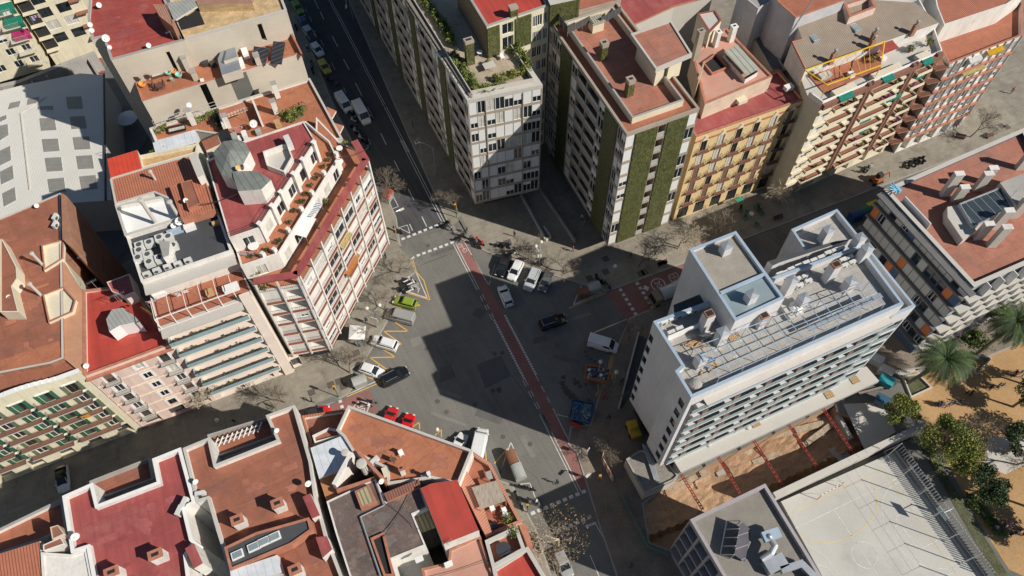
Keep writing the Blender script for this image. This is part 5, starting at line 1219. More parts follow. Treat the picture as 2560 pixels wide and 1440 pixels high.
m = MB(); q = W('e 240,380 e 1190,90 e 1200,210', 24); railing(m, [q[0], q[1]], 22.8, 1.3, rail_lt, 1.1, .03, True, (1, .5)); m.build('railing', tR)
for s, h in (('e 870,420', 3.0), ('e 1390,470', 2.6), ('B 285,920', 3.0), ('e 2110,250', 2.6)): chimney(tR, s, 21.2, h, .8, .7, white, cap=concrete, slot=False)
m = MB()
for s in ('B 745,1010 B 790,1130 B 835,1050', 'B 805,1160 B 860,1280 B 905,1190'): m.prism(ccw(W(s, 20)), 19.7, 20, white, terracap, bottom=True)
m.build('bay_roof', tR)
for s in ('d 2290,450 d 2320,440 d 2500,810 d 2470,800',): m = MB(); m.prism(ccw(W(s, 26)), 25.2, 26, terracap); m.build('parapet_wall', tR)
# ---- blocks along the bottom
J1 = W('M 560,720 M 640,1235 M 780,1190 M 850,1560 M 1720,1560 M 1680,1250 M 1760,1130 M 1730,1100 M 1665,830 M 1760,780 M 1625,283 M 1370,385 M 1412,592 M 880,795 M 832,600', 18)
t1 = root_at('apartment_block', 'block with maroon red flat roof, notched white parapet and two white chimneys', 'apartment block', J1)
vol(t1, J1, 18, 0, white, maroon, .9, .38, cap=white2, over=.02)
for s in ('M 1465,1285', 'M 1080,1440'): chimney(t1, s, 17.1, 2.2, 1.5, 1.0, white, cap=terracap)
J2 = W('M 1645,290 M 1765,775 M 1865,745 M 1960,1070 M 1990,1160 Z 600,1540 Z 900,1540 N 770,1440 N 640,1100 N 555,780 N 515,500 N 380,40 N 145,125 M 2490,215 M 1940,432 M 1885,190', 18)
t2 = root_at('apartment_block', 'block with brown terracotta roof, white parapet and a strip of rooflights', 'apartment block', J2)
vol(t2, J2, 18, 0, white, terra4, .9, .3, cap=conc_lt, over=.02)
for s in ('g 1220,510', 'g 1670,325', 'g 1870,1070'): chimney(t2, s, 17.1, 2.2, 1.3, 1.0, white, cap=terracap)
q = W('g 1010,770 g 1080,1040 g 2020,560 g 1990,440 g 1380,600', 18.6); q = W('g 1010,770 g 1075,1030 g 1770,740 g 2010,570 g 1975,430 g 1370,600', 18.9); vol(t2, q, 18.9, 17, terracap, bitumen, .25, .22, cap=terracap)
for s in ('g 1160,855', 'g 1345,765', 'g 1465,705', 'g 1585,650'): p = W1(s, 18.8); m = MB(); m.box((p.x, p.y, 18.6), 1.35, .95, .35, white2, G_ANG+.03); m.box((p.x, p.y, 18.953), 1.1, .7, .03, glassroofm, G_ANG+.03); m.build('rooflight', t2)
q = W('g 1080,1040 g 1100,1200 g 1680,1060 g 1620,860', 18.2); m = MB(); m.prism(ccw(q), 17, 18.4, white, whitesheet); m.build('lean_to', t2)
for s in ('g 1900,190 g 2010,440 g 2100,400 g 1990,150', 'g 2050,650 g 2130,890 g 2240,790 g 2180,640', 'g 555,780 g 660,1010 g 760,950 g 660,720'):
    q = ccw(W(s, 19)); m = MB(); m.prism(q, 15, 18.9, white, maroon); m.build('vent_shaft', t2)
q = ccw(W('N 430,95 N 380,40 N 820,45 N 725,245 N 510,390', 14.5)); 
q = W('N 385,60 N 510,400 N 730,250 N 800,90 N 430,125', 14.5)
# low terrace between, tiled edge
q = W('N 440,130 N 515,385 N 735,270 N 800,75', 15.2)
t3 = root_at('apartment_block', 'corner block with orange tiled roof behind a white parapet and a ribbed metal roof', 'apartment block', W('N 820,45 N 725,245 N 1730,690 N 1840,410', 18))
vol(t3, q, 15.2, 0, white, terra4, .8, .25, cap=claytile)
J3 = W('N 820,42 N 722,248 N 780,300 N 860,430 N 1130,560 N 1140,690 N 1500,640 N 1725,690 N 1838,410', 18)
vol(t3, J3, 18, 0, white, terra3, .8, .3, cap=conc_lt, over=.02)
q = W('N 510,392 N 580,640 N 755,575 N 850,430 N 775,290', 17.6); vol(t3, q, 17.6, 0, white, whitesheet, 0)
q = W('N 580,640 N 640,825 N 755,790 N 720,740 N 755,578', 17.2); vol(t3, q, 17.2, 0, terracap, mat('orange_paint_floor', (.44, .19, .08), .85, .06, stain=(.35, .14, .07), stain_amt=.3), 0)
q = W('N 525,290 N 545,350 N 770,290 N 740,240 N 660,225', 16.8); vol(t3, q, 16.8, 10, white, terra4, .5, .2)
A_ = W('N 700,690 N 845,425', 19.2); f_ = Fr(A_[0], A_[1]); m = MB(); m.fbox(f_, 0, f_.L, -.25, .25, 15, 19.2, white)
A_ = W('N 725,740 N 1035,640', 18.4); f_ = Fr(A_[0], A_[1]); m.fbox(f_, 0, f_.L, -.2, .2, 15, 18.4, terracap); A_ = W('N 900,420 N 1130,670', 18.6); f_ = Fr(A_[0], A_[1]); m.fbox(f_, 0, f_.L, -.2, .2, 15, 18.6, terracap); m.build('party_wall', t3)
pipe_chimney(t3, 'N 965,590', 17, 3.0, .42, conc_lt); pipe_chimney(t3, 'N 815,470', 17.5, 1.6, .3, conc_lt)
chimney(t3, 'N 1270,600', 17.2, 2.0, .6, .6, white, cap=terracap); chimney(t3, 'N 1490,640', 17.2, 1.9, .3, .3, white2, slot=False)
# shallow tiled and terraced edge on the corner
q = W('N 1842,425 N 1730,690 N 1960,1110 N 2240,1000 N 2060,660 N 1985,520', 15.5)
vol(t3, q, 15.5, 0, cream, terra, .8, .32, cap=lined('edge_tile', (.46, .17, .10), (.55, .3, .22), .3, G_ANG-1.2, .35))
m = MB(); q = W('N 1835,430 N 1720,690 N 1945,1125 N 2000,1060 N 1830,560 N 1870,480', 16.4); q = ccw(W('N 1790,580 N 1735,690 N 1950,1120 N 2000,1095 N 1870,700', 16.4)); m.prism(q, 15, 16.3, terracap, lined('edge_tile', (.46, .17, .10), (.55, .3, .22), .3, G_ANG-1.2, .35)); m.build('tiled_skirt', t3)
m = MB(); q = ccw(W('N 1830,715 N 1905,895 N 2110,825 N 2040,655', 17)); m.sheet(q, 17, mat('reed_mat', (.36, .30, .24), .9, .3, 1, stretch=(6, 1, 1)))
for p in q: m.tube((p.x, p.y, 14.8), (p.x, p.y, 17), .05, wood, 5)
m.build('reed_canopy', t3)
J4 = W('N 640,830 N 720,1100 N 840,1480 N 1500,1480 N 1480,1440 N 1180,1300 N 1450,1180 N 1350,935 N 1500,880 N 1410,720 N 1110,830 N 1040,640 N 755,760', 18.3)
J4 = W('N 642,830 N 720,1100 N 850,1500 N 1240,1500 N 1180,1300 N 1455,1190 N 1350,935 N 1470,880 N 1410,705 N 1130,830 N 1045,640', 18.3)
t4 = root_at('building', 'building with blotched dark bitumen roof edged by orange curbs and a grey downpipe', 'building', J4)
vol(t4, J4, 18.3, 0, white, bitumen_old, .12, .2)
q = W('N 1410,722 N 1600,1180 N 1890,1065 N 1712,652 N 1500,682', 19.6); vol(t4, q, 19.6, 0, white, redbright, 0)
q = W('N 1105,765 N 1140,830 N 1415,705 N 1395,645', 18.8); vol(t4, q, 18.8, 15, terracap, lined('clay_roof_dark', (.3, .13, .09), (.1, .05, .04), .32, G_ANG, .35), 0)
q = W('N 870,745 N 925,895 N 1060,840 N 990,690', 18.9); vol(t4, q, 18.9, 18, terracap, terracap, 0); m = MB(); m.sheet(ccw(W('N 890,755 N 935,865 N 1030,830 N 975,705', 18.95)), 18.95, lined('ribbed_plastic', (.42, .36, .22), (.2, .18, .1), .5, G_ANG+.05, .35)); m.build('rooflight', t4)
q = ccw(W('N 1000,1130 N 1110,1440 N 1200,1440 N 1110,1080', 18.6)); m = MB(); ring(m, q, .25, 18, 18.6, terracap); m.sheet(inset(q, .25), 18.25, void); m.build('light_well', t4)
m = MB(); q = ccw(W('N 1355,935 N 1415,1090 N 1550,1040 N 1500,885', 17)); m.sheet(q, 17.0, lined('ribbed_plastic', (.42, .36, .22), (.2, .18, .1), .5, G_ANG+.05, .35)); m.build('rooflight', t4)
pts = W('N 1040,655 N 1115,860 N 920,955 N 1085,1440', 18.5); m = MB()
for i in range(3): m.tube(pts[i], pts[i+1], .09, metal, 6)
m.build('gutter', t4)
# lower right roofs
q = W('N 1420,1380 N 1450,1500 N 2060,1500 N 1990,1380 N 1900,1110 N 1650,1225 N 1640,1330', 16.8)
t5 = root_at('building', 'building with faded rose flat roof and white walled garden terrace', 'building', q)
vol(t5, q, 16.8, 0, white, MATS['washed_terrace'], .4, .22, cap=terracap)
q = W('N 1940,1150 N 2000,1375 N 2270,1225 N 2200,1030', 17.2); vol(t5, q, 17.2, 0, white, terra, 1.3, .35, cap=conc_lt)
q = W('N 2000,1380 N 2030,1520 N 2480,1520 N 2290,1200', 17); vol(t5, q, 17, 0, white, redbright, .7, .4, cap=conc_lt)
m = MB(); q = ccw(W('N 2210,1010 N 2290,1200 N 2330,1190 N 2270,1010', 15)); m.prism(q, 0, 15, terracap); m.build('eaves', t5)
# far lower left
q = W('M -100,1270 M -100,1560 M 380,1560 M 360,1125', 17.5); t6 = root_at('building', 'house with curved clay tile roof at the end of the shaded terrace', 'building', q)
vol(t6, q, 17.5, 0, white, claytile, 0)
q = W('M 365,1225 M 385,1560 M 850,1560 M 780,1195 M 640,1245', 17.8); vol(t6, q, 17.8, 0, white, white, .2, .3)
q = W('M 450,1000 M 470,1110 M 580,1060 M 520,980', 18.6); vol(t6, q, 18.6, 14, mat('peach_render', (.62, .5, .38)), brownband, .1, .1)
q = W('M -100,1060 M -100,1270 M 360,1120 M 600,1010 M 560,740', 14.6); vol(t6, q, 14.6, 0, white, terra, .8, .25, cap=concrete)
q = W('M 385,1160 M 390,1215 M 580,1150 M 545,1090', 18.3); vol(t6, q, 18.3, 15, white, terra4, .1, .1)
# low walls of the notched terraces with posts
m = MB()
# sports court surroundings
wl2 = thing('court_wall', 'long pale retaining wall between the building pit and the sports court', 'wall', W1('L 1200,830', 0)); m = MB()
A_ = W('L 830,960 L 1740,530', 3.2); f_ = Fr(A_[0], A_[1]); m.fbox(f_, 0, f_.L, -.75, 0, -4, 3.2, conc_lt); m.build('retaining_wall', wl2)
# ------------------------------------------------------------------ things in the street
tyre = mat('tyre', (.025, .025, .025), .9, .1); rim = mat('wheel_rim', (.35, .35, .36), .35, .1, metal=.7)
lampw = mat('headlamp', (.7, .7, .7), .15, .05); lampr = mat('tail_lamp', (.4, .02, .02), .2, .05)
def paintm(name, c, rough=.25): return mat('car_'+name, c, rough, .04, spec=.7)
CARS = dict(
  hatch=dict(L=4.0, w=.84, H=1.46, belt=.92, st=[(-2.05, .50, .72), (-2.0, .82, .82), (-1.7, .95, .86), (-.9, .96, .87), (0, .95, .88), (.7, .93, .88), (1.2, .87, .86), (1.7, .76, .82), (1.98, .60, .72), (2.05, .45, .62)], c0=(-1.85, 1.05), c1=(-1.5, .25), tw=.64),
  suv=dict(L=4.4, w=.88, H=1.58, belt=1.05, st=[(-2.25, .6, .78), (-2.2, .95, .88), (-1.8, 1.07, .91), (-.9, 1.08, .92), (0, 1.07, .92), (.8, 1.06, .92), (1.4, 1.0, .9), (1.95, .92, .86), (2.2, .7, .76), (2.25, .5, .66)], c0=(-2.1, 1.1), c1=(-1.85, .4), tw=.7),
  van=dict(L=4.9, w=.95, H=1.9, belt=1.1, st=[(-2.45, .7, .88), (-2.43, 1.1, .93), (-1.8, 1.15, .95), (-.9, 1.15, .95), (0, 1.15, .95), (.9, 1.13, .95), (1.6, 1.08, .93), (2.1, .95, .88), (2.38, .75, .78), (2.45, .5, .7)], c0=(-2.42, 1.75), c1=(-2.38, 1.0), tw=.8),
  bigvan=dict(L=5.4, w=1.0, H=2.3, belt=1.2, st=[(-2.7, .7, .95), (-2.68, 1.2, .99), (-1.8, 1.2, 1.0), (-.9, 1.2, 1.0), (0, 1.2, 1.0), (1.2, 1.2, 1.0), (1.9, 1.1, .96), (2.4, .95, .9), (2.65, .7, .8), (2.7, .5, .7)], c0=(-2.69, 1.95), c1=(-2.66, 1.3), tw=.88))
def car(name, kind, label, color, s0, s1, group=None, roofc=None, z=0.0, rails=False, blindvan=False):
    """s0 = tail, s1 = nose (survey points); the car stands midway between them"""
    k = CARS[kind]; a, b = ray(*_pt(s0), z+.7), ray(*_pt(s1), z+.7); c = (a+b)/2; rz = math.atan2(b.y-a.y, b.x-a.x)
    t = thing(name, label, 'van' if 'van' in kind else 'car', (0, 0, 0), group); m = MB(); w = k['w']; sec = []
    for x, zb, hw in k['st']:
        sec.append([(x, -hw, .24), (x, -hw*1.02, .5), (x, -hw*.98, zb-.08), (x, -hw*.82, zb), (x, 0, zb+.03), (x, hw*.82, zb), (x, hw*.98, zb-.08), (x, hw*1.02, .5), (x, hw, .24)])
    n = 9; v = [q for s in sec for q in s]; f = []
    for i in range(len(sec)-1):
        for j in range(n): f.append((i*n+j, i*n+(j+1) % n, (i+1)*n+(j+1) % n, (i+1)*n+j))
    f.append(tuple(range(n))); f.append(tuple(reversed(range((len(sec)-1)*n, len(sec)*n)))); f = [x[::-1] for x in f]
    m.add(v, f, color); m.build('body', t, smooth=False)
    H, be = k['H'], k['belt']-.03; (x0, x1), (X0, X1), tw = k['c0'], k['c1'], k['tw']; bw = w*.9; zt = H-.09
    q = [(x0, -bw), (x1, -bw), (x1, bw), (x0, bw)]; Q = [(X0, -tw), (X1, -tw), (X1, tw), (X0, tw)]
    nm = ['side_window', 'windscreen', 'side_window', 'rear_window']
    for i in range(4):
        j = (i+1) % 4; mb = MB(); panelled = blindvan and i in (0, 2, 3)
        mb.add([(*q[i], be), (*q[j], be), (*Q[j], zt), (*Q[i], zt)], [(0, 1, 2, 3)], color if panelled else glass)
        mb.build('side_panel' if panelled else nm[i], t)
        if panelled and i in (0, 2):
            g_ = MB(); A, B = Vector((*q[i], be)), Vector((*q[j], be)); C_, D_ = Vector((*Q[i], zt)), Vector((*Q[j], zt))
            r0, r1 = ((.66, .95) if i == 0 else (.05, .34)); off = Vector((0, -.012 if i == 0 else .012, 0))
            P = [A.lerp(B, r0).lerp(C_.lerp(D_, r0), .12), A.lerp(B, r1).lerp(C_.lerp(D_, r1), .12), A.lerp(B, r1).lerp(C_.lerp(D_, r1), .8), A.lerp(B, r0).lerp(C_.lerp(D_, r0), .8)]
            g_.add([p_+off for p_ in P], [(0, 1, 2, 3)], glass); g_.build('side_window', t)
    mb = MB(); rc = roofc or color; e = .06
    mb.hexa([(X0-e, -tw-e, zt-.02), (X1+e, -tw-e, zt-.02), (X1+e, tw+e, zt-.02), (X0-e, tw+e, zt-.02)], [(X0+.08, -tw+.05, H), (X1-.1, -tw+.05, H), (X1-.1, tw-.05, H), (X0+.08, tw-.05, H)], rc)
    for i in range(4): mb.tube((*q[i], be), (*Q[i], zt), .05, color, 4)
    for y in (-1, 1): xm = (x0+x1)/2; mb.tube((xm, y*bw, be), ((X0+X1)/2, y*tw, zt), .045, color, 4)
    if rails:
        for y in (-1, 1): mb.tube((X0+.15, y*(tw-.06), H+.06), (X1-.2, y*(tw-.06), H+.06), .03, metal, 4)
    mb.build('roof', t)
    for x in (k['L']*-.31, k['L']*.31):
        for y in (-1, 1):
            mb = MB(); mb.tube((x, y*(w-.2), .32), (x, y*(w+.01), .32), .33, tyre, 14); wh = mb.build('wheel', t)
            mb = MB(); mb.tube((x, y*(w+.0), .32), (x, y*(w+.025), .32), .2, rim, 10); mb.build('rim', wh)
    for y in (-1, 1):
        xs = k['st'][-2][0]; mb = MB(); mb.box((xs-.06, y*w*.66, .6), .2, .34, .14, lampw); mb.build('headlight', t)
        mb = MB(); mb.box((k['st'][0][0]+.06, y*w*.8, .72), .12, .24, .18, lampr); mb.build('tail_light', t)
        mb = MB(); mb.box((x1-.25, y*(w+.08), be+.02), .16, .16, .12, color); mb.build('mirror', t)
    inst(t, (c.x, c.y, z), rz); return t
cw_, cs_, ck_, cg_ = paintm('white', (.72, .72, .72)), paintm('silver', (.30, .30, .29)), paintm('black', (.012, .013, .016), .12), paintm('grey', (.13, .13, .13))
cr_, cgr_, cyl_, cb_ = paintm('red', (.50, .02, .02)), paintm('lime', (.22, .30, .03)), paintm('taxi', (.55, .48, .03)), paintm('blue', (.04, .09, .16)); csf_ = paintm('pale_silver', (.45, .47, .48)); cdg_ = paintm('dark_green', (.05, .12, .04))
car('parked_car', 'hatch', 'lime green hatchback in the angled bay nearest the white hatched corner', cgr_, 'J 2062,238', 'J 1822,178')
car('parked_van', 'van', 'grey silver van in the bay beside the lime green hatchback', cs_, 'J 2040,382', 'J 1755,308', blindvan=True)
car('parked_car', 'suv', 'white off-road car with roof rails between yellow zigzags', cw_, 'J 1872,635', 'J 1620,560', rails=True)
car('parked_car', 'hatch', 'white hatchback with a red rear wing beside the black car in the square', cw_, 'J 1510,815', 'J 1742,895')
car('parked_car', 'suv', 'black off-road car stopped across the end of the yellow line', ck_, 'J 1722,975', 'J 1972,850', rails=True)
car('parked_car', 'hatch', 'black and red car behind the tiled edge of the low corner terrace', cr_, 'J 980,1300', 'J 1240,1225', roofc=ck_)
car('parked_car', 'hatch', 'red car with its tail towards the square behind the long white parapet', cr_, 'N 1120,235', 'N 1190,70')
car('parked_car', 'hatch', 'bright red car half hidden by the parapet next to the yellow zigzag', paintm('bright_red', (.6, .01, .01)), 'N 1270,290', 'N 1325,130')
car('parked_van', 'bigvan', 'tall white van parked behind the terrace corner', cw_, 'N 1872,455', 'N 1912,285', blindvan=True)
car('parked_car', 'hatch', 'small white car behind the parapet next to the tall white van', cw_, 'N 1690,420', 'N 1745,320')
car('parked_car', 'suv', 'black car in the left bay of the row under the tall blocks', ck_, 'G 635,1095', 'G 560,1280')
car('parked_car', 'hatch', 'white car second in the row under the tall blocks', cw_, 'G 760,1140', 'G 668,1325')
car('parked_car', 'suv', 'silver estate with roof rails third in the row under the tall blocks', csf_, 'G 920,1215', 'G 825,1425', rails=True)
car('parked_car', 'hatch', 'dark bronze hatchback at the right end of the row under the tall blocks', cg_, 'G 1035,1262', 'G 968,1418')
car('moving_car', 'hatch', 'white hatchback driving beside the red bicycle lane', cw_, 'K 660,245', 'K 580,50')
car('moving_car', 'suv', 'black estate with chrome roof rails crossing the middle of the square', ck_, 'K 945,435', 'K 1192,355', rails=True)
car('parked_van', 'van', 'white van with ribbed roof in the shaded bay near the new building', cw_, 'K 1402,565', 'K 1692,650', blindvan=True)
car('parked_car', 'hatch', 'faded lime car at the top of the shaded street', cgr_, 'B 440,20', 'B 500,110')
car('parked_car', 'hatch', 'dark green car at the very top of the shaded street', cdg_, 'B 395,-70', 'B 440,15')
car('parked_car', 'hatch', 'dark blue car behind the pale silver car in the shaded street', cb_, 'B 500,170', 'B 560,260')
car('parked_car', 'hatch', 'pale silver car between dark blue and black cars in the shaded street', csf_, 'B 548,265', 'B 612,345')
car('parked_car', 'hatch', 'black car just behind the white saloon in the shaded street', ck_, 'B 590,345', 'B 645,425')
car('parked_car', 'hatch', 'white saloon in front of the yellow car in the shaded street', cw_, 'B 610,405', 'B 700,525')
car('parked_car', 'hatch', 'yellow and green taxi parked in the shaded street', cyl_, 'B 680,560', 'B 765,690')
car('parked_van', 'van', 'white van parked by the kerb before the double parked one', cw_, 'B 860,900', 'B 960,1050', blindvan=True)
car('moving_van', 'bigvan', 'white van double parked beside the motorcycles in the shaded street', cw_, 'B 1030,990', 'B 1130,1165', blindvan=True)
car('parked_car', 'hatch', 'white car with black roof alone in the dark lower street', cw_, 'M 550,440', 'M 575,690', roofc=ck_)
car('parked_car', 'hatch', 'silver grey car below the big bare plane tree', cs_, 'O 790,1290', 'O 850,1420')
# truck, skips, containers
t = thing('lorry', 'small white and grey lorry with a rounded tank body beside the red crossing', 'lorry', (0, 0, 0)); m = MB(); m.tube((-2.6, 0, 1.7), (1.3, 0, 1.7), 1.15, csf_, 14); m.build('tank', t)
m = MB(); m.box((-.2, 0, .55), 5.6, 1.7, .25, metaldk); m.build('chassis', t); m = MB(); m.hexa([(1.5, -1.05, .6), (3.1, -1.05, .6), (3.1, 1.05, .6), (1.5, 1.05, .6)], [(1.5, -1, 2.3), (2.7, -1, 2.3), (2.7, 1, 2.3), (1.5, 1, 2.3)], mat('cab_brown', (.26, .2, .13), .5)); m.build('cab', t)
m = MB(); m.add([(3.05, -.9, 1.2), (3.05, .9, 1.2), (2.78, .9, 2.15), (2.78, -.9, 2.15)], [(0, 1, 2, 3)], glass); m.build('windscreen', t)
for x in (-1.9, 2.2):
    for y in (-1, 1): m = MB(); m.tube((x, y*.8, .45), (x, y*1.05, .45), .45, tyre, 12); m.build('wheel', t)
a, b = W('K 2240,95 K 2060,175', 1); inst(t, ((a.x+b.x)/2, (a.y+b.y)/2, 0), math.atan2(b.y-a.y, b.x-a.x))
def skip(label, col, s0, s1, wd, junk):
    t = thing('skip', label, 'skip', (0, 0, 0)); a, b = W(s0+' '+s1, .6); L = (b-a).length; m = MB(); z = 1.35
    lo = [(-L/2+.6, -wd/2+.15, .1), (L/2-.6, -wd/2+.15, .1), (L/2-.6, wd/2-.15, .1), (-L/2+.6, wd/2-.15, .1)]; hi = [(-L/2, -wd/2, z), (L/2, -wd/2, z), (L/2, wd/2, z), (-L/2, wd/2, z)]
    m.add(lo+hi, [(3, 2, 1, 0)]+[(i, (i+1) % 4, (i+1) % 4+4, i+4) for i in range(4)], col)
    for i in range(4): m.tube(hi[i], hi[(i+1) % 4], .07, col, 5)
    m.build('tub', t); r = random.Random(L); m = MB(); m.sheet([(-L/2+.1, -wd/2+.1), (L/2-.1, -wd/2+.1), (L/2-.1, wd/2-.1), (-L/2+.1, wd/2-.1)], z-.45, concrete)
    for i in range(26): m.box((r.uniform(-L/2+.4, L/2-.4), r.uniform(-wd/2+.3, wd/2-.3), z-.45), r.uniform(.2, 1.1), r.uniform(.15, .5), r.uniform(.15, .55), r.choice(junk), r.uniform(0, 3))
    m.build('rubble', t); inst(t, ((a.x+b.x)/2, (a.y+b.y)/2, 0), math.atan2(b.y-a.y, b.x-a.x)); return t
skip('orange rubble skip heaped with grey and white debris', mat('skip_orange', (.50, .15, .03), .6), 'K 1375,880', 'K 1592,925', 2.2, [concrete, white2, metaldk, conc_lt, cb_])
skip('blue skip covered with blue sheeting near the bicycle lane', mat('skip_blue', (.04, .10, .2), .6), 'K 1235,1235', 'K 1440,1275', 3.2, [mat('blue_sheet', (.06, .14, .26), .6), cb_, mat('pale_blue_sheet', (.2, .27, .33), .6)])
def container(label, body, lid, s, ang=0, grp=None, size=1.0):
    t = thing('waste_container', label, 'waste container', (0, 0, 0), grp); m = MB(); w_, d_, h_ = 1.7*size, 1.25*size, 1.35*size
    m.hexa([(-w_/2*.9, -d_/2*.85, .12), (w_/2*.9, -d_/2*.85, .12), (w_/2*.9, d_/2*.85, .12), (-w_/2*.9, d_/2*.85, .12)], [(-w_/2, -d_/2, h_), (w_/2, -d_/2, h_), (w_/2, d_/2, h_), (-w_/2, d_/2, h_)], body); m.build('body', t)
    m = MB(); n = 8; P = []
    for i in range(n+1): an = math.pi*i/n; P.append((-math.cos(an)*d_*.52, h_+.002+math.sin(an)*.32*size))
    V = [(-w_*.52, y, z) for y, z in P]+[(w_*.52, y, z) for y, z in P]; k = n+1
    m.add(V, [(i, i+1, i+1+k, i+k) for i in range(n)]+[tuple(range(k))[::-1], tuple(range(k, 2*k))], lid); m.build('lid', t)
    p = W1(s, .7); inst(t, (p.x, p.y, 0), ang); return t
cgrey = mat('bin_grey', (.36, .37, .35), .5); cbrown = mat('bin_brown', (.22, .10, .06), .5); cgreen = mat('bin_green', (.02, .16, .1), .5); cblue = mat('bin_blue', (.02, .07, .2), .5); cyel = mat('bin_yellow', (.55, .5, .03), .5)
container('grey waste container on the pavement corner beside the white taxi', cgrey, cgrey, 'J 1518,970', .4, size=1.25)
container('brown waste container inside the white triangle by the corner terrace', cbrown, cbrown, 'N 2160,485', -1.2, size=1.2)
container('white grey waste container below the brown one by the corner terrace', cgrey, cgrey, 'N 2212,600', -1.2, size=1.3)
container('grey waste container beside the yellow kerb line under the tall blocks', cgrey, cgrey, 'K 1455,85', .3, size=1.2)
container('brown waste container left of the grey one under the tall blocks', cbrown, cbrown, 'K 1362,125', .3, size=1.1)
container('blue paper container in the shaded street', cblue, cblue, 'H 1405,505', G_ANG, size=1.3)
container('green glass container between the blue and yellow ones', cgrey, cgreen, 'H 1462,478', G_ANG, size=1.3)
container('container with bright yellow lid in the shaded street', cgrey, cyel, 'H 1512,450', G_ANG, size=1.3)
container('white and red container in the shade of the street tree', cgrey, mat('bin_red', (.4, .06, .04), .5), 'F 1780,545', 1.2, size=1.2)
t = thing('dumper', 'yellow construction machine beside the white building corner', 'machine', (0, 0, 0)); m = MB(); yl = mat('machine_yellow', (.6, .38, .03), .5); m.box((0, 0, .5), 2.6, 1.5, 1.0, yl); m.box((-.5, 0, 1.505), 1.2, 1.2, .6, yl); m.build('body', t)
for x in (-.8, .8):
    for y in (-1, 1): m = MB(); m.tube((x, y*.6, .4), (x, y*.85, .4), .4, tyre, 10); m.build('wheel', t)
p = W1('O 1285,480', 0); inst(t, (p.x, p.y, .13), -1.3)
# motorcycles
def moto(col, seatc):
    t = thing('motorcycle', 'motorcycle', 'motorcycle', (0, 0, 0))
    for x in (-.65, .65):
        m = MB(); m.tube((x, -.07, .3), (x, .07, .3), .3, tyre, 12); m.build('wheel', t)
    m = MB(); m.hexa([(-.75, -.16, .4), (.45, -.14, .4), (.45, .14, .4), (-.75, .16, .4)], [(-.8, -.15, .78), (.3, -.12, .72), (.3, .12, .72), (-.8, .15, .78)], col); m.hexa([(.4, -.24, .35), (.62, -.2, .35), (.62, .2, .35), (.4, .24, .35)], [(.3, -.26, 1.0), (.48, -.2, 1.02), (.48, .2, 1.02), (.3, .26, 1.0)], col); m.build('fairing', t)
    m = MB(); m.hexa([(-.7, -.15, .781), (.1, -.13, .74), (.1, .13, .74), (-.7, .15, .781)], [(-.68, -.12, .9), (.05, -.1, .84), (.05, .1, .84), (-.68, .12, .9)], seatc); m.build('seat', t)
    m = MB(); m.tube((.3, -.36, 1.06), (.3, .36, 1.06), .025, metaldk, 5); m.tube((.3, 0, 1.06), (.62, 0, .35), .04, metaldk, 5); m.build('handlebar', t)
    m = MB(); m.box((-.85, 0, .9), .36, .4, .3, col if col is not cw_ else black); m.build('top_box', t); return t
MO = [moto(ck_, black), moto(cw_, black), moto(cg_, black), moto(cr_, black)]
MGR = [('motorcycles in the hatched corner bay', 'white and black motorcycle in the hatched bay at the corner pavement', 'F 1960,1330 30,1;F 2000,1355 30,1;F 1935,1400 30,0;F 1990,1425 30,1'),
  ('motorcycles along the shaded street', 'dark motorcycle in the line by the kerb of the shaded street', 'B 455,260 110,0;B 560,450 110,1;B 605,600 110,2;B 612,670 110,0;B 770,760 140,0;B 815,790 140,2;B 975,1075 150,0;B 985,1105 150,2;B 1000,1135 150,1;B 1000,1205 150,0;B 1025,1235 150,1;B 1045,1270 150,0;B 1075,1300 150,1;B 1100,1340 150,0;B 1110,1385 150,2'),
  ('motorcycles on the pavement under the tall blocks', 'dark motorcycle on the pavement below the white fronted tower', 'G 330,955 -40,2;G 385,970 -40,3;G 355,1000 -40,0;G 590,985 20,2;G 630,1000 20,0;G 700,1075 40,1;G 745,1040 40,0;G 985,1150 60,2;G 1510,1330 -50,0;G 1585,1375 -50,2;F 1880,865 -30,0;F 2340,800 60,0;F 2480,920 60,0'),
  ('motorcycles near the shaded kerb', 'black motorcycle beside the white kerb lines under the corner terrace', 'O 565,852 -10,0;O 600,860 -10,0;O 520,920 -60,0;O 535,965 -60,0;O 625,940 -10,1;O 640,960 -10,2;O 640,1190 100,0;O 655,1240 100,0'),
  ('motorcycles in the far shaded street', 'black motorcycle parked in the row across the shaded pavement', 'H 1760,160 80,0;H 1800,150 80,0;H 1825,135 80,0;H 1850,130 80,0;H 1490,190 60,2')]
for gname, lab, lst in MGR:
    for it in lst.split(';'):
        k, xy, ex = it.split(); a_, c_ = ex.split(','); p = W1(k+' '+xy, .5); inst(MO[int(c_)], (p.x, p.y, .13 if 'pavement' in lab else 0), R(float(a_)), lab, gname)
for s, a_, c_, lab in (('J 1620,1150', -10, 2, 'grey motorcycle ridden past the red lane, behind the other one'), ('J 1575,1185', -8, 1, 'white motorcycle with rider box on the red lane edge')):
    p = W1(s, .5); inst(MO[c_], (p.x, p.y, 0), R(a_), lab, None).pop('group', None) if False else inst(MO[c_], (p.x, p.y, 0), R(a_), lab)
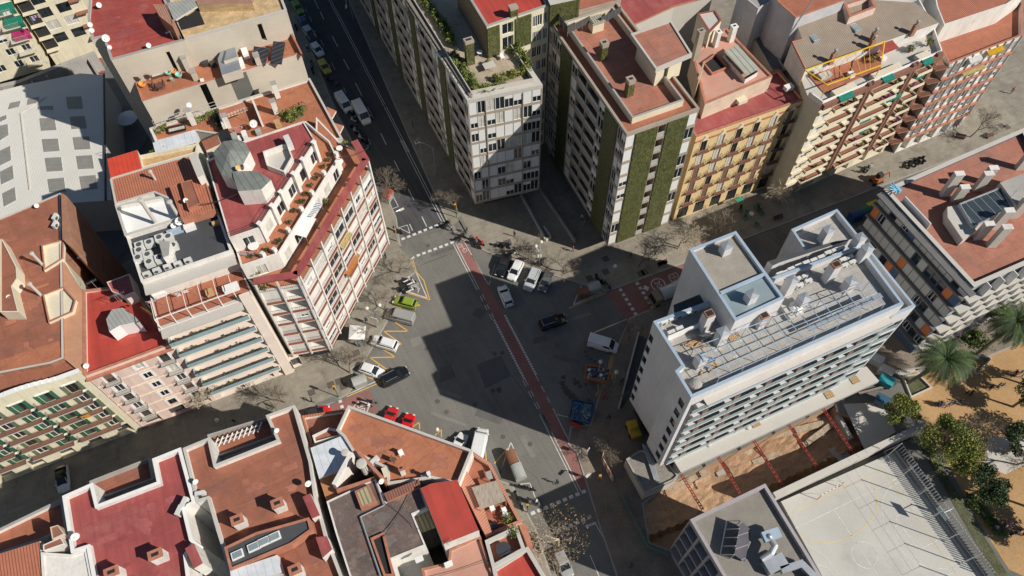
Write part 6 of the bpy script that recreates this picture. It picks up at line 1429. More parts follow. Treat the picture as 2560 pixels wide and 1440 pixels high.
# bicycles in the rack
def bike():
    t = thing('bicycle', 'bicycle', 'bicycle', (0, 0, 0))
    for x in (-.52, .52):
        m = MB(); n = 14
        for i in range(n): a0, a1 = 2*math.pi*i/n, 2*math.pi*(i+1)/n; m.tube((x+.33*math.cos(a0), 0, .34+.33*math.sin(a0)), (x+.33*math.cos(a1), 0, .34+.33*math.sin(a1)), .022, tyre, 4)
        m.build('wheel', t)
    m = MB()
    for a, b in (((-.52, .34), (-.15, .85)), ((-.15, .85), (.4, .85)), ((.4, .85), (.52, .34)), ((-.05, .35), (.4, .85)), ((-.05, .35), (-.2, .9)), ((-.52, .34), (-.05, .35))): m.tube((a[0], 0, a[1]), (b[0], 0, b[1]), .025, csf_, 4)
    m.build('frame', t); m = MB(); m.tube((.4, -.28, 1.0), (.4, .28, 1.0), .02, metaldk, 4); m.build('handlebar', t); m = MB(); m.box((-.2, 0, .92), .25, .14, .06, black); m.build('saddle', t); return t
BK = bike()
for i in range(9): p = W1('G %d,%d' % (800+i*15, 1045+((i*7) % 5)), .3); inst(BK, (p.x, p.y, .13), R(70+i*3), 'bicycle in the rack beside the twin globe lamp', 'bicycles in the rack')
# people
def skin_person(pose):
    if pose == 'walk': leg = [((.09, 0, .93), (.1, .16, .5), (.1, .02, .08), (.1, .15, .04)), ((-.09, 0, .93), (-.1, .05, .5), (-.1, -.28, .12), (-.1, -.14, .05))]; arm = [((.2, 0, 1.42), (.27, -.12, 1.15), (.27, .02, .92)), ((-.2, 0, 1.42), (-.27, .1, 1.15), (-.25, .28, .98))]
    else: leg = [((.09, 0, .93), (.11, .02, .5), (.11, 0, .08), (.12, .13, .04)), ((-.09, 0, .93), (-.11, .02, .5), (-.11, 0, .08), (-.12, .13, .04))]; arm = [((.2, 0, 1.42), (.26, -.03, 1.15), (.25, .12, .95)), ((-.2, 0, 1.42), (-.26, -.03, 1.15), (-.25, .12, .95))]
    V = []; E_ = []; Rd = []
    def add(p, r, par=None): V.append(p); Rd.append(r); (E_.append((par, len(V)-1)) if par is not None else None); return len(V)-1
    pel = add((0, 0, .98), .15); wst = add((0, 0, 1.15), .125, pel); ch = add((0, 0, 1.38), .16, wst); nk = add((0, .01, 1.52), .055, ch); hd = add((0, .02, 1.62), .085, nk); tp = add((0, .02, 1.74), .075, hd); add((0, .10, 1.64), .03, hd)
    for L_ in leg:
        p0 = add(L_[0], .1, pel); p1 = add(L_[1], .065, p0); p2 = add(L_[2], .042, p1); add(L_[3], .035, p2)
    for A in arm:
        p0 = add(A[0], .055, ch); p1 = add(A[1], .04, p0); p2 = add(A[2], .028, p1); x, y, z = A[2]; s_ = 1 if x > 0 else -1
        h = add((x, y+.04, z-.06), .03, p2)
        for k in range(4): add((x+(k-1.5)*.022, y+.06+.01*(k % 2), z-.14+.012*abs(k-1.5)), .009, h)
        add((x-s_*.05, y+.07, z-.07), .01, h)
    me = bpy.data.meshes.new('p'); me.from_pydata(V, E_, []); ob = bpy.data.objects.new('p', me); COL.objects.link(ob)
    md = ob.modifiers.new('s', 'SKIN'); sv = me.skin_vertices[0].data
    for i, r in enumerate(Rd): sv[i].radius = (r, r*(.7 if i in (0, 1, 2) else 1)); sv[i].use_root = i == 0
    sb = ob.modifiers.new('u', 'SUBSURF'); sb.levels = 1; sb.render_levels = 1
    dg = bpy.context.evaluated_depsgraph_get(); out = bpy.data.meshes.new_from_object(ob.evaluated_get(dg)); bpy.data.objects.remove(ob)
    return out
PM = {k: skin_person(k) for k in ('walk', 'stand')}
skinm = mat('skin', (.5, .3, .2), .6); hairm = mat('hair', (.04, .025, .02), .8)
CL = {n: mat('cloth_'+n, c, .9) for n, c in dict(black=(.02, .02, .025), navy=(.03, .05, .14), grey=(.2, .2, .2), red=(.35, .04, .04), white=(.6, .6, .6), blue=(.08, .17, .32), pink=(.5, .1, .25), green=(.35, .6, .05), brown=(.15, .08, .05)).items()}
PC = {}
def person(s, pose, top, bottom, label, rz=0, z=.13, grp=None, scale=1):
    key = (pose, top, bottom)
    if key not in PC:
        me = PM[pose].copy(); me.name = 'person'
        me.materials.clear()
        for m_ in (CL[bottom], CL[top], skinm, CL['black']): me.materials.append(m_)
        for pl in me.polygons:
            c = pl.center; zz = c.z
            pl.material_index = 3 if zz < .09 else (0 if zz < .95 and abs(c.x) < .2 else (2 if zz > 1.5 or zz < .93 else 1)); pl.use_smooth = True
        PC[key] = me
    p = W1(s, .5); o = place('person', PC[key], None, (p.x, p.y, z), rz); tag(o, label, 'person', grp)
    if scale != 1: o.scale = (scale,)*3
    h = MB(); h.ball((0, .0, 1.69), .105, hairm, 8, .9); ho = bpy.data.objects.new('hair', h.mesh('hair')); COL.objects.link(ho); ho.parent = o
    return o
PL = [('G 705,905', 'stand', 'black', 'black', 'person in black standing alone on the sunlit pavement'), ('G 92,810', 'walk', 'black', 'navy', 'person in black walking over the crossing at the street mouth'), ('G 118,850', 'walk', 'grey', 'black', 'smaller person in grey beside the walker on the crossing'),
 ('G 255,870', 'stand', 'black', 'grey', 'person in black and grey by the end of the slate paving'), ('G 208,900', 'walk', 'brown', 'black', 'person in brown near the corner motorcycles'), ('G 1258,1045', 'walk', 'red', 'navy', 'person in a reddish top at the corner of the shadow'),
 ('J 1578,390', 'walk', 'black', 'navy', 'person in dark clothes walking below the twin globe lamp'), ('J 1465,600', 'stand', 'grey', 'navy', 'person in grey in the group by the white parasol'), ('J 1510,620', 'stand', 'blue', 'navy', 'person in blue in the group by the white parasol'),
 ('J 1065,1150', 'walk', 'black', 'black', 'person in black on the lower pavement beside the slate strip'), ('F 1760,1110', 'stand', 'black', 'navy', 'person sitting place by the dark scooter at the corner block'), ('M 2115,60', 'walk', 'black', 'grey', 'person in the shaded street below the pergola'),
 ('O 1118,395', 'walk', 'black', 'grey', 'person in the shade near the blue skip'), ('O 1272,1375', 'walk', 'navy', 'black', 'person in the dark street at the bottom'), ('O 780,820', 'walk', 'black', 'navy', 'person crossing in the shade below the street lamp'),
 ('G 1345,745', 'stand', 'white', 'grey', 'person in white in the passage between the towers'), ('G 1372,770', 'stand', 'grey', 'white', 'person in grey in the passage between the towers'), ('G 1800,1110', 'walk', 'brown', 'brown', 'person in brown under the bare tree in the shade'),
 ('D 1885,1180', 'walk', 'black', 'navy', 'person in black in front of the far shops'), ('D 1915,1200', 'walk', 'red', 'black', 'person in red in front of the far shops'), ('L 2245,1125', 'stand', 'pink', 'navy', 'child in pink at the head of the line in the park')]
for i, (s, po, tp_, bt, lab) in enumerate(PL): person(s, po, tp_, bt, lab.replace('sitting place', 'standing'), rnd.uniform(0, 6.3))
w_ = person('L 365,838', 'stand', 'green', 'grey', 'worker in a lime green vest in the excavated pit', 1, -2.6); p = ray(*_pt('L 365,838'), -1.6); w_.location = (p.x, p.y, -2.7)
kd = random.Random(9)
for s, n in (('L 2295,210', 7), ('L 2180,290', 8), ('L 2010,335', 3), ('L 1950,385', 4), ('L 1850,398', 8), ('L 2220,1125', 6), ('L 2300,1175', 9)):
    for i in range(n):
        k, xy = s.split(); x, y = map(float, xy.split(',')); person('L %f,%f' % (x+kd.uniform(-42, 42), y+kd.uniform(-14, 14)), kd.choice(['walk', 'stand']), kd.choice(['navy', 'black', 'navy', 'blue', 'pink', 'white']), kd.choice(['black', 'navy']), 'child in dark clothes in the group crossing the sandy park', kd.uniform(0, 6), .02, 'children in the sandy park', .85)
# lamps, signs
globe = mat('lamp_globe', (.62, .6, .52), .3, .05)
def globe_lamp(base, h, heads, label, r=.32):
    b = W1(base, .1) if isinstance(base, str) else base; t = thing('street_lamp', label, 'street lamp', (b.x, b.y, 0)); m = MB(); m.tube((b.x, b.y, 0), (b.x, b.y, h), .09, metal, 8, .06); m.build('post', t)
    for dx, dy, dz in heads:
        m = MB()
        if dx or dy: m.tube((b.x, b.y, h-.5), (b.x+dx, b.y+dy, h+dz), .04, metal, 5)
        m.ball((b.x+dx, b.y+dy, h+dz+r*.6), r, globe, 14); m.build('lamp_globe', t)
def from_head(s, z): p = ray(*_pt(s), z); return p
def twin(h1, h2, base, label):
    b = W1(base, .1); a_, c_ = ray(*_pt(h1), 5.0), ray(*_pt(h2), 5.0); globe_lamp(b, 4.8, [(a_.x-b.x, a_.y-b.y, 0), (c_.x-b.x, c_.y-b.y, 0)], label)
twin('J 1580,268', 'J 1700,238', 'J 1675,445', 'twin globe lamp beside the grey van')
twin('G 908,1005', 'G 958,965', 'G 940,1195', 'twin globe lamp beside the bicycle rack')
for s, lab in (('G 1660,1192', 'single globe lamp in the shade under the striped tower'), ('M 1948,35', 'globe lamp in the dark street beside the pergola'), ('N 1545,238', 'globe lamp above the yellow zigzag by the long parapet'), ('K 1522,770', 'pale globe lamp among the shaded bays'), ('K 1672,870', 'globe lamp between the orange skip and the fence')):
    p = from_head(s, 5.0); globe_lamp(p, 4.6, [(0, 0, .1)], lab)
def arm_lamp(base, head, h, label):
    b = W1(base, .1); hd = ray(*_pt(head), h); t = thing('street_lamp', label, 'street lamp', (b.x, b.y, 0)); m = MB(); m.tube((b.x, b.y, 0), (b.x, b.y, h-.6), .1, metal, 8, .07); k = Vector((b.x, b.y, h-.6)); e_ = Vector((hd.x, hd.y, h)); mid = (k+e_)/2+Vector((0, 0, .45)); m.tube(k, mid, .06, metal, 6); m.tube(mid, e_, .05, metal, 6); m.build('post', t)
    m = MB(); d = (e_-k); m.box((hd.x, hd.y, h-.1), .9, .34, .18, globe, math.atan2(d.y, d.x)); m.build('lamp_head', t)
arm_lamp('F 1872,962', 'F 1908,658', 8, 'tall lamp with pale head at the street corner crossing')
arm_lamp('B 1660,1560', 'B 1595,1345', 8, 'tall lamp with curved arm in the shaded street')
arm_lamp('B 1000,200', 'B 930,62', 8, 'farthest tall lamp at the top of the shaded street')
arm_lamp('O 1000,790', 'O 988,768', 3.2, 'curved lamp over the end of the red lane')
arm_lamp('F 2240,330', 'F 2055,18', 8, 'lamp with long arm above the double white line')
def sign(base, h, face, wd, hg, label, ang, pole=.04, name='traffic_sign'):
    b = W1(base, .1); t = thing(name, label, 'sign', (b.x, b.y, 0)); m = MB(); m.tube((b.x, b.y, 0), (b.x, b.y, h), pole, metal, 6); m.build('post', t)
    m = MB(); m.box((b.x, b.y, h-hg), wd, .06, hg, face, ang); m.build('sign_plate', t)
sign('J 1680,455', 3.4, white2, .9, .9, 'white square sign on the post beside the twin globe lamp', -.3)
sign('G 938,1180', 3.2, white2, .8, .9, 'white and blue sign on the twin lamp post by the parked cars', .3)
sign('M 1330,470', 2.6, cblue, .5, .9, 'slim blue and white sign in the dark street', .5)
sign('O 980,640', 3.2, white2, .55, .9, 'white and blue sign board beside the bicycle lane', .9)
def traffic_light(base, h, label, ang=0):
    b = W1(base, .1); t = thing('traffic_light', label, 'traffic light', (b.x, b.y, 0)); m = MB(); m.tube((b.x, b.y, 0), (b.x, b.y, h), .07, mat('post_green', (.05, .15, .1), .6), 8); m.build('post', t)
    m = MB(); m.box((b.x, b.y, h), .35, .3, 1.0, mat('signal_yellow', (.6, .33, .04), .5), ang); m.build('signal_head', t); m = MB(); m.box((b.x, b.y-.17, h+.1), .2, .05, .8, black, ang); m.build('lens', t)
traffic_light('G 158,735', 3.0, 'yellow traffic light by the blue round sign at the street mouth'); traffic_light('J 1315,1110', 3.2, 'yellow traffic lights casting a long shadow on the lower pavement'); traffic_light('O 1055,820', 2.6, 'yellow traffic light at the end of the red lane'); traffic_light('O 582,1015', 2.8, 'orange traffic light beside the crossing under the terrace'); traffic_light('F 1870,960', 2.8, 'yellow traffic light below the tall corner lamp')
m = MB(); cs4 = ccw(W('J 1415,420 J 1405,555 J 1555,560 J 1570,430', 2.6)); cc = sum(cs4, Vector((0, 0)))/4
for i in range(4): a, b_ = cs4[i], cs4[(i+1) % 4]; m.add([(a.x, a.y, 2.4), (b_.x, b_.y, 2.4), (cc.x, cc.y, 2.9), ], [(0, 1, 2)], white2)
t = thing('parasol', 'square off white parasol beside the corner block pavement cafe', 'parasol', (cc.x, cc.y, 0)); m.build('canopy', t); m = MB(); m.tube((cc.x, cc.y, 0), (cc.x, cc.y, 2.6), .04, metal, 6); m.build('pole', t)
# pavement grates and tree pits
for s in ('J 1240,993', 'J 1315,960', 'J 1357,1007', 'J 1057,1065', 'J 1480,690', 'G 1570,1125', 'G 1415,1310', 'G 1570,1248', 'G 1905,1265', 'G 1940,1250', 'G 1180,1243', 'D 2350,1185', 'D 2400,1195', 'G 645,968'):
    p = W1(s, .14); m = MB(); m.box((p.x, p.y, .134), 1.1, 1.1, .012, mat('iron_cover', (.11, .09, .08), .8), G_ANG); tag(m.build('manhole_cover'), 'square rusty iron cover set in the pale pavement', 'manhole cover', 'iron covers in the pavement')
# ------------------------------------------------------------------ vegetation
def bare_tree(seed, H=7.5, spread=3.0, m_=None, dense=1.0):
    r = random.Random(seed); tr = MB(); cr = MB(); m_ = m_ or bark
    t = thing('bare_tree', 'tree', 'tree', (0, 0, 0))
    def grow(p, d, L, rad, lv, mb):
        steps = 2 if lv < 3 else 1; q = p
        for s in range(steps):
            d = (d+Vector((r.uniform(-.18, .18), r.uniform(-.18, .18), r.uniform(-.02, .14)))).normalized(); e = q+d*L/steps
            mb.tube(q, e, rad*(1-.3*s/steps), m_, 5 if lv < 2 else 3, rad*(1-.3*(s+1)/steps), cap=False); q = e
            if lv >= 1 and r.random() < .8*dense and lv < 6: side(q, d, L*.6, rad*.5, lv+1)
        if lv < 6:
            for k in range(r.choice([2, 3, 3]) if lv < 4 else 2): side(q, d, L*r.uniform(.62, .82), rad*.62, lv+1)
    def side(q, d, L, rad, lv):
        a = d.orthogonal().normalized(); a.rotate(Matrix.Rotation(r.uniform(0, 6.28), 3, d)); nd = (d*1.0+a*r.uniform(.45, .95)).normalized(); grow(q, nd, L, max(rad, .011), lv, cr)
    grow(Vector((0, 0, -.1)), Vector((0, 0, 1)), H*.30, .15, 0, tr)
    o = tr.build('trunk', t); cr.build('crown', t); return t
BT = [bare_tree(1), bare_tree(2, dense=1.1), bare_tree(3, H=8, m_=bark_lt), bare_tree(4, H=6.5)]
BL = [('F 1745,590', 0, 1.15, 'bare tree with wide fine crown beside the corner of the shaded street'), ('F 2440,700', 1, .9, 'bare tree by the street mouth beside the double white line'), ('F 1890,1260', 3, .8, 'bare tree rising from the pavement by the hatched motorcycle bay'),
 ('G 845,1135', 3, .8, 'bare slim tree in a square pit next to the bicycle rack'), ('G 1180,1250', 3, .9, 'bare tree above the round cover at the pavement edge'), ('G 1880,1195', 0, .9, 'bare tree in the shadow under the striped tower'), ('G 2255,1030', 2, .85, 'bare pale tree throwing its shadow on the sunlit corner'),
 ('J 1745,280', 3, .75, 'small bare tree behind the lime green hatchback'), ('J 1575,590', 3, .6, 'thin bare tree growing beside the white parasol'), ('J 1420,880', 0, .85, 'bare tree in a planted pit beside the grey container'), ('J 815,1160', 1, .9, 'leaning bare tree with long shadow on the lower pavement'), ('J 180,1290', 2, .8, 'bare tree in the shade below the pink house'),
 ('H 515,605', 0, 1.0, 'bare tree in front of the yellow house terrace cafe'), ('H 850,400', 2, .85, 'bare pale tree at the foot of the brown striped house'), ('H 250,700', 2, .85, 'bare tree between the striped tower and the new building'), ('H 1000,350', 3, .8, 'bare tree in the middle of the shaded street pavement'), ('H 850,790', 1, 1.1, 'dense bare tree between the wings of the new building'),
 ('D 2050,1290', 1, .95, 'bare tree with long branching shadow in the far sunlit street'), ('D 1560,1300', 3, .7, 'bare tree under the corner balconies of the orange banded house'), ('O 1040,620', 0, .9, 'bare tree beside the building site fence'), ('O 1170,1040', 3, 1.0, 'bare tree in the shade at the pit edge'),
 ('K 1790,560', 3, .8, 'bare tree beside the white van bay'), ('K 1590,1160', 3, .7, 'bare tree beside the red barrier'), ('L 2010,590', 1, 1.0, 'bare tree standing in the sandy park'), ('L 2300,760', 0, 1.1, 'bare tree at the park path in the shade'), ('I 1250,1320', 2, .6, 'small bare tree in the shade before the cream house')]
for s, k, sc_, lab in BL: p = W1(s, .1); inst(BT[k], (p.x, p.y, .1), rnd.uniform(0, 6), lab, None, (sc_,)*3)
# plane tree with dead leaves still on it
def leaf_cloud(mb, r, c, rad, n, size, mats, sz=.75, shell=.55):
    for i in range(n):
        d = Vector((r.gauss(0, 1), r.gauss(0, 1), r.gauss(0, 1))).normalized(); q = c+Vector((d.x, d.y, d.z*sz))*rad*(shell+(1-shell)*r.random())
        a = Vector((r.gauss(0, 1), r.gauss(0, 1), r.gauss(0, .6)+.6)).normalized(); u = a.orthogonal().normalized()*size*r.uniform(.6, 1.3); v = a.cross(u).normalized()*size*r.uniform(.35, .8)
        mb.add([q-u, q+v, q+u, q-v], [(0, 1, 2, 3)], r.choice(mats))
def leafy_tree(s, h, rad, label, mats, name='tree', seed=1, n=5200, lobes=16, zc=None, dens=1, sz=.145, cat='tree'):
    p = W1(s, h*.6); r = random.Random(seed); t = thing(name, label, cat, (p.x, p.y, 0)); m = MB(); m.tube((p.x, p.y, -.1), (p.x+.1, p.y, h*.45), .22, bark, 8, .15)
    cr = MB()
    for i in range(lobes):
        d = Vector((r.gauss(0, 1), r.gauss(0, 1), r.uniform(-.3, 1))).normalized(); c = Vector((p.x, p.y, h*.62))+Vector((d.x*rad*.68, d.y*rad*.68, d.z*h*.24)); m.tube((p.x+.1, p.y, h*.42), c, .08, bark, 5, .03)
        leaf_cloud(cr, r, c, rad*r.uniform(.26, .46), int(n*1.7)//lobes, sz, mats, .7, .35)
    m.build('trunk', t); cr.build('crown', t); return t
ly, lg, ld, ll = leafs[1], leafs[0], leafs[2], leafs[3]
leafy_tree('L 1600,440', 6.5, 2.8, 'round yellow green tree at the end of the building site', [ly, ly, ll], seed=3, n=3800)
leafy_tree('L 1880,620', 8.5, 4.3, 'large yellowish green tree over the court fence', [lg, ly, ly, ll], seed=4, n=6500, lobes=18)
leafy_tree('L 2010,740', 7, 3.0, 'yellow tipped tree crown touching the large one by the fence', [ll, ly, ly], seed=5, n=3000, lobes=9)
leafy_tree('L 2115,890', 7.5, 3.1, 'dark green dense tree by the curved park bench', [ld, ld, lg], seed=6, n=6500)
leafy_tree('L 2330,620', 8, 2.8, 'dark tree at the right edge of the park', [ld, lg], seed=8, n=4200)
leafy_tree('L 2380,330', 8, 2.6, 'olive tree crown at the far edge of the park', [ld, lg, ly], seed=18, n=3600)
for i, s in enumerate(('Z 2650,930', 'Z 2690,1090', 'Z 2640,1240', 'Z 2720,1330')): leafy_tree(s, 10, 3.6, 'tall spreading tree beyond the sandy park', [lg, ly], seed=30+i, n=1900, lobes=12, sz=.22)['group'] = 'trees along the edge of the park'
tan = mat('dead_leaf', (.32, .22, .11), .8, .2)
big = bare_tree(11, H=11, m_=bark_lt, dense=1.2); r = random.Random(4); m = MB()
for i in range(650): a = r.uniform(0, 6.28); q = r.random()**.5*3.4; c = Vector((math.cos(a)*q, math.sin(a)*q, 6+2.6*math.sqrt(max(0, 1-(q/3.6)**2))*r.random())); leaf_cloud(m, r, c, .1, 1, .09, [tan])
m.build('foliage', big); p = W1('O 800,1180', 5.5); inst(big, (p.x, p.y, .1), 0, 'large plane tree with tan dead leaves over the lower crossing', None, (1.18,)*3)
# palms
pl_ = mat('palm_leaf', (.07, .115, .03), .85, .25)
def palm(base, crown, h, label, seed):
    b = W1(base, 0); c = ray(*_pt(crown), h); t = thing('palm_tree', label, 'palm tree', (b.x, b.y, 0)); m = MB(); P0 = Vector((b.x, b.y, -.05)); P1 = Vector((c.x, c.y, h-.4)); n = 12
    for i in range(n): a_, b_ = P0.lerp(P1, i/n), P0.lerp(P1, (i+1)/n); m.tube(a_, b_, .33-.06*i/n, bark, 10, .30-.06*i/n)
    m.build('trunk', t); r = random.Random(seed); cr = MB()
    for k in range(88):
        az = k*2.4+r.uniform(-.1, .1); el = .95-1.3*(k/88); L = r.uniform(4.6, 5.3); d = Vector((math.cos(az), math.sin(az), 0)); pt = Vector((c.x, c.y, h-.2)); sd_ = Vector((-d.y, d.x, 0)); N_ = 12; e_ = el; mm = r.choice([pl_, pl_, lg, ld, ld])
        for i in range(N_):
            nx_ = pt+(d*math.cos(e_)+Vector((0, 0, math.sin(e_))))*L/N_; cr.tube(pt, nx_, .03*(1-i/N_)+.008, mm, 3, cap=False)
            if i > 1:
                wl_ = .62*math.sin(math.pi*(i+1)/(N_+1))+.08
                for sg in (-1, 1):
                    for q in (0, .5):
                        o_ = pt.lerp(nx_, q); tip = o_+sd_*sg*wl_+d*.28*math.cos(e_)+Vector((0, 0, -.12)); cr.add([o_, o_+(nx_-pt)*.3, tip], [(0, 1, 2)], mm)
            pt = nx_; e_ -= .13+.05*i/N_
    cr.build('crown', t)
palm('L 1640,262', 'L 1870,110', 7.5, 'palm tree growing from the square planter at the park corner', 1)
palm('L 2000,140', 'H 2470,1180', 8.5, 'palm tree with long leaning trunk shadowed by the grey block', 2)
# hedges, planters and roof gardens
def bush(s, z, rad, label, mats=None, n=240, grp=None, h=None, name='shrub', cat='plant', pot=None, seed=None, sz=.13):
    p = W1(s, z) if isinstance(s, str) else s; r = random.Random(seed if seed is not None else hash(str(s)) % 999 if False else int(p.x*7+p.y*13) % 997); t = thing(name, label, cat, (p.x, p.y, z), grp); m = MB(); h = h or rad*1.3
    leaf_cloud(m, r, Vector((p.x, p.y, z+h*.6+(.35 if pot else 0))), rad, n, sz, mats or [lg, ll, ly], h/rad*.6, .3); m.build('foliage', t)
    m = MB()
    if pot: m.lathe((p.x, p.y, z), [(.16, 0), (.24, .4), (.26, .42)], pot, 10); m.build('pot', t)
    else: m.tube((p.x, p.y, z-.05), (p.x, p.y, z+h*.6), .05, bark, 5); m.build('stem', t)
    return t
def hedge(s, z, wd, h, label, mats, dens=420, sz=.15, seed=1, zj=.3):
    P = W(s, z); t = thing('hedge', label, 'hedge', tuple(P[0]) if False else (P[0].x, P[0].y, z)); r = random.Random(seed); m = MB(); k = MB()
    for i in range(len(P)-1):
        a, b = P[i], P[i+1]; L = (b-a).length; n = int(L*dens*wd)
        for q in range(n):
            c = a.lerp(b, r.random())+Vector((r.gauss(0, wd*.33), r.gauss(0, wd*.33), 0)); lump = .6+.4*math.sin(c.x*2.1+c.y*1.7)*math.cos(c.x*1.3-c.y*2.3); leaf_cloud(m, r, Vector((c.x, c.y, z+h*lump*r.random()**.6)), .05, 1, sz, mats)
        f_ = Fr(a, b); k.fbox(f_, 0, L, -wd*.3, wd*.3, z, z+.35, mat('planter_box', (.25, .2, .16), .9))
    m.build('foliage', t); k.build('planter', t)
hedge('B 1640,-20 B 1870,280 B 1930,420', 28.6, 1.0, 1.5, 'upper green hedge along the west edge of the roof garden', [lg, ll, ly], seed=1)
hedge('B 1940,520 B 2060,700 B 2180,870', 28.6, 1.0, 1.4, 'lower green and yellow hedge along the west edge of the roof garden', [lg, ly, ll], seed=2)
hedge('B 2200,870 B 2420,810', 28.6, .9, 1.0, 'hedge along the front edge of the roof garden', [lg, ly, ll], seed=3)
hedge('C 0,770 C 260,690 C 290,640', 28.6, 1.0, 1.1, 'curving hedge in the front right corner of the roof garden', [ll, ly, ly], seed=5)
hedge('C 90,450 C 220,500 C 290,640', 28.6, 1.2, 1.6, 'tall hedge along the right edge of the roof garden', [lg, ll, ly], seed=4)
hedge('B 1500,-20 B 2110,910', 28.72, .9, .25, 'thin blue green ground plants in the gutter strip of the tower roof', [mat('sedum', (.10, .15, .13), .9), ld], dens=110, seed=7)
hedge('e 2230,290 e 2330,330 e 2500,200', 21, 1.3, 1.3, 'bushy garden bed on the terrace behind the maroon roof', [lg, ly, ll], seed=8)
hedge('e 2280,380 e 2480,300', 21, .9, 1.6, 'yellowish bushes against the white wall of the terrace', [lg, ly], seed=9)
hedge('e 1210,260 e 1270,480', 21.2, .8, 1.4, 'dark ivy hedge beside the white chimney terrace', [ld, lg], seed=10)
hedge('e 900,380 e 1130,290', 21.2, .8, .8, 'planted bed along the railed terrace', [lg, ly], seed=12)
hedge('e 290,560 e 460,480', 21.2, .7, 1.0, 'scrubby bed at the left corner of the railed terrace', [lg, ly], seed=13)
hedge('L 2000,960 L 2150,1120 L 2200,1180', .1, 1.2, .8, 'low hedge behind the curved park bench', [lg, ll], seed=14)
hedge('H 2150,1280 H 2230,1330', .1, 2.4, 1.2, 'lush shrubs below the palm at the grey block', [lg, ll], seed=15)
hedge('L 1330,330 L 1480,290', .1, .5, .1, 'sparse weeds by the site fence', [lg], dens=40, seed=16)
for s, z, rd, lab in (('e 290,900', 22.1, .75, 'spiky green plant in a dark pot, leftmost on the boarded terrace'), ('e 460,850', 22.1, .95, 'larger spiky plant in the middle of the boarded terrace'), ('e 810,740', 22.1, .9, 'yellow green bush at the right end of the boarded terrace'), ('N 2170,1085', 16.3, .9, 'bright yellow green plant on the walled garden terrace'), ('N 2120,980', 14.8, .8, 'leafy shrub on the corner terrace behind the chairs'), ('a 80,1100', 3, 1.6, 'yellow green bush beside the yard wall of the cream block'), ('a 440,930', 3, 1.3, 'dark shrub in the shaded yard of the cream block'), ('a 960,840', .4, 1.6, 'green bush in the walled yard under the square windows'), ('D 1000,875', 24, .1, ''), ('C 70,440', 28.6, .8, 'spiky palm like plant beside the penthouse door')):
    if lab: bush(s, z, rd, lab, [ly, lg, ll] if 'yellow' in lab else None, int(260*rd*rd)+120)
# pots of the long terraces
pot = mat('clay_pot', (.4, .16, .09), .8); k = 0
for s in ('F 1250,140', 'F 1230,205', 'F 1180,270', 'F 1110,380', 'F 1060,450', 'F 1015,530', 'F 990,600', 'F 960,605', 'F 900,690', 'F 860,800', 'F 770,970', 'F 745,990', 'F 640,1060', 'F 500,1120'): bush(s, 25.2, .38, 'small plant in a clay pot along the upper orange terrace', [lg, ld], 60, 'potted plants on the upper orange terrace', pot=pot)
for s in ('F 1380,50', 'F 1450,70', 'F 1170,590', 'F 1210,610', 'F 1000,1180', 'F 560,1270', 'F 500,1290', 'F 560,1410', 'F 620,1420', 'F 1480,400', 'F 1440,440'): bush(s, 22.7, .5, 'leafy plant in a clay pot on the lower orange terrace', [lg, ll, ly], 90, 'potted plants on the lower orange terrace', pot=pot)
rg = random.Random(21)
for i in range(6):
    z = 3.95+i*3.15
    for kx in range(9):
        if rg.random() < .62:
            a = .7+kx*(gfr.L-3)/9+rg.uniform(-.2, .2); q = gfr.p(a, .8, z); bush(Vector((q.x, q.y, z)), z, rg.uniform(.22, .4), 'potted plant behind the green glass of a balcony', [lg, ld, ly, mat('red_leaf', (.3, .05, .06), .8)] if rg.random() < .3 else [lg, ld], 46, 'potted plants behind the green glass balconies', pot=pot)
for i in range(7):
    z = 4.2+i*2.95; f_ = Fr(E1[1], E1[2])
    for q in range(5):
        if rg.random() < .7: a = f_.L*rg.choice([.15, .2, .27, .5, .55, .62, .84, .88]); w0 = f_.p(a, .75, z); bush(Vector((w0.x, w0.y, z)), z, rg.uniform(.25, .45), 'plant on a cream balcony of the brown striped house', [lg, ly, ld] if rg.random() < .8 else [mat('magenta_flower', (.35, .03, .35), .7)], 44, 'plants on the cream balconies', pot=pot)
# park ground
sheet_obj('park_sand', ['L 1560,60 L 1480,120 L 1580,210 L 1640,340 L 1800,620 L 1900,800 L 2060,1100 L 2250,1400 L 2700,1600 L 2700,-400 L 2200,-300 L 1800,0'], .02, sand)
sheet_obj('park_path', ['L 1480,20 L 1700,60 L 1760,200 L 1700,210 L 1650,140 L 1560,180 L 1440,90', 'L 1240,390 L 1480,380 L 1560,560 L 1380,690', 'H 1600,1300 H 1860,1290 H 1960,1440 H 1700,1560'], .03, conc_lt)
sheet_obj('lawn', ['L 1700,640 L 1760,640 L 2250,1440 L 2170,1440', 'L 1610,230 L 1690,215 L 1770,290 L 1650,345'], .035, grassm)
sheet_obj('park_path_shade', ['L 2130,590 L 2343,600 L 2343,760 L 2230,820 L 2100,760'], .032, conc_lt)
for s in ('L 1600,215 L 1700,205 L 1785,290 L 1655,350', 'L 1990,150 L 2080,90 L 2150,110 L 2060,210'):
    q = ccw(W(s, .4)); m = MB(); ring(m, q, .2, .0, .4, conc_lt); t_ = m.build('planter_kerb'); tag(t_, ('square' if '1600' in s else 'long')+' concrete planter kerb round a palm in the park', 'planter')
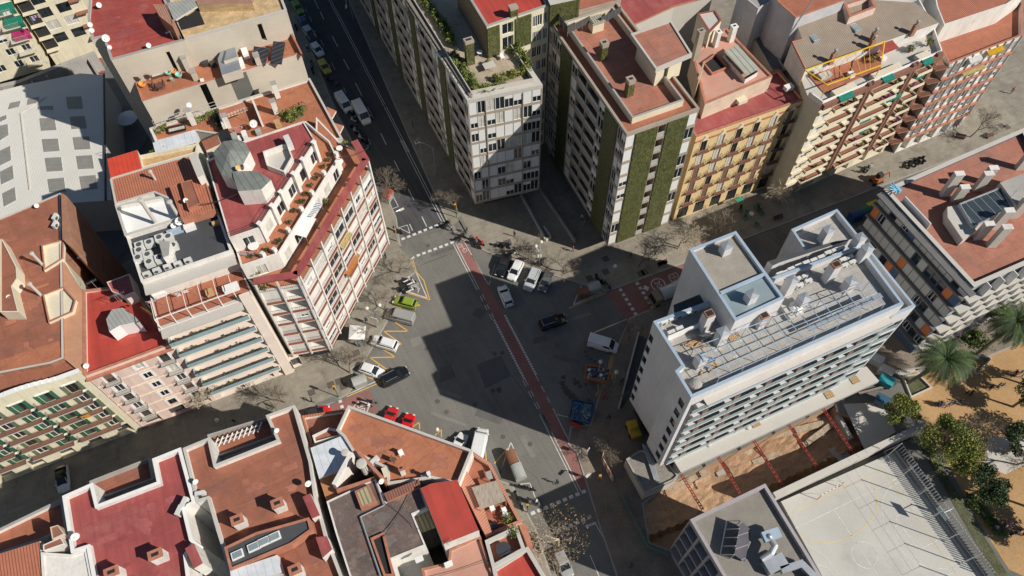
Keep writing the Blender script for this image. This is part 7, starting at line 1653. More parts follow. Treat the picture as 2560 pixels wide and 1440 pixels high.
# ------------------------------------------------------------------ things on the roofs
acw = mat('unit_white', (.62, .62, .59), .5, .06); acg = mat('unit_grille', (.09, .09, .09), .6)
def ac_proto():
    t = thing('air_conditioner', 'air conditioner', 'air conditioner', (0, 0, 0)); m = MB(); m.box((0, 0, .12), .95, .42, .75, acw); m.build('casing', t)
    m = MB(); m.tube((-.12, -.215, .5), (-.12, -.23, .5), .27, acg, 14); m.build('fan_grille', t); m = MB()
    for x in (-.35, .35): m.box((x, 0, 0), .06, .45, .115, metaldk)
    m.build('feet', t); return t
def ac_top():
    t = thing('air_conditioner', 'air conditioner', 'air conditioner', (0, 0, 0)); m = MB(); m.box((0, 0, .1), 1.15, 1.0, .85, acw); m.build('casing', t); m = MB(); m.tube((0, 0, .951), (0, 0, .97), .36, acg, 16); m.build('fan_grille', t); return t
AC, ACT = ac_proto(), ac_top()
def acs(proto, lst, z, lab, grp, ang=None, sc_=1):
    for s in lst.split(';'):
        p = W1(s.strip(), z+.4); inst(proto, (p.x, p.y, z), (G_ANG if ang is None else ang), lab, grp, (sc_,)*3)
acs(ACT, 'E 1330,1010;E 1425,985;E 1520,940;E 1605,930;E 1320,1130;E 1410,1100;E 1650,1015;E 1425,1170;E 1520,1130;E 1620,1120;E 1330,1060', 26.4, 'white fan unit standing in the cluster on the dark flat roof', 'air conditioners clustered on the dark roof')
acs(AC, 'E 1395,1275;E 1490,1240;E 1590,1205;E 1690,1180;E 1785,1145', 26.4, 'white unit in the row along the front edge of the dark roof', 'row of air conditioners at the roof edge')
acs(AC, 'Q 320,985;Q 385,960;Q 445,930;Q 520,905;Q 570,885;Q 620,855;Q 680,825;Q 375,1065;Q 440,1035', 27.0, 'white unit against the parapet at the left end of the new roof', 'air conditioners at the left of the new roof')
acs(AC, 'Q 735,860;Q 775,920;Q 810,975', 27.0, 'white unit beside the glass roofed box of the new building', 'air conditioners beside the glass roofed box', G_ANG-1.2, 1.15)
acs(AC, 'Q 1240,600;Q 1280,590;Q 1330,560;Q 1390,535;Q 1450,510;Q 1510,490;Q 1570,465;Q 1625,430;Q 1680,410;Q 1730,395;Q 1330,715;Q 1400,690;Q 1470,655;Q 1380,640;Q 1445,615;Q 1700,555;Q 1760,530;Q 1820,505;Q 1745,485;Q 1800,465', 27.0, 'white unit in the double row at the back of the new roof', 'rows of air conditioners at the back of the new roof')
acs(AC, 'M 1625,860;M 1670,785', 17.3, 'white unit hung on the light well wall beside the maroon roof', 'units beside the maroon roof', G_ANG+.9, 1.3)
acs(AC, 'M 1810,705', 17.3, 'white unit at the top of the light well beside the terracotta roof', None, .2, 1.2)
acs(AC, 'c 840,30;c 840,140', 19.8, 'white unit hung on the inner face of the brick wall', 'units on the brick wall', 1.4, 1.1)
acs(AC, 'N 1040,500', 17.2, 'white unit by the tall round flue on the orange roof', None, .8, 1.2)
acs(AC, 'F 850,50', 28.4, 'long white unit standing on the maroon roof beside the light well', None, -1.1, 1.9)
dishm = mat('dish_white', (.66, .66, .64), .4, .04)
def dish_proto(m_):
    t = thing('satellite_dish', 'dish', 'satellite dish', (0, 0, 0)); m = MB(); m.tube((0, 0, 0), (0, 0, .7), .03, metal, 6); m.build('mast', t)
    m = MB(); n = 16; d = Vector((.62, -.6, .5)).normalized(); a = d.orthogonal().normalized(); b = d.cross(a); c = Vector((.1, -.1, .8)); V = [tuple(c)]; F_ = []
    for k, (rr_, dd) in enumerate(((.2, .02), (.36, .07), (.48, .13))):
        for i in range(n): t_ = 2*math.pi*i/n; V.append(tuple(c+(a*math.cos(t_)+b*math.sin(t_))*rr_+d*dd))
    for i in range(n): F_.append((0, 1+i, 1+(i+1) % n))
    for k in range(2):
        for i in range(n): F_.append((1+k*n+i, 1+(k+1)*n+i, 1+(k+1)*n+(i+1) % n, 1+k*n+(i+1) % n))
    m.add(V, F_, m_); m.build('reflector', t); m = MB(); m.tube(c-Vector((0, 0, .45)), c+d*.6, .015, metal, 4); m.box(tuple(c+d*.6), .09, .09, .12, acw); m.build('receiver_arm', t); return t
DW, DY = dish_proto(dishm), dish_proto(mat('dish_ochre', (.55, .36, .1), .5))
for s, z, sc_, lab in (('a 1350,375', 30.2, 1.0, 'white dish on the left parapet of the red roof, upper of two'), ('a 1375,460', 30.2, 1.0, 'white dish on the left parapet of the red roof, lower of two'), ('a 1485,85', 30.2, 1.1, 'white dish highest on the left edge of the red roof'), ('a 1595,600', 30, 1.5, 'long white dish at the front left corner of the red roof'), ('a 1640,710', 30, .9, 'small white dish below the long one at the roof corner'), ('a 2225,685', 30.3, 1.0, 'white dish on the front edge of the red roof'),
    ('A 1790,1000', 23.5, 1.1, 'white dish on the tall chimney of the railed terrace'), ('E 345,620', 19.9, .9, 'white dish at the corner of the terracotta roof by the shed'), ('I 815,810', 19.2, 1.0, 'round white dish on the front corner between cream and pink houses'), ('c 130,1210', 21, .9, 'white dish on the cream inner wall of the terracotta block'), ('M 680,1080', 18, 1.3, 'white dish on the left parapet of the maroon roof'), ('M 1755,585', 18, .9, 'white dish at the joint of maroon and terracotta roofs'), ('M 2485,125', 18, .9, 'white dish on the notch of the terracotta parapet'),
    ('N 487,680', 18, 1.1, 'white dish on the right parapet of the terracotta roof'), ('N 1085,660', 18.5, 1.0, 'white dish at the head of the blotched dark roof'), ('E 1755,570', 28.6, .9, 'white dish beside the small roof box on the clay tiles'), ('F 445,240', 31, 1.0, 'white dish on the wall between the two glass roofed boxes'), ('F 1330,200', 26.5, .9, 'white dish on the pier between the orange terraces'), ('e 1760,440', 21.5, 1.6, 'cream coloured dish on the cluttered terrace'), ('E 1640,810', 26.4, 1.0, 'white dish flat beside the pale vent on the dark roof'), ('E 1700,780', 26.6, 1.5, 'larger dish at the back edge of the dark roof')): p = W1(s, z+.5); inst(DW, (p.x, p.y, z), 0, lab, None, (sc_*.8,)*3)
p = W1('F 360,270', 31.5); inst(DY, (p.x, p.y, 31.2), 0, 'ochre dish in front of the octagonal roof tower', None, (.75,)*3)
# antennas
def antenna(s, z, h, label):
    p = W1(s, z); t = thing('antenna', label, 'antenna', (p.x, p.y, z)); m = MB(); m.tube((p.x, p.y, z), (p.x, p.y, z+h), .03, metal, 5); m.build('mast', t); m = MB(); c = Vector((p.x, p.y, z+h*.92)); d = Vector((.8, .5, 0)); e_ = Vector((-.5, .8, 0)); m.tube(c-d*.7, c+d*.7, .015, metal, 4)
    for k in range(7): q = c+d*(k/3-1)*.65; m.tube(q-e_*.3, q+e_*.3, .01, metal, 3)
    m.build('aerial', t)
for s, z, h, lab in (('a 940,1000', 4, 3, 'aerial in the shaded yard'), ('c 1490,1120', 18.4, 2.6, 'aerial with crossed rods at the back of the bright red roof'), ('I 1120,200', 20.9, 1.6, 'aerial standing on the ribbed roof box'), ('I 1180,190', 20.9, 1.8, 'second aerial on the ribbed roof box with many rods'), ('d 560,590', 30.3, 1.6, 'bright aerial on the front edge of the red roof'), ('e 1690,360', 21.4, 2.6, 'tall aerial on the cluttered terrace'), ('N 1035,600', 18.4, 2.0, 'aerial beside the round flue above the dark roof'), ('N 1640,1190', 18.3, 1.8, 'aerial with comb rods over the dark well'), ('c 1310,700', 19, 1.8, 'aerial on the brick wall above the yard'), ('S 2210,670', 22.6, 1.6, 'aerial on the grey roof slab of the orange panelled block')): antenna(s, z, h, lab)
# cables between roofs
def cable(s0, z0, s1, z1, label, r=.025):
    a, b = ray(*_pt(s0), z0), ray(*_pt(s1), z1); m = MB(); n = 12; P = [a.lerp(b, i/n)-Vector((0, 0, .5*4*(i/n)*(1-i/n))) for i in range(n+1)]
    for i in range(n): m.tube(P[i], P[i+1], r, metaldk, 4, cap=False)
    tag(m.build('cable'), label, 'cable')
cable('F 0,610', 29.5, 'F 400,480', 31, 'thick black cable from the clay tiled roof to the glass roofed box', .05)
cable('F 1310,165', 27, 'F 1600,70', 27, 'black cable over the street from the upper terrace pier', .05)
cable('F 1040,605', 25, 'F 1310,695', 25, 'black cable over the street above the striped cover', .05)
cable('N 1135,840', 18.6, 'N 1400,1060', 19, 'thin cable across the blotched dark roof', .03); cable('N 1400,640', 19, 'N 1110,1120', 18.8, 'diagonal cable on the blotched dark roof', .04)
cable('N 1490,1460', 17, 'N 2220,1220', 17.5, 'thin cable over the faded rose roof', .03)
# furniture
def chair_p(m_):
    t = thing('chair', 'chair', 'chair', (0, 0, 0)); m = MB(); m.box((0, 0, .42), .48, .48, .05, m_); m.build('seat', t); m = MB(); m.box((0, .23, .475), .48, .05, .45, m_); m.build('backrest', t)
    for x in (-.2, .2):
        for y in (-.2, .2): m = MB(); m.tube((x, y, 0), (x, y, .42), .025, m_, 4); m.build('leg', t)
    return t
CHW, CHB = chair_p(white2), chair_p(mat('rattan', (.13, .07, .05), .9))
def table(s, z, r_, m_, label, square=False, ang=0, h=.74):
    p = W1(s, z+h); t = thing('table', label, 'table', (p.x, p.y, z)); m = MB()
    if square: m.box((p.x, p.y, z+h-.05), r_*2, r_*1.5, .05, m_, ang)
    else: m.tube((p.x, p.y, z+h-.05), (p.x, p.y, z+h), r_, m_, 20)
    m.build('tabletop', t)
    for dx, dy in ((-.6, -.45), (.6, -.45), (.6, .45), (-.6, .45)): m = MB(); m.tube((p.x+dx*r_, p.y+dy*r_, z), (p.x+dx*r_, p.y+dy*r_, z+h-.05), .03, m_, 5); m.build('leg', t)
wd_dk = mat('dark_wood', (.12, .055, .04), .8)
table('d 360,1275', 25.2, .75, wd_dk, 'dark wooden table in the middle of the terracotta terrace', True, .4)
for s, a_ in (('d 285,1290', 1.6), ('d 300,1330', 2.2), ('d 345,1330', 3.0), ('d 405,1290', -1.4), ('d 390,1240', -.7), ('d 270,1265', 1.3)): p = W1(s, 25.6); inst(CHB, (p.x, p.y, 25.2), a_, 'dark wooden chair round the table on the terracotta terrace', 'chairs round the terrace table')
for s, lab in (('d 205,1160', 'brown wicker armchair by the terrace wall, left of the sofa'), ('d 45,1195', 'dark round armchair in the terrace corner')): p = W1(s, 25.6); inst(CHB, (p.x, p.y, 25.2), 3.1, lab, None, (1.6, 1.6, 1.4))
def sofa(s, z, L, m_, label, ang):
    p = W1(s, z+.4); t = thing('sofa', label, 'sofa', (0, 0, 0)); m = MB(); m.box((0, 0, 0), L, .8, .4, m_); m.build('base', t); m = MB(); m.box((0, .32, .402), L, .18, .4, m_); m.build('backrest', t); m = MB(); m.box((0, -.06, .402), L-.2, .55, .1, curtain); m.build('cushion', t); inst(t, (p.x, p.y, z), ang)
sofa('d 310,1115', 25.2, 1.7, wd_dk, 'brown wicker sofa against the beige wall of the terrace', G_ANG)
sofa('e 610,490', 21.2, 2.6, black, 'long black bench seat on the railed terrace', G_ANG-.1)
for s, c_, lab in (('d 485,1090', (.25, .5, .42), 'pale green egg chair by the beige wall'), ('d 555,1070', (.7, .28, .06), 'orange egg chair beside the pale green one'), ('d 640,1125', (.25, .5, .42), 'pale green reclining chair on the terrace'), ('d 95,1270', (.75, .25, .04), 'orange egg chair at the left parapet')):
    p = W1(s, 25.6); t = thing('egg_chair', lab, 'chair', (p.x, p.y, 25.2)); m = MB(); m.lathe((p.x, p.y, 25.3), [(.15, 0), (.45, .15), (.55, .45), (.5, .6), (.42, .45), (.3, .2)], mat('egg_'+lab[:5], c_, .6), 14); m.build('seat', t); m = MB(); m.tube((p.x, p.y, 25.2), (p.x, p.y, 25.4), .12, metaldk, 8); m.build('base', t)
table('d 530,1175', 25.2, .28, mat('egg_pale ', (.25, .5, .42), .6), 'small pale green side table on the terrace')
table('F 505,1000', 25.3, .75, white2, 'round white table at the bend of the upper orange terrace'); p = W1('F 590,930', 25.6)
for s, z, a_, lab in (('F 585,905', 25.3, .3, 'white folding chair against the attic wall'), ('N 1255,440', 17.2, .5, 'white plastic chair alone on the orange roof'), ('N 1190,490', 17.2, 1.2, 'brown folded chair on the orange roof'), ('N 2000,890', 14.8, .4, 'white chair left on the corner terrace'), ('N 2095,900', 14.8, 2, 'white chair right on the corner terrace'), ('C 60,545', 28.5, .4, 'white garden chair beside the roof garden door')): p = W1(s, z+.4); inst(CHB if 'brown' in lab else CHW, (p.x, p.y, z), a_, lab, None, (1.25,)*3)
for s, z, r_, lab in (('F 1320,75', 22.7, .5, 'round white table at the top of the lower orange terrace'), ('B 2195,490', 28.5, .45, 'small white garden table beside the tiled chimney'), ('N 2090,1220', 16.1, .9, 'round dark table on the walled garden terrace'), ('N 2105,935', 14.8, .35, 'round table between white chairs on the corner terrace')): table(s, z, r_, metaldk if 'dark' in lab else white2, lab)
table('B 2285,615', 28.5, .9, conc_lt, 'square stone table in the middle of the roof garden', True, G_ANG, .9)
# awnings and covers on the orange terrace
def sheet_cover(s, z, m_, label, name='awning'):
    q = ccw(W(s, z)); m = MB(); m.prism(q, z-.05, z, m_, bottom=True); t = thing(name, label, 'awning', (q[0].x, q[0].y, z)); m.build('fabric', t); m = MB()
    for p in q: m.tube((p.x, p.y, z-2.2), (p.x, p.y, z-.05), .03, metal, 5)
    m.build('post', t)
sheet_cover('F 975,720 F 870,885 F 1005,925 F 1100,745', 24.9, white2, 'square white awning over the lower orange terrace')
sheet_cover('F 1070,570 F 990,715 F 1050,735 F 1150,610', 24.7, lined('stripe_cover', (.6, .62, .64), (.12, .15, .2), .3, G_ANG+.9, .45), 'grey and white striped cover beside the white awning')
sheet_cover('N 1940,590 N 1965,655 N 2005,640 N 1985,575', 15.6, concrete, 'grey lid on a box on the corner terrace', 'box_lid')
sheet_cover('B 670,0 B 671,1 B 672,3 B 670,3', 1, metal, 'x') if False else None
# solar panels on the west row
for s, lab in (('d 1775,715 d 1720,880 d 1910,910 d 2000,735', 'smaller black solar water panel left on the west terrace'), ('d 2065,640 d 1990,880 d 2160,890 d 2245,650', 'larger black solar water panel right on the west terrace')):
    q = ccw(W(s, 26.4)); t = thing('solar_collector', lab, 'solar panel', (q[0].x, q[0].y, 25.2)); m = MB(); lo = min(v.y for v in q); hi = max(v.y for v in q); zz = lambda v: 25.4+1.3*(v.y-lo)/(hi-lo); V = [(v.x, v.y, zz(v)) for v in q]; U = [(v[0], v[1], v[2]-.1) for v in V]
    m.hexa(U, V, lined('solar_black', (.035, .037, .04), (.2, .2, .2), .62, G_ANG+1.57, .06, .3)); m.build('panel', t); m = MB()
    for v in V: m.tube((v[0], v[1], 25.2), v, .03, metal, 4)
    m.build('frame', t)
# solar racks and duct on the school roof
q = ccw(W('L 525,1100 L 490,1305 L 545,1310 L 575,1120', 17.2)); 
t = thing('solar_rack', 'row of tilted dark solar panels on the gravel school roof', 'solar panel', (q[0].x, q[0].y, 15.5)); m = MB(); P = [W1('L 615,1100', 17.6), W1('L 680,1160', 15.8), W1('L 640,1355', 15.8), W1('L 575,1310', 17.6)]; m.add(P, [(0, 1, 2, 3), (3, 2, 1, 0)], lined('solar_violet', (.09, .085, .1), (.25, .25, .27), 1.2, G_ANG+1.57, .06, .3)); m.build('panel', t); m = MB()
for k in range(5): a = P[0].lerp(P[3], k/4); b = W1('L 530,1105', 15.6).lerp(W1('L 492,1310', 15.6), k/4); m.tube(a, b, .06, metal, 5); m.tube(a, (a.x, a.y, 15.5), .05, metal, 5)
m.tube(W1('L 530,1105', 15.7), W1('L 492,1310', 15.7), .12, metal, 6); m.build('frame', t)
t = thing('ventilation_duct', 'silver bent ventilation duct on the gravel school roof', 'duct', tuple(W1('L 740,1330', 15.5))); m = MB(); P = [W1('L 740,1340', 16.6), W1('L 800,1300', 16.9), W1('L 825,1255', 17), W1('L 795,1215', 17.0), W1('L 790,1200', 17.2)]
for i in range(4): m.tube(P[i], P[i+1], .38, metal, 12); m.ball(P[i+1], .38, metal, 10)
m.build('duct', t); m = MB(); p = W1('L 795,1195', 16.6); m.box((p.x, p.y, 16.6), 2.2, 1.2, .7, copingblue, .3); m.build('hood', t); m = MB()
for z_ in (p,): m.box((p.x, p.y, 15.5), .5, .5, 1.1, metal)
p = W1('L 820,1370', 16); m.box((p.x, p.y, 15.5), 2.6, 1.6, 1.3, metal, G_ANG); m.build('plinth', t)
t = thing('ventilation_duct', 'wide pale square duct at the lower edge of the school roof', 'duct', tuple(W1('L 950,1380', 15.5))); m = MB(); P = [W1('L 860,1405', 16.6), W1('L 985,1365', 16.6), W1('L 1060,1440', 16.6), W1('L 1090,1540', 16.6)]
for i in range(3): f_ = Fr(P[i], P[i+1]); m.fbox(f_, 0, f_.L+.3, -.4, .4, 16.0+.01*i, 16.8+.01*i, metal)
m.build('duct', t)
# red props over the pit, site things
for i, (a_, b_, lab) in enumerate((('L 248,812', 'L 385,1035', 'first red steel prop over the pit, nearest the street'), ('L 475,708', 'L 612,935', 'second red steel prop over the pit'), ('L 692,606', 'L 893,925', 'third red steel prop over the pit'), ('L 905,510', 'L 1110,815', 'fourth red steel prop over the pit'), ('L 1118,415', 'L 1322,715', 'fifth red steel prop over the pit, nearest the park'))):
    A_, B_ = W1(a_, 2.2), W1(b_, 2.2); t = thing('steel_prop', lab, 'steel prop', (A_.x, A_.y, 2.2)); m = MB(); f_ = Fr(A_, B_); m.fbox(f_, 0, f_.L, -.2, -.12, 2.0, 2.15, redsteel); m.build('beam', t); m = MB(); m.fbox(f_, 0, f_.L, .12, .2, 2.0, 2.15, redsteel); m.build('beam', t); m = MB()
    for k in range(12): m.fbox(f_, f_.L*(k+.5)/12, f_.L*(k+.5)/12+.15, -.12, .12, 2.02, 2.15, redsteel)
    m.build('batten', t)
def pallet(s, z, label, ang=.4, n=3, m_=None):
    p = W1(s, z); t = thing('pallet', label, 'pallet', (p.x, p.y, z)); m = MB()
    for k in range(6): c = Vector((math.cos(ang), math.sin(ang)))*(k-2.5)*.22; m.box((p.x+c.x, p.y+c.y, z+.1), .14, 1.1, .04, m_ or wood, ang)
    m.build('deck', t); m = MB()
    for k in (-.45, 0, .45): c = Vector((-math.sin(ang), math.cos(ang)))*k; m.box((p.x+c.x, p.y+c.y, z), 1.3, .1, .095, m_ or wood, ang)
    m.build('bearer', t)
for s, z, lab in (('L 1310,245', 4.22, 'pale pallet at the park end of the concrete podium'), ('L 1155,335', 4.22, 'wooden pallet lying in the middle of the podium'), ('L 705,510', 4.22, 'wooden pallet at the foot of the glass balconies'), ('Q 570,1160', 27.02, 'wooden pallet below the chimneys on the new roof'), ('Q 870,1090', 27.02, 'wooden pallet beside the black drum on the new roof')): pallet(s, z, lab)
for s, lab in (('L 420,640', 'grey bag on the podium near the white wall'), ('L 660,535', 'pale sack beside the pallet on the podium')): p = W1(s, 4.3); m = MB(); m.ball((p.x, p.y, 4.35), .4, conc_lt, 8, .5); tag(m.build('sack'), lab, 'sack')
p = W1('L 340,270', 27.4); m = MB(); r = random.Random(2)
m.ball((p.x, p.y, 27.4), .8, concrete, 10, .6); tag(m.build('covered_heap'), 'heap under a grey sheet in the front corner of the new roof', 'heap')
m = MB(); p = W1('Q 650,1330', 27.1)
for i in range(10): m.box((p.x+r.uniform(-1, 1), p.y+r.uniform(-1, 1), 27.01+i*.03), r.uniform(.3, 1.3), r.uniform(.05, .5), .12, r.choice([mat('blue_plastic', (.18, .38, .6), .5), metal, wood]), r.uniform(0, 3))
tag(m.build('site_materials'), 'blue and silver bundle of site materials on the new roof', 'materials', kind='stuff')
m = MB(); p = W1('Q 600,1130', 27.1)
for i in range(16): m.box((p.x+r.uniform(-1.6, 1.6), p.y+r.uniform(-.8, .8), 27.01+i*.03), r.uniform(.5, 2.2), r.uniform(.05, .16), .08, r.choice([wood, metal, metaldk, wood]), r.uniform(-.2, .9))
tag(m.build('timber_pile'), 'pile of timber and offcuts below the left chimneys of the new roof', 'timber pile')
m = MB(); p = W1('Q 1330,880', 27.2); m.box((p.x, p.y, 27.0), 2.0, 2.6, .7, conc_lt, G_ANG); m.ball((p.x+.5, p.y, 27.8), .9, white2, 8, .5); tag(m.build('wrapped_bundle'), 'large pale wrapped bundle in the middle of the new roof', 'bundle')
# court markings, goal, hoop, shed fence
cm = MB(); cy = MB(); z = CT+.012
line(cm, 'R 115,965 R 1230,415', .1, paint_w, z); line(cm, 'R 505,780 R 960,1470', .1, paint_w, z); line(cm, 'R 1110,850 R 1345,1180 R 1650,1022', .1, paint_w, z); line(cm, 'R 1110,850 R 1415,695', .1, paint_w, z); line(cm, 'R 1620,1440 R 1880,1310', .1, paint_w, z)
def px_arc(mb, pts, m_, wd=.1, closed=False):
    P = W('R '+' '.join('%f,%f' % q for q in pts), z); n = len(P); out = []
    rngs = range(n if closed else n-1)
    for i in rngs:
        p0, p1, p2, p3 = P[(i-1) % n if closed else max(0, i-1)], P[i], P[(i+1) % n], P[(i+2) % n if closed else min(n-1, i+2)]
        for k in range(6): t_ = k/6; out.append(.5*((2*p1)+(p2-p0)*t_+(2*p0-5*p1+4*p2-p3)*t_*t_+(3*p1-p0-3*p2+p3)*t_**3))
    out.append(P[0] if closed else P[-1])
    for i in range(len(out)-1):
        a, b = out[i], out[i+1]; d = (b-a); 
        if d.length < 1e-4: continue
        d.normalize(); n_ = Vector((-d.y, d.x, 0))*wd/2; mb.add([a-n_, b-n_, b+n_, a+n_], [(0, 1, 2, 3)], m_)
px_arc(cm, [(672, 1190), (720, 1110), (785, 1100), (860, 1120), (925, 1190), (935, 1270), (880, 1350), (820, 1362), (735, 1320), (685, 1250)], paint_w, closed=True)
px_arc(cm, [(1245, 450), (1080, 540), (1000, 650), (978, 800), (1020, 960), (1120, 1120), (1250, 1260), (1420, 1340), (1620, 1368), (1700, 1350), (1830, 1275)], paint_w)
px_arc(cm, [(1152, 912), (1110, 960), (1125, 1040), (1170, 1100), (1240, 1128), (1300, 1115)], paint_w)
px_arc(cm, [(215, 1120), (340, 1190), (450, 1290), (560, 1440)], paint_w); px_arc(cm, [(340, 1330), (410, 1345), (460, 1390), (485, 1440)], paint_w)
pyp = mat('paint_yellow_pale', (.62, .5, .2), .7, .15)
line(cy, 'R 35,830 R 985,370 R 1740,1440', .08, pyp, z); px_arc(cy, [(160, 1030), (260, 1090), (390, 1110), (540, 1090), (720, 1010), (850, 900), (920, 780), (925, 640), (880, 500)], pyp)
struct('court_markings_white', cm); struct('court_markings_yellow', cy)
gl_ = W('R 330,675 R 548,548', CT); f_ = Fr(gl_[0], gl_[1]); t = thing('football_goal', 'red and white goal on the sports court by the retaining wall', 'goal', tuple(gl_[0])); m = MB(); n = 12; rw = mat('goal_red', (.55, .04, .03), .5)
for k in range(n): m.tube(f_.p(f_.L*k/n, 0, CT+2), f_.p(f_.L*(k+1)/n, 0, CT+2), .05, rw if k % 2 else white2, 6)
m.build('crossbar', t)
for a_ in (0, f_.L): m = MB(); m.tube(f_.p(a_, 0, CT), f_.p(a_, 0, CT+2), .05, rw, 6); m.tube(f_.p(a_, -1.0, CT), f_.p(a_, 0, CT+2), .03, white2, 4); m.build('post', t)
b = W1('R 1660,780', CT+2.5); t = thing('basketball_hoop', 'basketball board with two glass panels beside the court', 'basketball hoop', (b.x, b.y, CT)); m = MB(); m.tube((b.x, b.y, CT), (b.x, b.y, CT+3.4), .1, metal, 8); e_ = W1('R 1585,815', CT+3.3); m.tube((b.x, b.y, CT+3.3), e_, .06, white2, 5); m.build('post', t)
A_, B_ = W1('R 1535,755', CT+3.4), W1('R 1630,880', CT+3.4); f_ = Fr(A_, B_); m = MB(); m.fbox(f_, 0, f_.L, -.03, .03, CT+2.9, CT+4.0, glassb); m.fbox(f_, -.05, f_.L+.05, -.02, .02, CT+4.002, CT+4.08, white2); m.build('backboard', t)
# slatted fence and netting along the court
t = thing('slatted_fence', 'dark slatted fence and tall netting posts along the right side of the court', 'fence', tuple(W1('R 1140,200', CT))); A_, B_ = W1('R 1150,180', CT+1), W1('R 2080,1470', CT+1); f_ = Fr(A_, B_); m = MB(); m.fbox(f_, 0, f_.L, -.15, .25, -.1, CT+1, conc_dk); m.fbox(f_, 0, f_.L, .25, .8, -.1, CT+.3, concrete); m.build('low_wall', t); m = MB()
n = int(f_.L/.42)
for k in range(n): m.fbox(f_, k*.42, k*.42+.12, .0, .1, CT+1, CT+2.6, metal)
m.build('slats', t); m = MB()
for k in range(7): q = f_.p(f_.L*k/6, 2.0, 0); m.tube((q.x, q.y, 0), (q.x, q.y, 7), .07, metal, 6); q2 = f_.p(f_.L*k/6, 5.0, 0); m.tube((q.x, q.y, 6.9), (q2.x, q2.y, 6.9), .015, metal, 4)
for o_ in (2.0, 3.5, 5.0): m.tube(f_.p(0, o_, 6.9), f_.p(f_.L, o_, 6.9), .012, metal, 4)
m.build('netting_posts', t)
m = MB(); n = int(f_.L/.9)
for k in range(n): m.fbox(f_, k*.9, k*.9+.7, 1.2, 2.4, .0, .5, mat('step_stone', (.2, .18, .15), .9))
tag(m.build('stone_steps'), 'long row of dark stone blocks between the slatted fence and the lawn', 'steps')
# site cabin roof, containers and mixer near the pit
q = ccw(W('O 1240,660 O 1365,890 O 1560,800 O 1590,770 O 1470,620 O 1330,600', 3.2)); t = thing('site_office', 'low flat roofed site store with gravel roof beside the pit', 'shed', (q[0].x, q[0].y, 0)); m = MB(); m.prism(q, -.1, 3.0, conc_lt, cap=False); m.build('wall', t); m = MB(); m.sheet(inset(q, .2), 2.9, gravel_dk); m.build('roof', t); m = MB(); ring(m, q, .2, 2.5, 3.2, concrete); m.build('parapet', t)
m = MB()
for k in range(5): a_, b_ = W1('O %d,%d' % (1350+k*12, 560+k*4), 3.3), W1('O %d,%d' % (1430+k*8, 800+k*6), 3.3); m.tube(a_, b_, .09, metal, 4)
tag(m.build('steel_profiles'), 'bundle of long pale steel profiles on the site store roof', 'steel bundle')
m = MB(); r = random.Random(8)
for k in range(9): a_, b_ = W1('R %d,%d' % (440+k*18, 170-k*4), -3), W1('R %d,%d' % (590+k*14, 330-k*4), -3); m.tube(a_, b_, .12, r.choice([metal, conc_lt]), 4)
tag(m.build('shuttering_panels'), 'bundle of pale shuttering panels in the pit near the wall', 'panel bundle')
q = ccw(W('H 1560,1330 H 1690,1400 H 1760,1440 H 1690,1450', 2.6))
for s, c_, lab, zz in (('L 1500,250', mat('tarp_teal', (.02, .28, .32), .6), 'teal tarpaulin bundle at the corner of the podium', .2), ('L 1480,370', mat('tank_blue', (.03, .1, .17), .5), 'dark blue ribbed container near the yellow green tree', .2), ('L 1440,120', csf_, 'pale grey machine box behind the podium', .2), ('L 1500,190', conc_lt, 'grey wrapped bundle beside the teal tarpaulin', .2)):
    p = W1(s, 1.0); t = thing('site_crate', lab, 'crate', (p.x, p.y, 0)); m = MB(); m.box((p.x, p.y, zz), 2.0, 1.4, 1.3, c_, G_ANG-1.0); m.build('body', t); m = MB(); m.box((p.x, p.y, zz+1.302), 2.1, 1.5, .08, c_, G_ANG-1.0); m.build('lid', t)
# site fence strips, kerb wall along the new building
t = thing('site_fence', 'patterned hoarding along the pavement edge of the building site', 'fence', tuple(W1('O 1095,590', 0))); P = W('O 1095,575 O 1085,650 O 1160,790', 1.8); m = MB(); hm = lined('hoarding', (.45, .2, .13), (.6, .6, .55), 1.0, G_ANG+1.2, .5)
for i in range(2): f_ = Fr(P[i], P[i+1]); m.fbox(f_, 0, f_.L, -.04, .04, .1, 1.9, hm)
m.build('panel', t)
t = thing('site_fence', 'blue green netting fence along the dark lower pavement', 'fence', tuple(W1('O 1300,1070', 0))); P = W('O 1215,900 O 1300,1070 O 1390,1240 O 1530,1300', 1.2); m = MB(); hm = mat('fence_net', (.08, .16, .15), .8)
for i in range(3): f_ = Fr(P[i], P[i+1]); m.fbox(f_, 0, f_.L, -.04, .04, .1, 1.4, hm)
m.build('panel', t)
t = thing('low_wall', 'long low kerb wall beside the sunken strip left of the new building', 'wall', tuple(W1('K 1870,500', 0))); P = W('K 1880,500 K 1690,1225', .5); f_ = Fr(P[0], P[1]); m = MB(); m.fbox(f_, 0, f_.L, -.12, .12, .0, .9, conc_lt); m.build('wall', t)
sheet_obj('sunken_strip', ['K 1890,520 K 1960,560 K 1800,1100 K 1720,1220 K 1705,1210'], .15, bitumen)
t = thing('planter_wall', 'long raised planter between the two tower blocks', 'planter', tuple(W1('G 1000,940', 0))); P = W('G 770,520 G 1000,945 G 1050,920 G 985,820', .5); m = MB()
for i in range(3): f_ = Fr(P[i], P[i+1]); m.fbox(f_, 0, f_.L, -.15, .15, .1, .75, conc_lt)
m.build('wall', t)
t = thing('ramp_wall', 'long dark ramp wall in the passage between the towers', 'wall', tuple(W1('G 950,480', 0))); P = W('G 950,475 G 1280,965', .5); f_ = Fr(P[0], P[1]); m = MB(); m.fbox(f_, 0, f_.L, -.15, .15, .1, 1.0, concrete); m.build('wall', t)
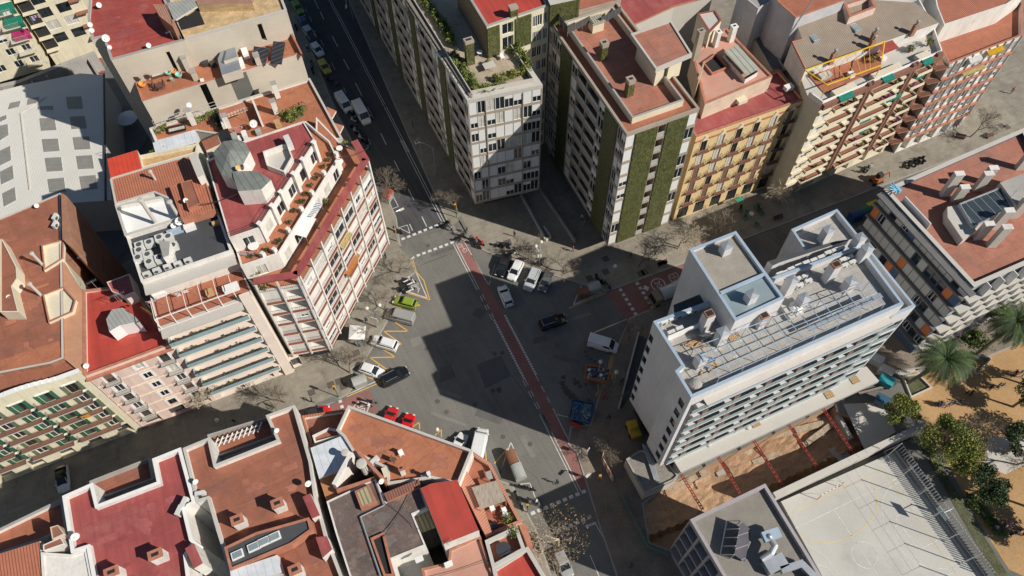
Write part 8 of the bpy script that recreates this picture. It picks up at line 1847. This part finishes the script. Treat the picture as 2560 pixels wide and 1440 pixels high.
# pergola on the notched terrace, flag cloths, parasols
t = thing('roof_pergola', 'white slatted pergola over the notch terrace of the terracotta block', 'pergola', tuple(W1('M 1930,230', 16))); m = MB(); A_, B_ = W('M 1935,240 M 2330,95', 15.6)
for k in range(10): c = A_.lerp(B_, k/9); f_ = Fr((c.x-.02, c.y-.75), (c.x+.25, c.y+.65)); m.fbox(f_, 0, f_.L, -.06, .06, 15.5, 15.62, white2)
m.build('slats', t); m = MB()
f_ = Fr(A_, B_); m.fbox(f_, 0, f_.L, -.3, -.2, 15.3, 15.49, conc_lt); m.fbox(f_, 0, f_.L, .2, .3, 15.3, 15.49, conc_lt)
for k in range(4): q = f_.p(f_.L*(k+.5)/4, -.25, 13); m.box((q.x, q.y, 12), .3, .3, 3.3, terracap, G_ANG)
m.build('frame', t)
for s in ('M 1885,190 M 1940,400 M 2480,205 M 2440,20', 'M 832,605 M 880,780 M 1405,585 M 1365,395'):
    q = ccw(W(s, 14.6)); m = MB(); m.prism(q, 0, 14.6, white, terra4); o_ = m.build('terrace', t2 if '1885' in s else t1); m = MB(); ring(m, q, .2, 14.6, 15.5, concrete); m.build('terrace_parapet', t2 if '1885' in s else t1)
p = W1('A 1195,1100', 3.0); t = thing('parasol', 'round pale parasol in the dark yard below the beige walls', 'parasol', (p.x, p.y, .2)); m = MB(); n = 12
V = [(p.x, p.y, 3.1)]+[(p.x+2.0*math.cos(2*math.pi*i/n), p.y+2.0*math.sin(2*math.pi*i/n), 2.5) for i in range(n)]; m.add(V, [(0, 1+i, 1+(i+1) % n) for i in range(n)], white2); m.build('canopy', t); m = MB(); m.tube((p.x, p.y, .2), (p.x, p.y, 3.0), .04, metal, 6); m.build('pole', t)
# estelada flags, awnings on facades
def flag(c, w_, h_, ang, label):
    t = thing('flag', label, 'flag', tuple(c)); f_ = Fr((c.x, c.y), (c.x+math.cos(ang), c.y+math.sin(ang))); m = MB(); ym, rm = mat('flag_yellow', (.65, .42, .02), .8), mat('flag_red', (.5, .03, .02), .8)
    for k in range(9): m.fbox(f_, 0, w_, -.01, .01, c.z+h_*k/9, c.z+h_*(k+1)/9, ym if k % 2 == 0 else rm)
    V = [f_.p(0, .03, c.z), f_.p(0, .03, c.z+h_), f_.p(w_*.45, .03, c.z+h_/2)]; m.add(V, [(0, 2, 1), (0, 1, 2)], mat('flag_blue', (.03, .1, .4), .8)); m.build('cloth', t)
    m = MB(); s_ = f_.p(w_*.15, .045, c.z+h_/2); P = []
    for i in range(10): rr_ = (.17 if i % 2 == 0 else .07)*h_; a_ = math.pi/2+i*math.pi/5; P.append(f_.p(w_*.15+rr_*math.cos(a_), .045, c.z+h_/2+rr_*math.sin(a_)))
    m.add(P, [tuple(range(10))], white2); m.build('star', t)
flag(W1('I 1360,290', 23.6), 1.5, 1.0, -.5, 'striped flag with blue triangle flying from the corner of the pergola terrace')
fd = Fr(Cc[0], Cc[1]); q = fd.p(fd.L-4.4, .88, 0); flag(Vector((q.x, q.y, 10.2)), 1.2, .85, fd.rot, 'striped flag with blue triangle hung on a cream house balcony')
def awn(root_fr, a, z, w_, m_, label, drop_=.7, out=.9):
    t = thing('awning', label, 'awning', tuple(root_fr.p(a, 0, z))); m = MB(); A_, B_, C_, D_ = root_fr.p(a, .05, z), root_fr.p(a+w_, .05, z), root_fr.p(a+w_, out, z-drop_*.5), root_fr.p(a, out, z-drop_*.5)
    m.add([A_, B_, C_, D_], [(0, 3, 2, 1), (0, 1, 2, 3)], m_); m.add([D_, C_, root_fr.p(a+w_, out, z-drop_), root_fr.p(a, out, z-drop_)], [(0, 3, 2, 1), (0, 1, 2, 3)], m_); m.build('fabric', t); m = MB(); m.tube(A_, B_, .05, white2, 5); m.build('roller', t)
fe = Fr(E1[1], E1[2]); tealm = mat('awning_teal', (.02, .34, .25), .8)
for a_, i_, w_, lab in ((.48, 6, 2.2, 'bright teal awning on the top cream balcony'), (.62, 4, 3.4, 'long teal awning on the fourth row of cream balconies'), (.12, 6, 2.8, 'teal blind at the left of the top balcony row'), (.82, 6, 2.0, 'teal blind at the right of the top balcony row'), (.82, 5, 1.8, 'short teal blind right on the second row'), (.45, 3, 2.4, 'teal blind low in the middle of the cream balconies'), (.5, 2, 2.2, 'lowest teal blind of the cream balconies')): awn(fe, fe.L*a_, 4.2+i_*2.95+2.4, w_, tealm, lab)
f2_ = Fr(E2[0], E2[1]); yem = mat('awning_yellow', (.75, .48, .02), .8)
awn(f2_, f2_.L*.52, 21.6, 3.4, yem, 'bright yellow awning at the top of the orange banded house'); awn(f2_, f2_.L*.30, 18.5, 4.8, mat('awning_cream', (.6, .5, .2), .8), 'long pale yellow awning on the orange banded house'); awn(f2_, f2_.L*.28, 21.5, 2.6, white2, 'white awning beside the yellow one', 1.0)
q = W1('F 1440,1000', 12); ff = Fr(Fp[1], Fp[2]); awn(ff, ff.L*.44, 19.0, 3.0, mat('awning_cream', (.6, .5, .2), .8), 'cream yellow awning high on the fin fronted block', .9, .6); awn(ff, ff.L*.40, 13.2, 3.2, mat('awning_orange', (.6, .25, .08), .8), 'orange awning in the middle of the fin fronted block', 1.2, .7); awn(ff, ff.L*.47, 13.0, 2.6, yem if False else mat('awning_peach', (.62, .33, .1), .8), 'peach awning beside the orange one', .8, .6)
for i, (a_, z_) in enumerate(((.71, 18.6), (.71, 15.6))): awn(f1, f1.L*.80, z_-2.8*0, 3.2, greenaw, ['green drop awning on the upper left cream balcony', 'green drop awning one floor lower on the cream block'][i], 1.9, 1.15)
awn(f1, f1.L*.80, 12.6, 3.0, mat('cloth_magenta', (.6, .05, .2), .8), 'red and magenta cloth hanging on the lower cream balcony', 1.6, 1.15)
# washing, boxes and other small things on the terraces
lnm = [mat('washing_'+n, c, .9, .1, 3) for n, c in (('white', (.62, .6, .58)), ('lilac', (.4, .33, .5)), ('blue', (.2, .32, .5)), ('rose', (.55, .25, .25)))]
def washing(s0, s1, z, label, seed=1):
    a, b = W1(s0, z+1.6), W1(s1, z+1.6); r = random.Random(seed); t = thing('washing_line', label, 'washing line', (a.x, a.y, z)); m = MB(); m.tube(a, b, .012, white2, 3)
    for q in (a, b): m.tube(q, (q.x, q.y, z), .02, metal, 4)
    m.build('line', t); f_ = Fr(a, b); x = .2
    while x < f_.L-.5: w_ = r.uniform(.3, .75); h = r.uniform(.4, 1.0); m = MB(); m.fbox(f_, x, x+w_, -.012, .012, z+1.58-h, z+1.58, r.choice(lnm)); m.build('cloth', t); x += w_+r.uniform(.08, .5)
washing('F 360,1045', 'F 560,1080', 25.2, 'line of pale washing at the end of the upper orange terrace', 2)
washing('c 2180,1290', 'c 2390,1240', 22.8, 'washing at the left end of the pergola terrace', 4)
washing('I 1640,130', 'I 1820,80', 22.8, 'washing with lilac cloths in the middle of the pergola terrace', 5)
washing('e 1440,480', 'e 1640,440', 21.2, 'dark and pale washing on the cluttered terrace', 6)
washing('a 20,200', 'a 170,150', 19, 'washing on the top left cream balcony', 7)
washing('a 440,250', 'a 600,210', 16, 'white sheets hung between the cream facades', 8)
def small_box(s, z, sx, sy, h, m_, label, cat='box', name='storage_box', ang=None):
    p = W1(s, z+h); t = thing(name, label, cat, (p.x, p.y, z)); m = MB(); m.box((p.x, p.y, z), sx, sy, h, m_, G_ANG if ang is None else ang); m.build('body', t); m = MB(); m.box((p.x, p.y, z+h+.002), sx+.06, sy+.06, .05, m_, G_ANG if ang is None else ang); m.build('lid', t)
for it in (('I 1500,110', 22.7, 1.6, 1.0, .8, frame_w, 'white slatted cabinet left on the pergola terrace'), ('I 2180,60', 22.7, 2.0, .9, .9, white2, 'white cabinet at the right of the pergola terrace'), ('I 1980,110', 22.7, .9, .9, .7, wood, 'wooden box in the middle of the pergola terrace'), ('d 1560,930', 25.2, 1.0, 2.0, .8, white2, 'white tank on the narrow west terrace'), ('d 1630,770', 25.2, .9, 1.7, .9, white2, 'white cabinet beside the solar collectors'), ('d 990,1200', 25.2, .5, .6, .4, white2, 'small white box on the west terrace parapet'), ('d 1040,930', 25.2, .9, .7, .7, metaldk, 'dark box left below the roof hatch'), ('d 1150,930', 25.2, .9, .7, .7, metaldk, 'dark box right below the roof hatch'),
  ('e 1470,590', 21.2, .8, 1.2, 1.2, cgrey, 'grey tall cabinet on the cluttered terrace'), ('e 1620,560', 21.2, .7, 1.2, 1.1, white2, 'white tall cabinet on the cluttered terrace'), ('e 1530,620', 21.2, .9, .6, .6, white2, 'white low box on the cluttered terrace'), ('e 1830,520', 21.2, .8, .8, .6, cgrey, 'grey crate beside the cream dish'), ('e 1330,570', 21.2, 1.4, 1.8, 2.0, black, 'black sheeted hut at the corner of the cluttered terrace'), ('e 2110,370', 21.2, .9, .5, 1.4, wood, 'wooden cupboard on the planted terrace'), ('E 2040,780', 26.4, .9, .5, .5, wood, 'brown crate in the back corner of the dark roof'), ('E 1790,810', 26.4, 1.4, .8, .8, white2, 'white meter box at the back of the dark roof'), ('E 1660,860', 26.4, 2.2, .9, .3, copingblue, 'pale blue slab at the back of the dark roof'),
  ('N 1120,590', 17.2, .5, 1.2, .9, cream, 'cream cabinet beside the flue on the orange roof'), ('N 1460,625', 17.2, 1.2, .7, .5, metal, 'grey box at the foot of the thin white chimney'), ('N 2000,1030', 14.8, 1.2, .8, .6, metaldk, 'dark box in the corner of the corner terrace'), ('N 1400,1300', 18.3, .9, .5, .5, white2, 'white unit on the edge of the white light well'), ('N 1640,1340', 16.8, .9, .5, .7, white2, 'white unit at the edge of the rose roof'), ('C 2330,940', 22, 1.6, 1.0, .6, cream, 'cream crate pile against the upper block of the yellow house'), ('D 350,810', 21.5, 1.4, .9, .7, white2, 'white table on the red roof of the yellow house'), ('D 690,700', 23.6, 2.0, 1.0, .7, curtain, 'cream cushioned bench under the yellow pergola'), ('D 940,690', 23.6, .9, .9, .6, white2, 'small white table under the yellow pergola'), ('D 1240,540', 23.6, 1.0, .6, .5, white2, 'white lounger on the white attic terrace'), ('D 1500,430', 23.6, 1.4, .5, .9, cgrey, 'grey cabinet on the white attic terrace')):
    small_box(*it)
for s, z, rd, lab in (('D 1480,490', 23.6, .7, 'green shrub on the white attic terrace'), ('D 1650,430', 23.6, .8, 'lush shrub at the right end of the white attic terrace'), ('D 540,720', 23.6, .6, 'green plant in the left corner under the yellow pergola'), ('D 1130,590', 23.6, .8, 'dark green plant at the right end of the yellow pergola'), ('B 2270,620', 28.5, .5, 'green plant by the stone table of the roof garden'), ('B 2340,760', 28.5, .5, 'flowering bush in the lower roof garden')): bush(s, z, rd, lab, None, 170, pot=pot)
# covers and trench patches in the carriageway
for s in ('K 1520,770', 'K 590,690', 'J 2250,1150', 'F 2160,1000', 'K 60,1250', 'N 2085,300', 'B 1080,200', 'B 1300,1000', 'K 1110,620', 'O 600,560', 'O 810,1230', 'K 330,1180', 'J 2150,650'):
    p = W1(s, .01); m = MB(); m.tube((p.x, p.y, .006), (p.x, p.y, .016), .38, mat('iron_cover', (.11, .09, .08), .8), 16); tag(m.build('manhole_cover'), 'round iron cover set in the asphalt carriageway', 'manhole cover', 'round iron covers in the road')
pa = MB(); pl2 = mat('asphalt_patch_pale', (.20, .19, .17), .9, .15, .5, .15); pd2 = mat('asphalt_patch_dark', (.115, .11, .105), .9, .15, .5, .15)
for i, s in enumerate(('K 0,960 135,915 100,800 0,830', 'J 1990,560 2080,530 2110,600 2010,640', 'O 250,330 420,390 400,430 230,370', 'O 560,500 640,640 610,655 530,515', 'K 870,560 1010,520 1030,570 890,610', 'K 1180,380 1420,300 1430,330 1190,410', 'F 2180,1080 2420,990 2430,1020 2190,1110', 'J 2230,1010 2480,1100 2470,1130 2220,1040', 'K 1080,700 1330,760 1320,800 1070,740', 'N 1500,90 1800,200 1790,225 1490,115')): pa.sheet(ccw(W(s, .0055)), .0055+.0002*i, pl2 if i % 2 else pd2)
struct('trench_patches', pa)
# promenade furniture on the shaded side
for s, a_, lab in (('H 905,510', G_ANG, 'dark bench facing the shaded street beside the cafe tables'), ('H 145,810', G_ANG, 'dark bench in the shade below the striped tower'), ('G 2110,1170', G_ANG, 'dark bench by the kerb of the red crossing'), ('D 1960,1290', -.3, 'dark bench in the far sunlit street'), ('D 2240,1280', .5, 'second dark bench in the far sunlit street')):
    p = W1(s, .4); t = thing('bench', lab, 'bench', (0, 0, 0)); m = MB(); m.box((0, 0, .42), 1.8, .5, .06, wd_dk); m.build('seat', t); m = MB(); m.box((0, .25, .5), 1.8, .05, .4, wd_dk); m.build('backrest', t)
    for x in (-.7, .7): m = MB(); m.box((x, 0, 0), .08, .45, .42, metaldk); m.build('leg', t)
    inst(t, (p.x, p.y, .13), a_)
for s, lab in (('H 730,480', 'round pale cafe table in the shade of the yellow house'), ('H 785,455', 'small cafe table beside the pale one')): table(s, .13, .45, white2 if 'pale cafe' in lab else metaldk, lab)
CHG = chair_p(mat('chair_green', (.02, .2, .12), .6))
for s, a_ in (('H 690,510', .4), ('H 765,550', 2.2), ('H 700,470', 1.2), ('H 760,440', -1.0), ('H 800,480', 2.6), ('H 660,460', .2)): p = W1(s, .5); inst(CHG, (p.x, p.y, .13), a_, 'dark green cafe chair in the shade before the yellow house', 'cafe chairs before the yellow house', (1.3,)*3)
sheet_cover('H 620,390 H 640,405 H 680,390 H 660,372', 2.6, greenaw, 'dark green cafe awning at the foot of the yellow house')
p = W1('H 1550,262', .6); t = thing('excavator', 'small orange excavator on the shaded pavement', 'machine', (p.x, p.y, .13)); m = MB(); om_ = mat('machine_orange', (.5, .16, .04), .5); m.box((p.x, p.y, .6), 1.7, 1.3, .9, om_, .4); m.box((p.x+.1, p.y, 1.502), .9, .9, .9, metaldk, .4); m.build('cab', t); m = MB(); m.tube((p.x+.7, p.y+.2, 1.2), (p.x+1.9, p.y+.6, 2.1), .12, om_, 6); m.tube((p.x+1.9, p.y+.6, 2.1), (p.x+2.5, p.y+.7, .6), .1, om_, 6); m.build('arm', t)
for y_ in (-.55, .55): m = MB(); m.box((p.x-.3*y_, p.y+y_, .0+.13), 2.2, .35, .45, tyre, .4); m.build('track', t)
for s, po, a_, b_, lab in (('H 655,450', 'stand', 'black', 'navy', 'person in black at the cafe tables'), ('H 775,445', 'stand', 'brown', 'black', 'person in brown at the cafe tables'), ('H 1500,185', 'walk', 'white', 'black', 'person in white walking in the shaded promenade'), ('H 1460,210', 'walk', 'black', 'black', 'person in black walking in the shaded promenade'), ('J 1460,250', 'walk', 'black', 'grey', 'person in black by the shop fronts of the fin fronted block'), ('J 690,1195', 'stand', 'brown', 'navy', 'person in brown bending at the tree pit on the lower pavement'), ('K 1600,1310', 'walk', 'navy', 'black', 'person in navy walking by the red barrier'), ('K 1722,970', 'walk', 'black', 'navy', 'person in black along the low kerb wall'), ('B 1560,1190', 'walk', 'grey', 'black', 'person in grey on the dark pavement beside tower'), ('D 2440,870', 'walk', 'red', 'navy', 'person in red near the far kerb')): person(s, po, a_, b_, lab, rnd.uniform(0, 6))
for s in ('K 1560,1050 K 1550,1120',): t = thing('barrier', 'red plastic barrier on the pavement edge by the skips', 'barrier', tuple(W1('K 1555,1080', 0))); a, b = W(s, .5); f_ = Fr(a, b); m = MB(); m.fbox(f_, 0, f_.L, -.15, .15, .13, .95, mat('barrier_red', (.5, .04, .03), .5)); m.build('panel', t)
t = thing('barrier', 'low red barrier segments below the blue skip', 'barrier', tuple(W1('K 1290,1375', 0))); a, b = W('K 1235,1350 K 1340,1395', .5); f_ = Fr(a, b); m = MB(); m.fbox(f_, 0, f_.L, -.15, .15, .0, .8, mat('barrier_red', (.5, .04, .03), .5)); m.build('panel', t)
p = W1('S 505,560', 20.9); t = thing('roof_ornament', 'pale blue fan shaped ornament at the roof corner above the kerb', 'ornament', (p.x, p.y, 20.6)); m = MB(); om2 = mat('ornament_blue', (.2, .5, .68), .5)
for k in range(6): a_ = 2.0+k*.42; m.tube((p.x, p.y, 20.9), (p.x+1.3*math.cos(a_), p.y+1.3*math.sin(a_), 21.1), .09, om2, 6)
m.build('fingers', t); m = MB(); m.box((p.x+.1, p.y, 20.6), .5, .9, .5, om2, G_ANG); m.build('base', t)
# repairs, puddle marks and drains on the large flat roofs
def inside(p, poly):
    c = False; n = len(poly)
    for i in range(n):
        a, b = poly[i], poly[(i+1) % n]
        if (a.y > p.y) != (b.y > p.y) and p.x < (b.x-a.x)*(p.y-a.y)/(b.y-a.y)+a.x: c = not c
    return c
def roof_marks(root, poly, z, tones, n, seed):
    r = random.Random(seed); poly = [Vector((v[0], v[1])) for v in poly]; q = inset(poly, 1.0); xs = [v.x for v in q]; ys = [v.y for v in q]; m = MB(); k = 0; u = Vector((math.cos(G_ANG), math.sin(G_ANG))); v_ = Vector((-u.y, u.x))
    for _ in range(n*6):
        if k >= n: break
        c = Vector((r.uniform(min(xs), max(xs)), r.uniform(min(ys), max(ys)))); zz = z+.004+k*.0006
        if r.random() < .22: a, b = r.uniform(.3, 1.0), r.uniform(.2, .5); P = [c+u*a*s+v_*b*t for s, t in ((-1, -1), (1, -1), (1, 1), (-1, 1))]
        elif r.random() < .5: a = r.uniform(1.5, 4); P = [c+u*a*s+v_*.035*t for s, t in ((-1, -1), (1, -1), (1, 1), (-1, 1))]
        else: R_ = r.uniform(.3, 1.3); P = [c+Vector((math.cos(t), math.sin(t)*.7))*R_*r.uniform(.6, 1.2) for t in [2*math.pi*i/16 for i in range(16)]]
        if all(inside(p, q) for p in P): m.sheet(P, zz, tones[k % len(tones)]); k += 1
    m.build('roof_repair', root)
def tone(n, c): return mat('repair_'+n, c, .85, .15, .8, .12, 5)
ta, tb = [tone('brown', (.33, .13, .082)), tone('pale_clay', (.41, .165, .10)), tone('clay', (.35, .14, .09))], [tone('dark_maroon', (.28, .062, .057)), tone('dusty_rose', (.345, .095, .088)), tone('maroon', (.29, .07, .065))]
for a_, b_, z_, t_, n_ in ((t1, J1, 17.1, tb, 26), (t2, J2, 17.1, ta, 26), (t3, J3, 17.2, ta, 26), (tF, F3, 28.35, tb, 18), (tR, R1, 30.15, tb, 22), (tC, C1, 19.9, ta, 30), (tB, inset(B1, 1.9), 30.78, ta, 20), (tI, BR, 19.75, ta, 40), (tP, Pb, 18.4, [tone('scarlet', (.38, .055, .04)), tone('scarlet_pale', (.42, .075, .055))], 14), (tR, R4, 21.0, ta, 16), (t4, J4, 18.18, [tone('bitumen_grey', (.155, .135, .12)), tone('bitumen_rust', (.16, .10, .08))], 26), (tW, inset(WBm, 1), 27.0, [tone('slab_grey', (.36, .35, .33)), tone('slab_pale', (.5, .49, .46))], 26)): roof_marks(a_, b_, z_, t_, n_, int(z_*10)+n_)
flush_over()
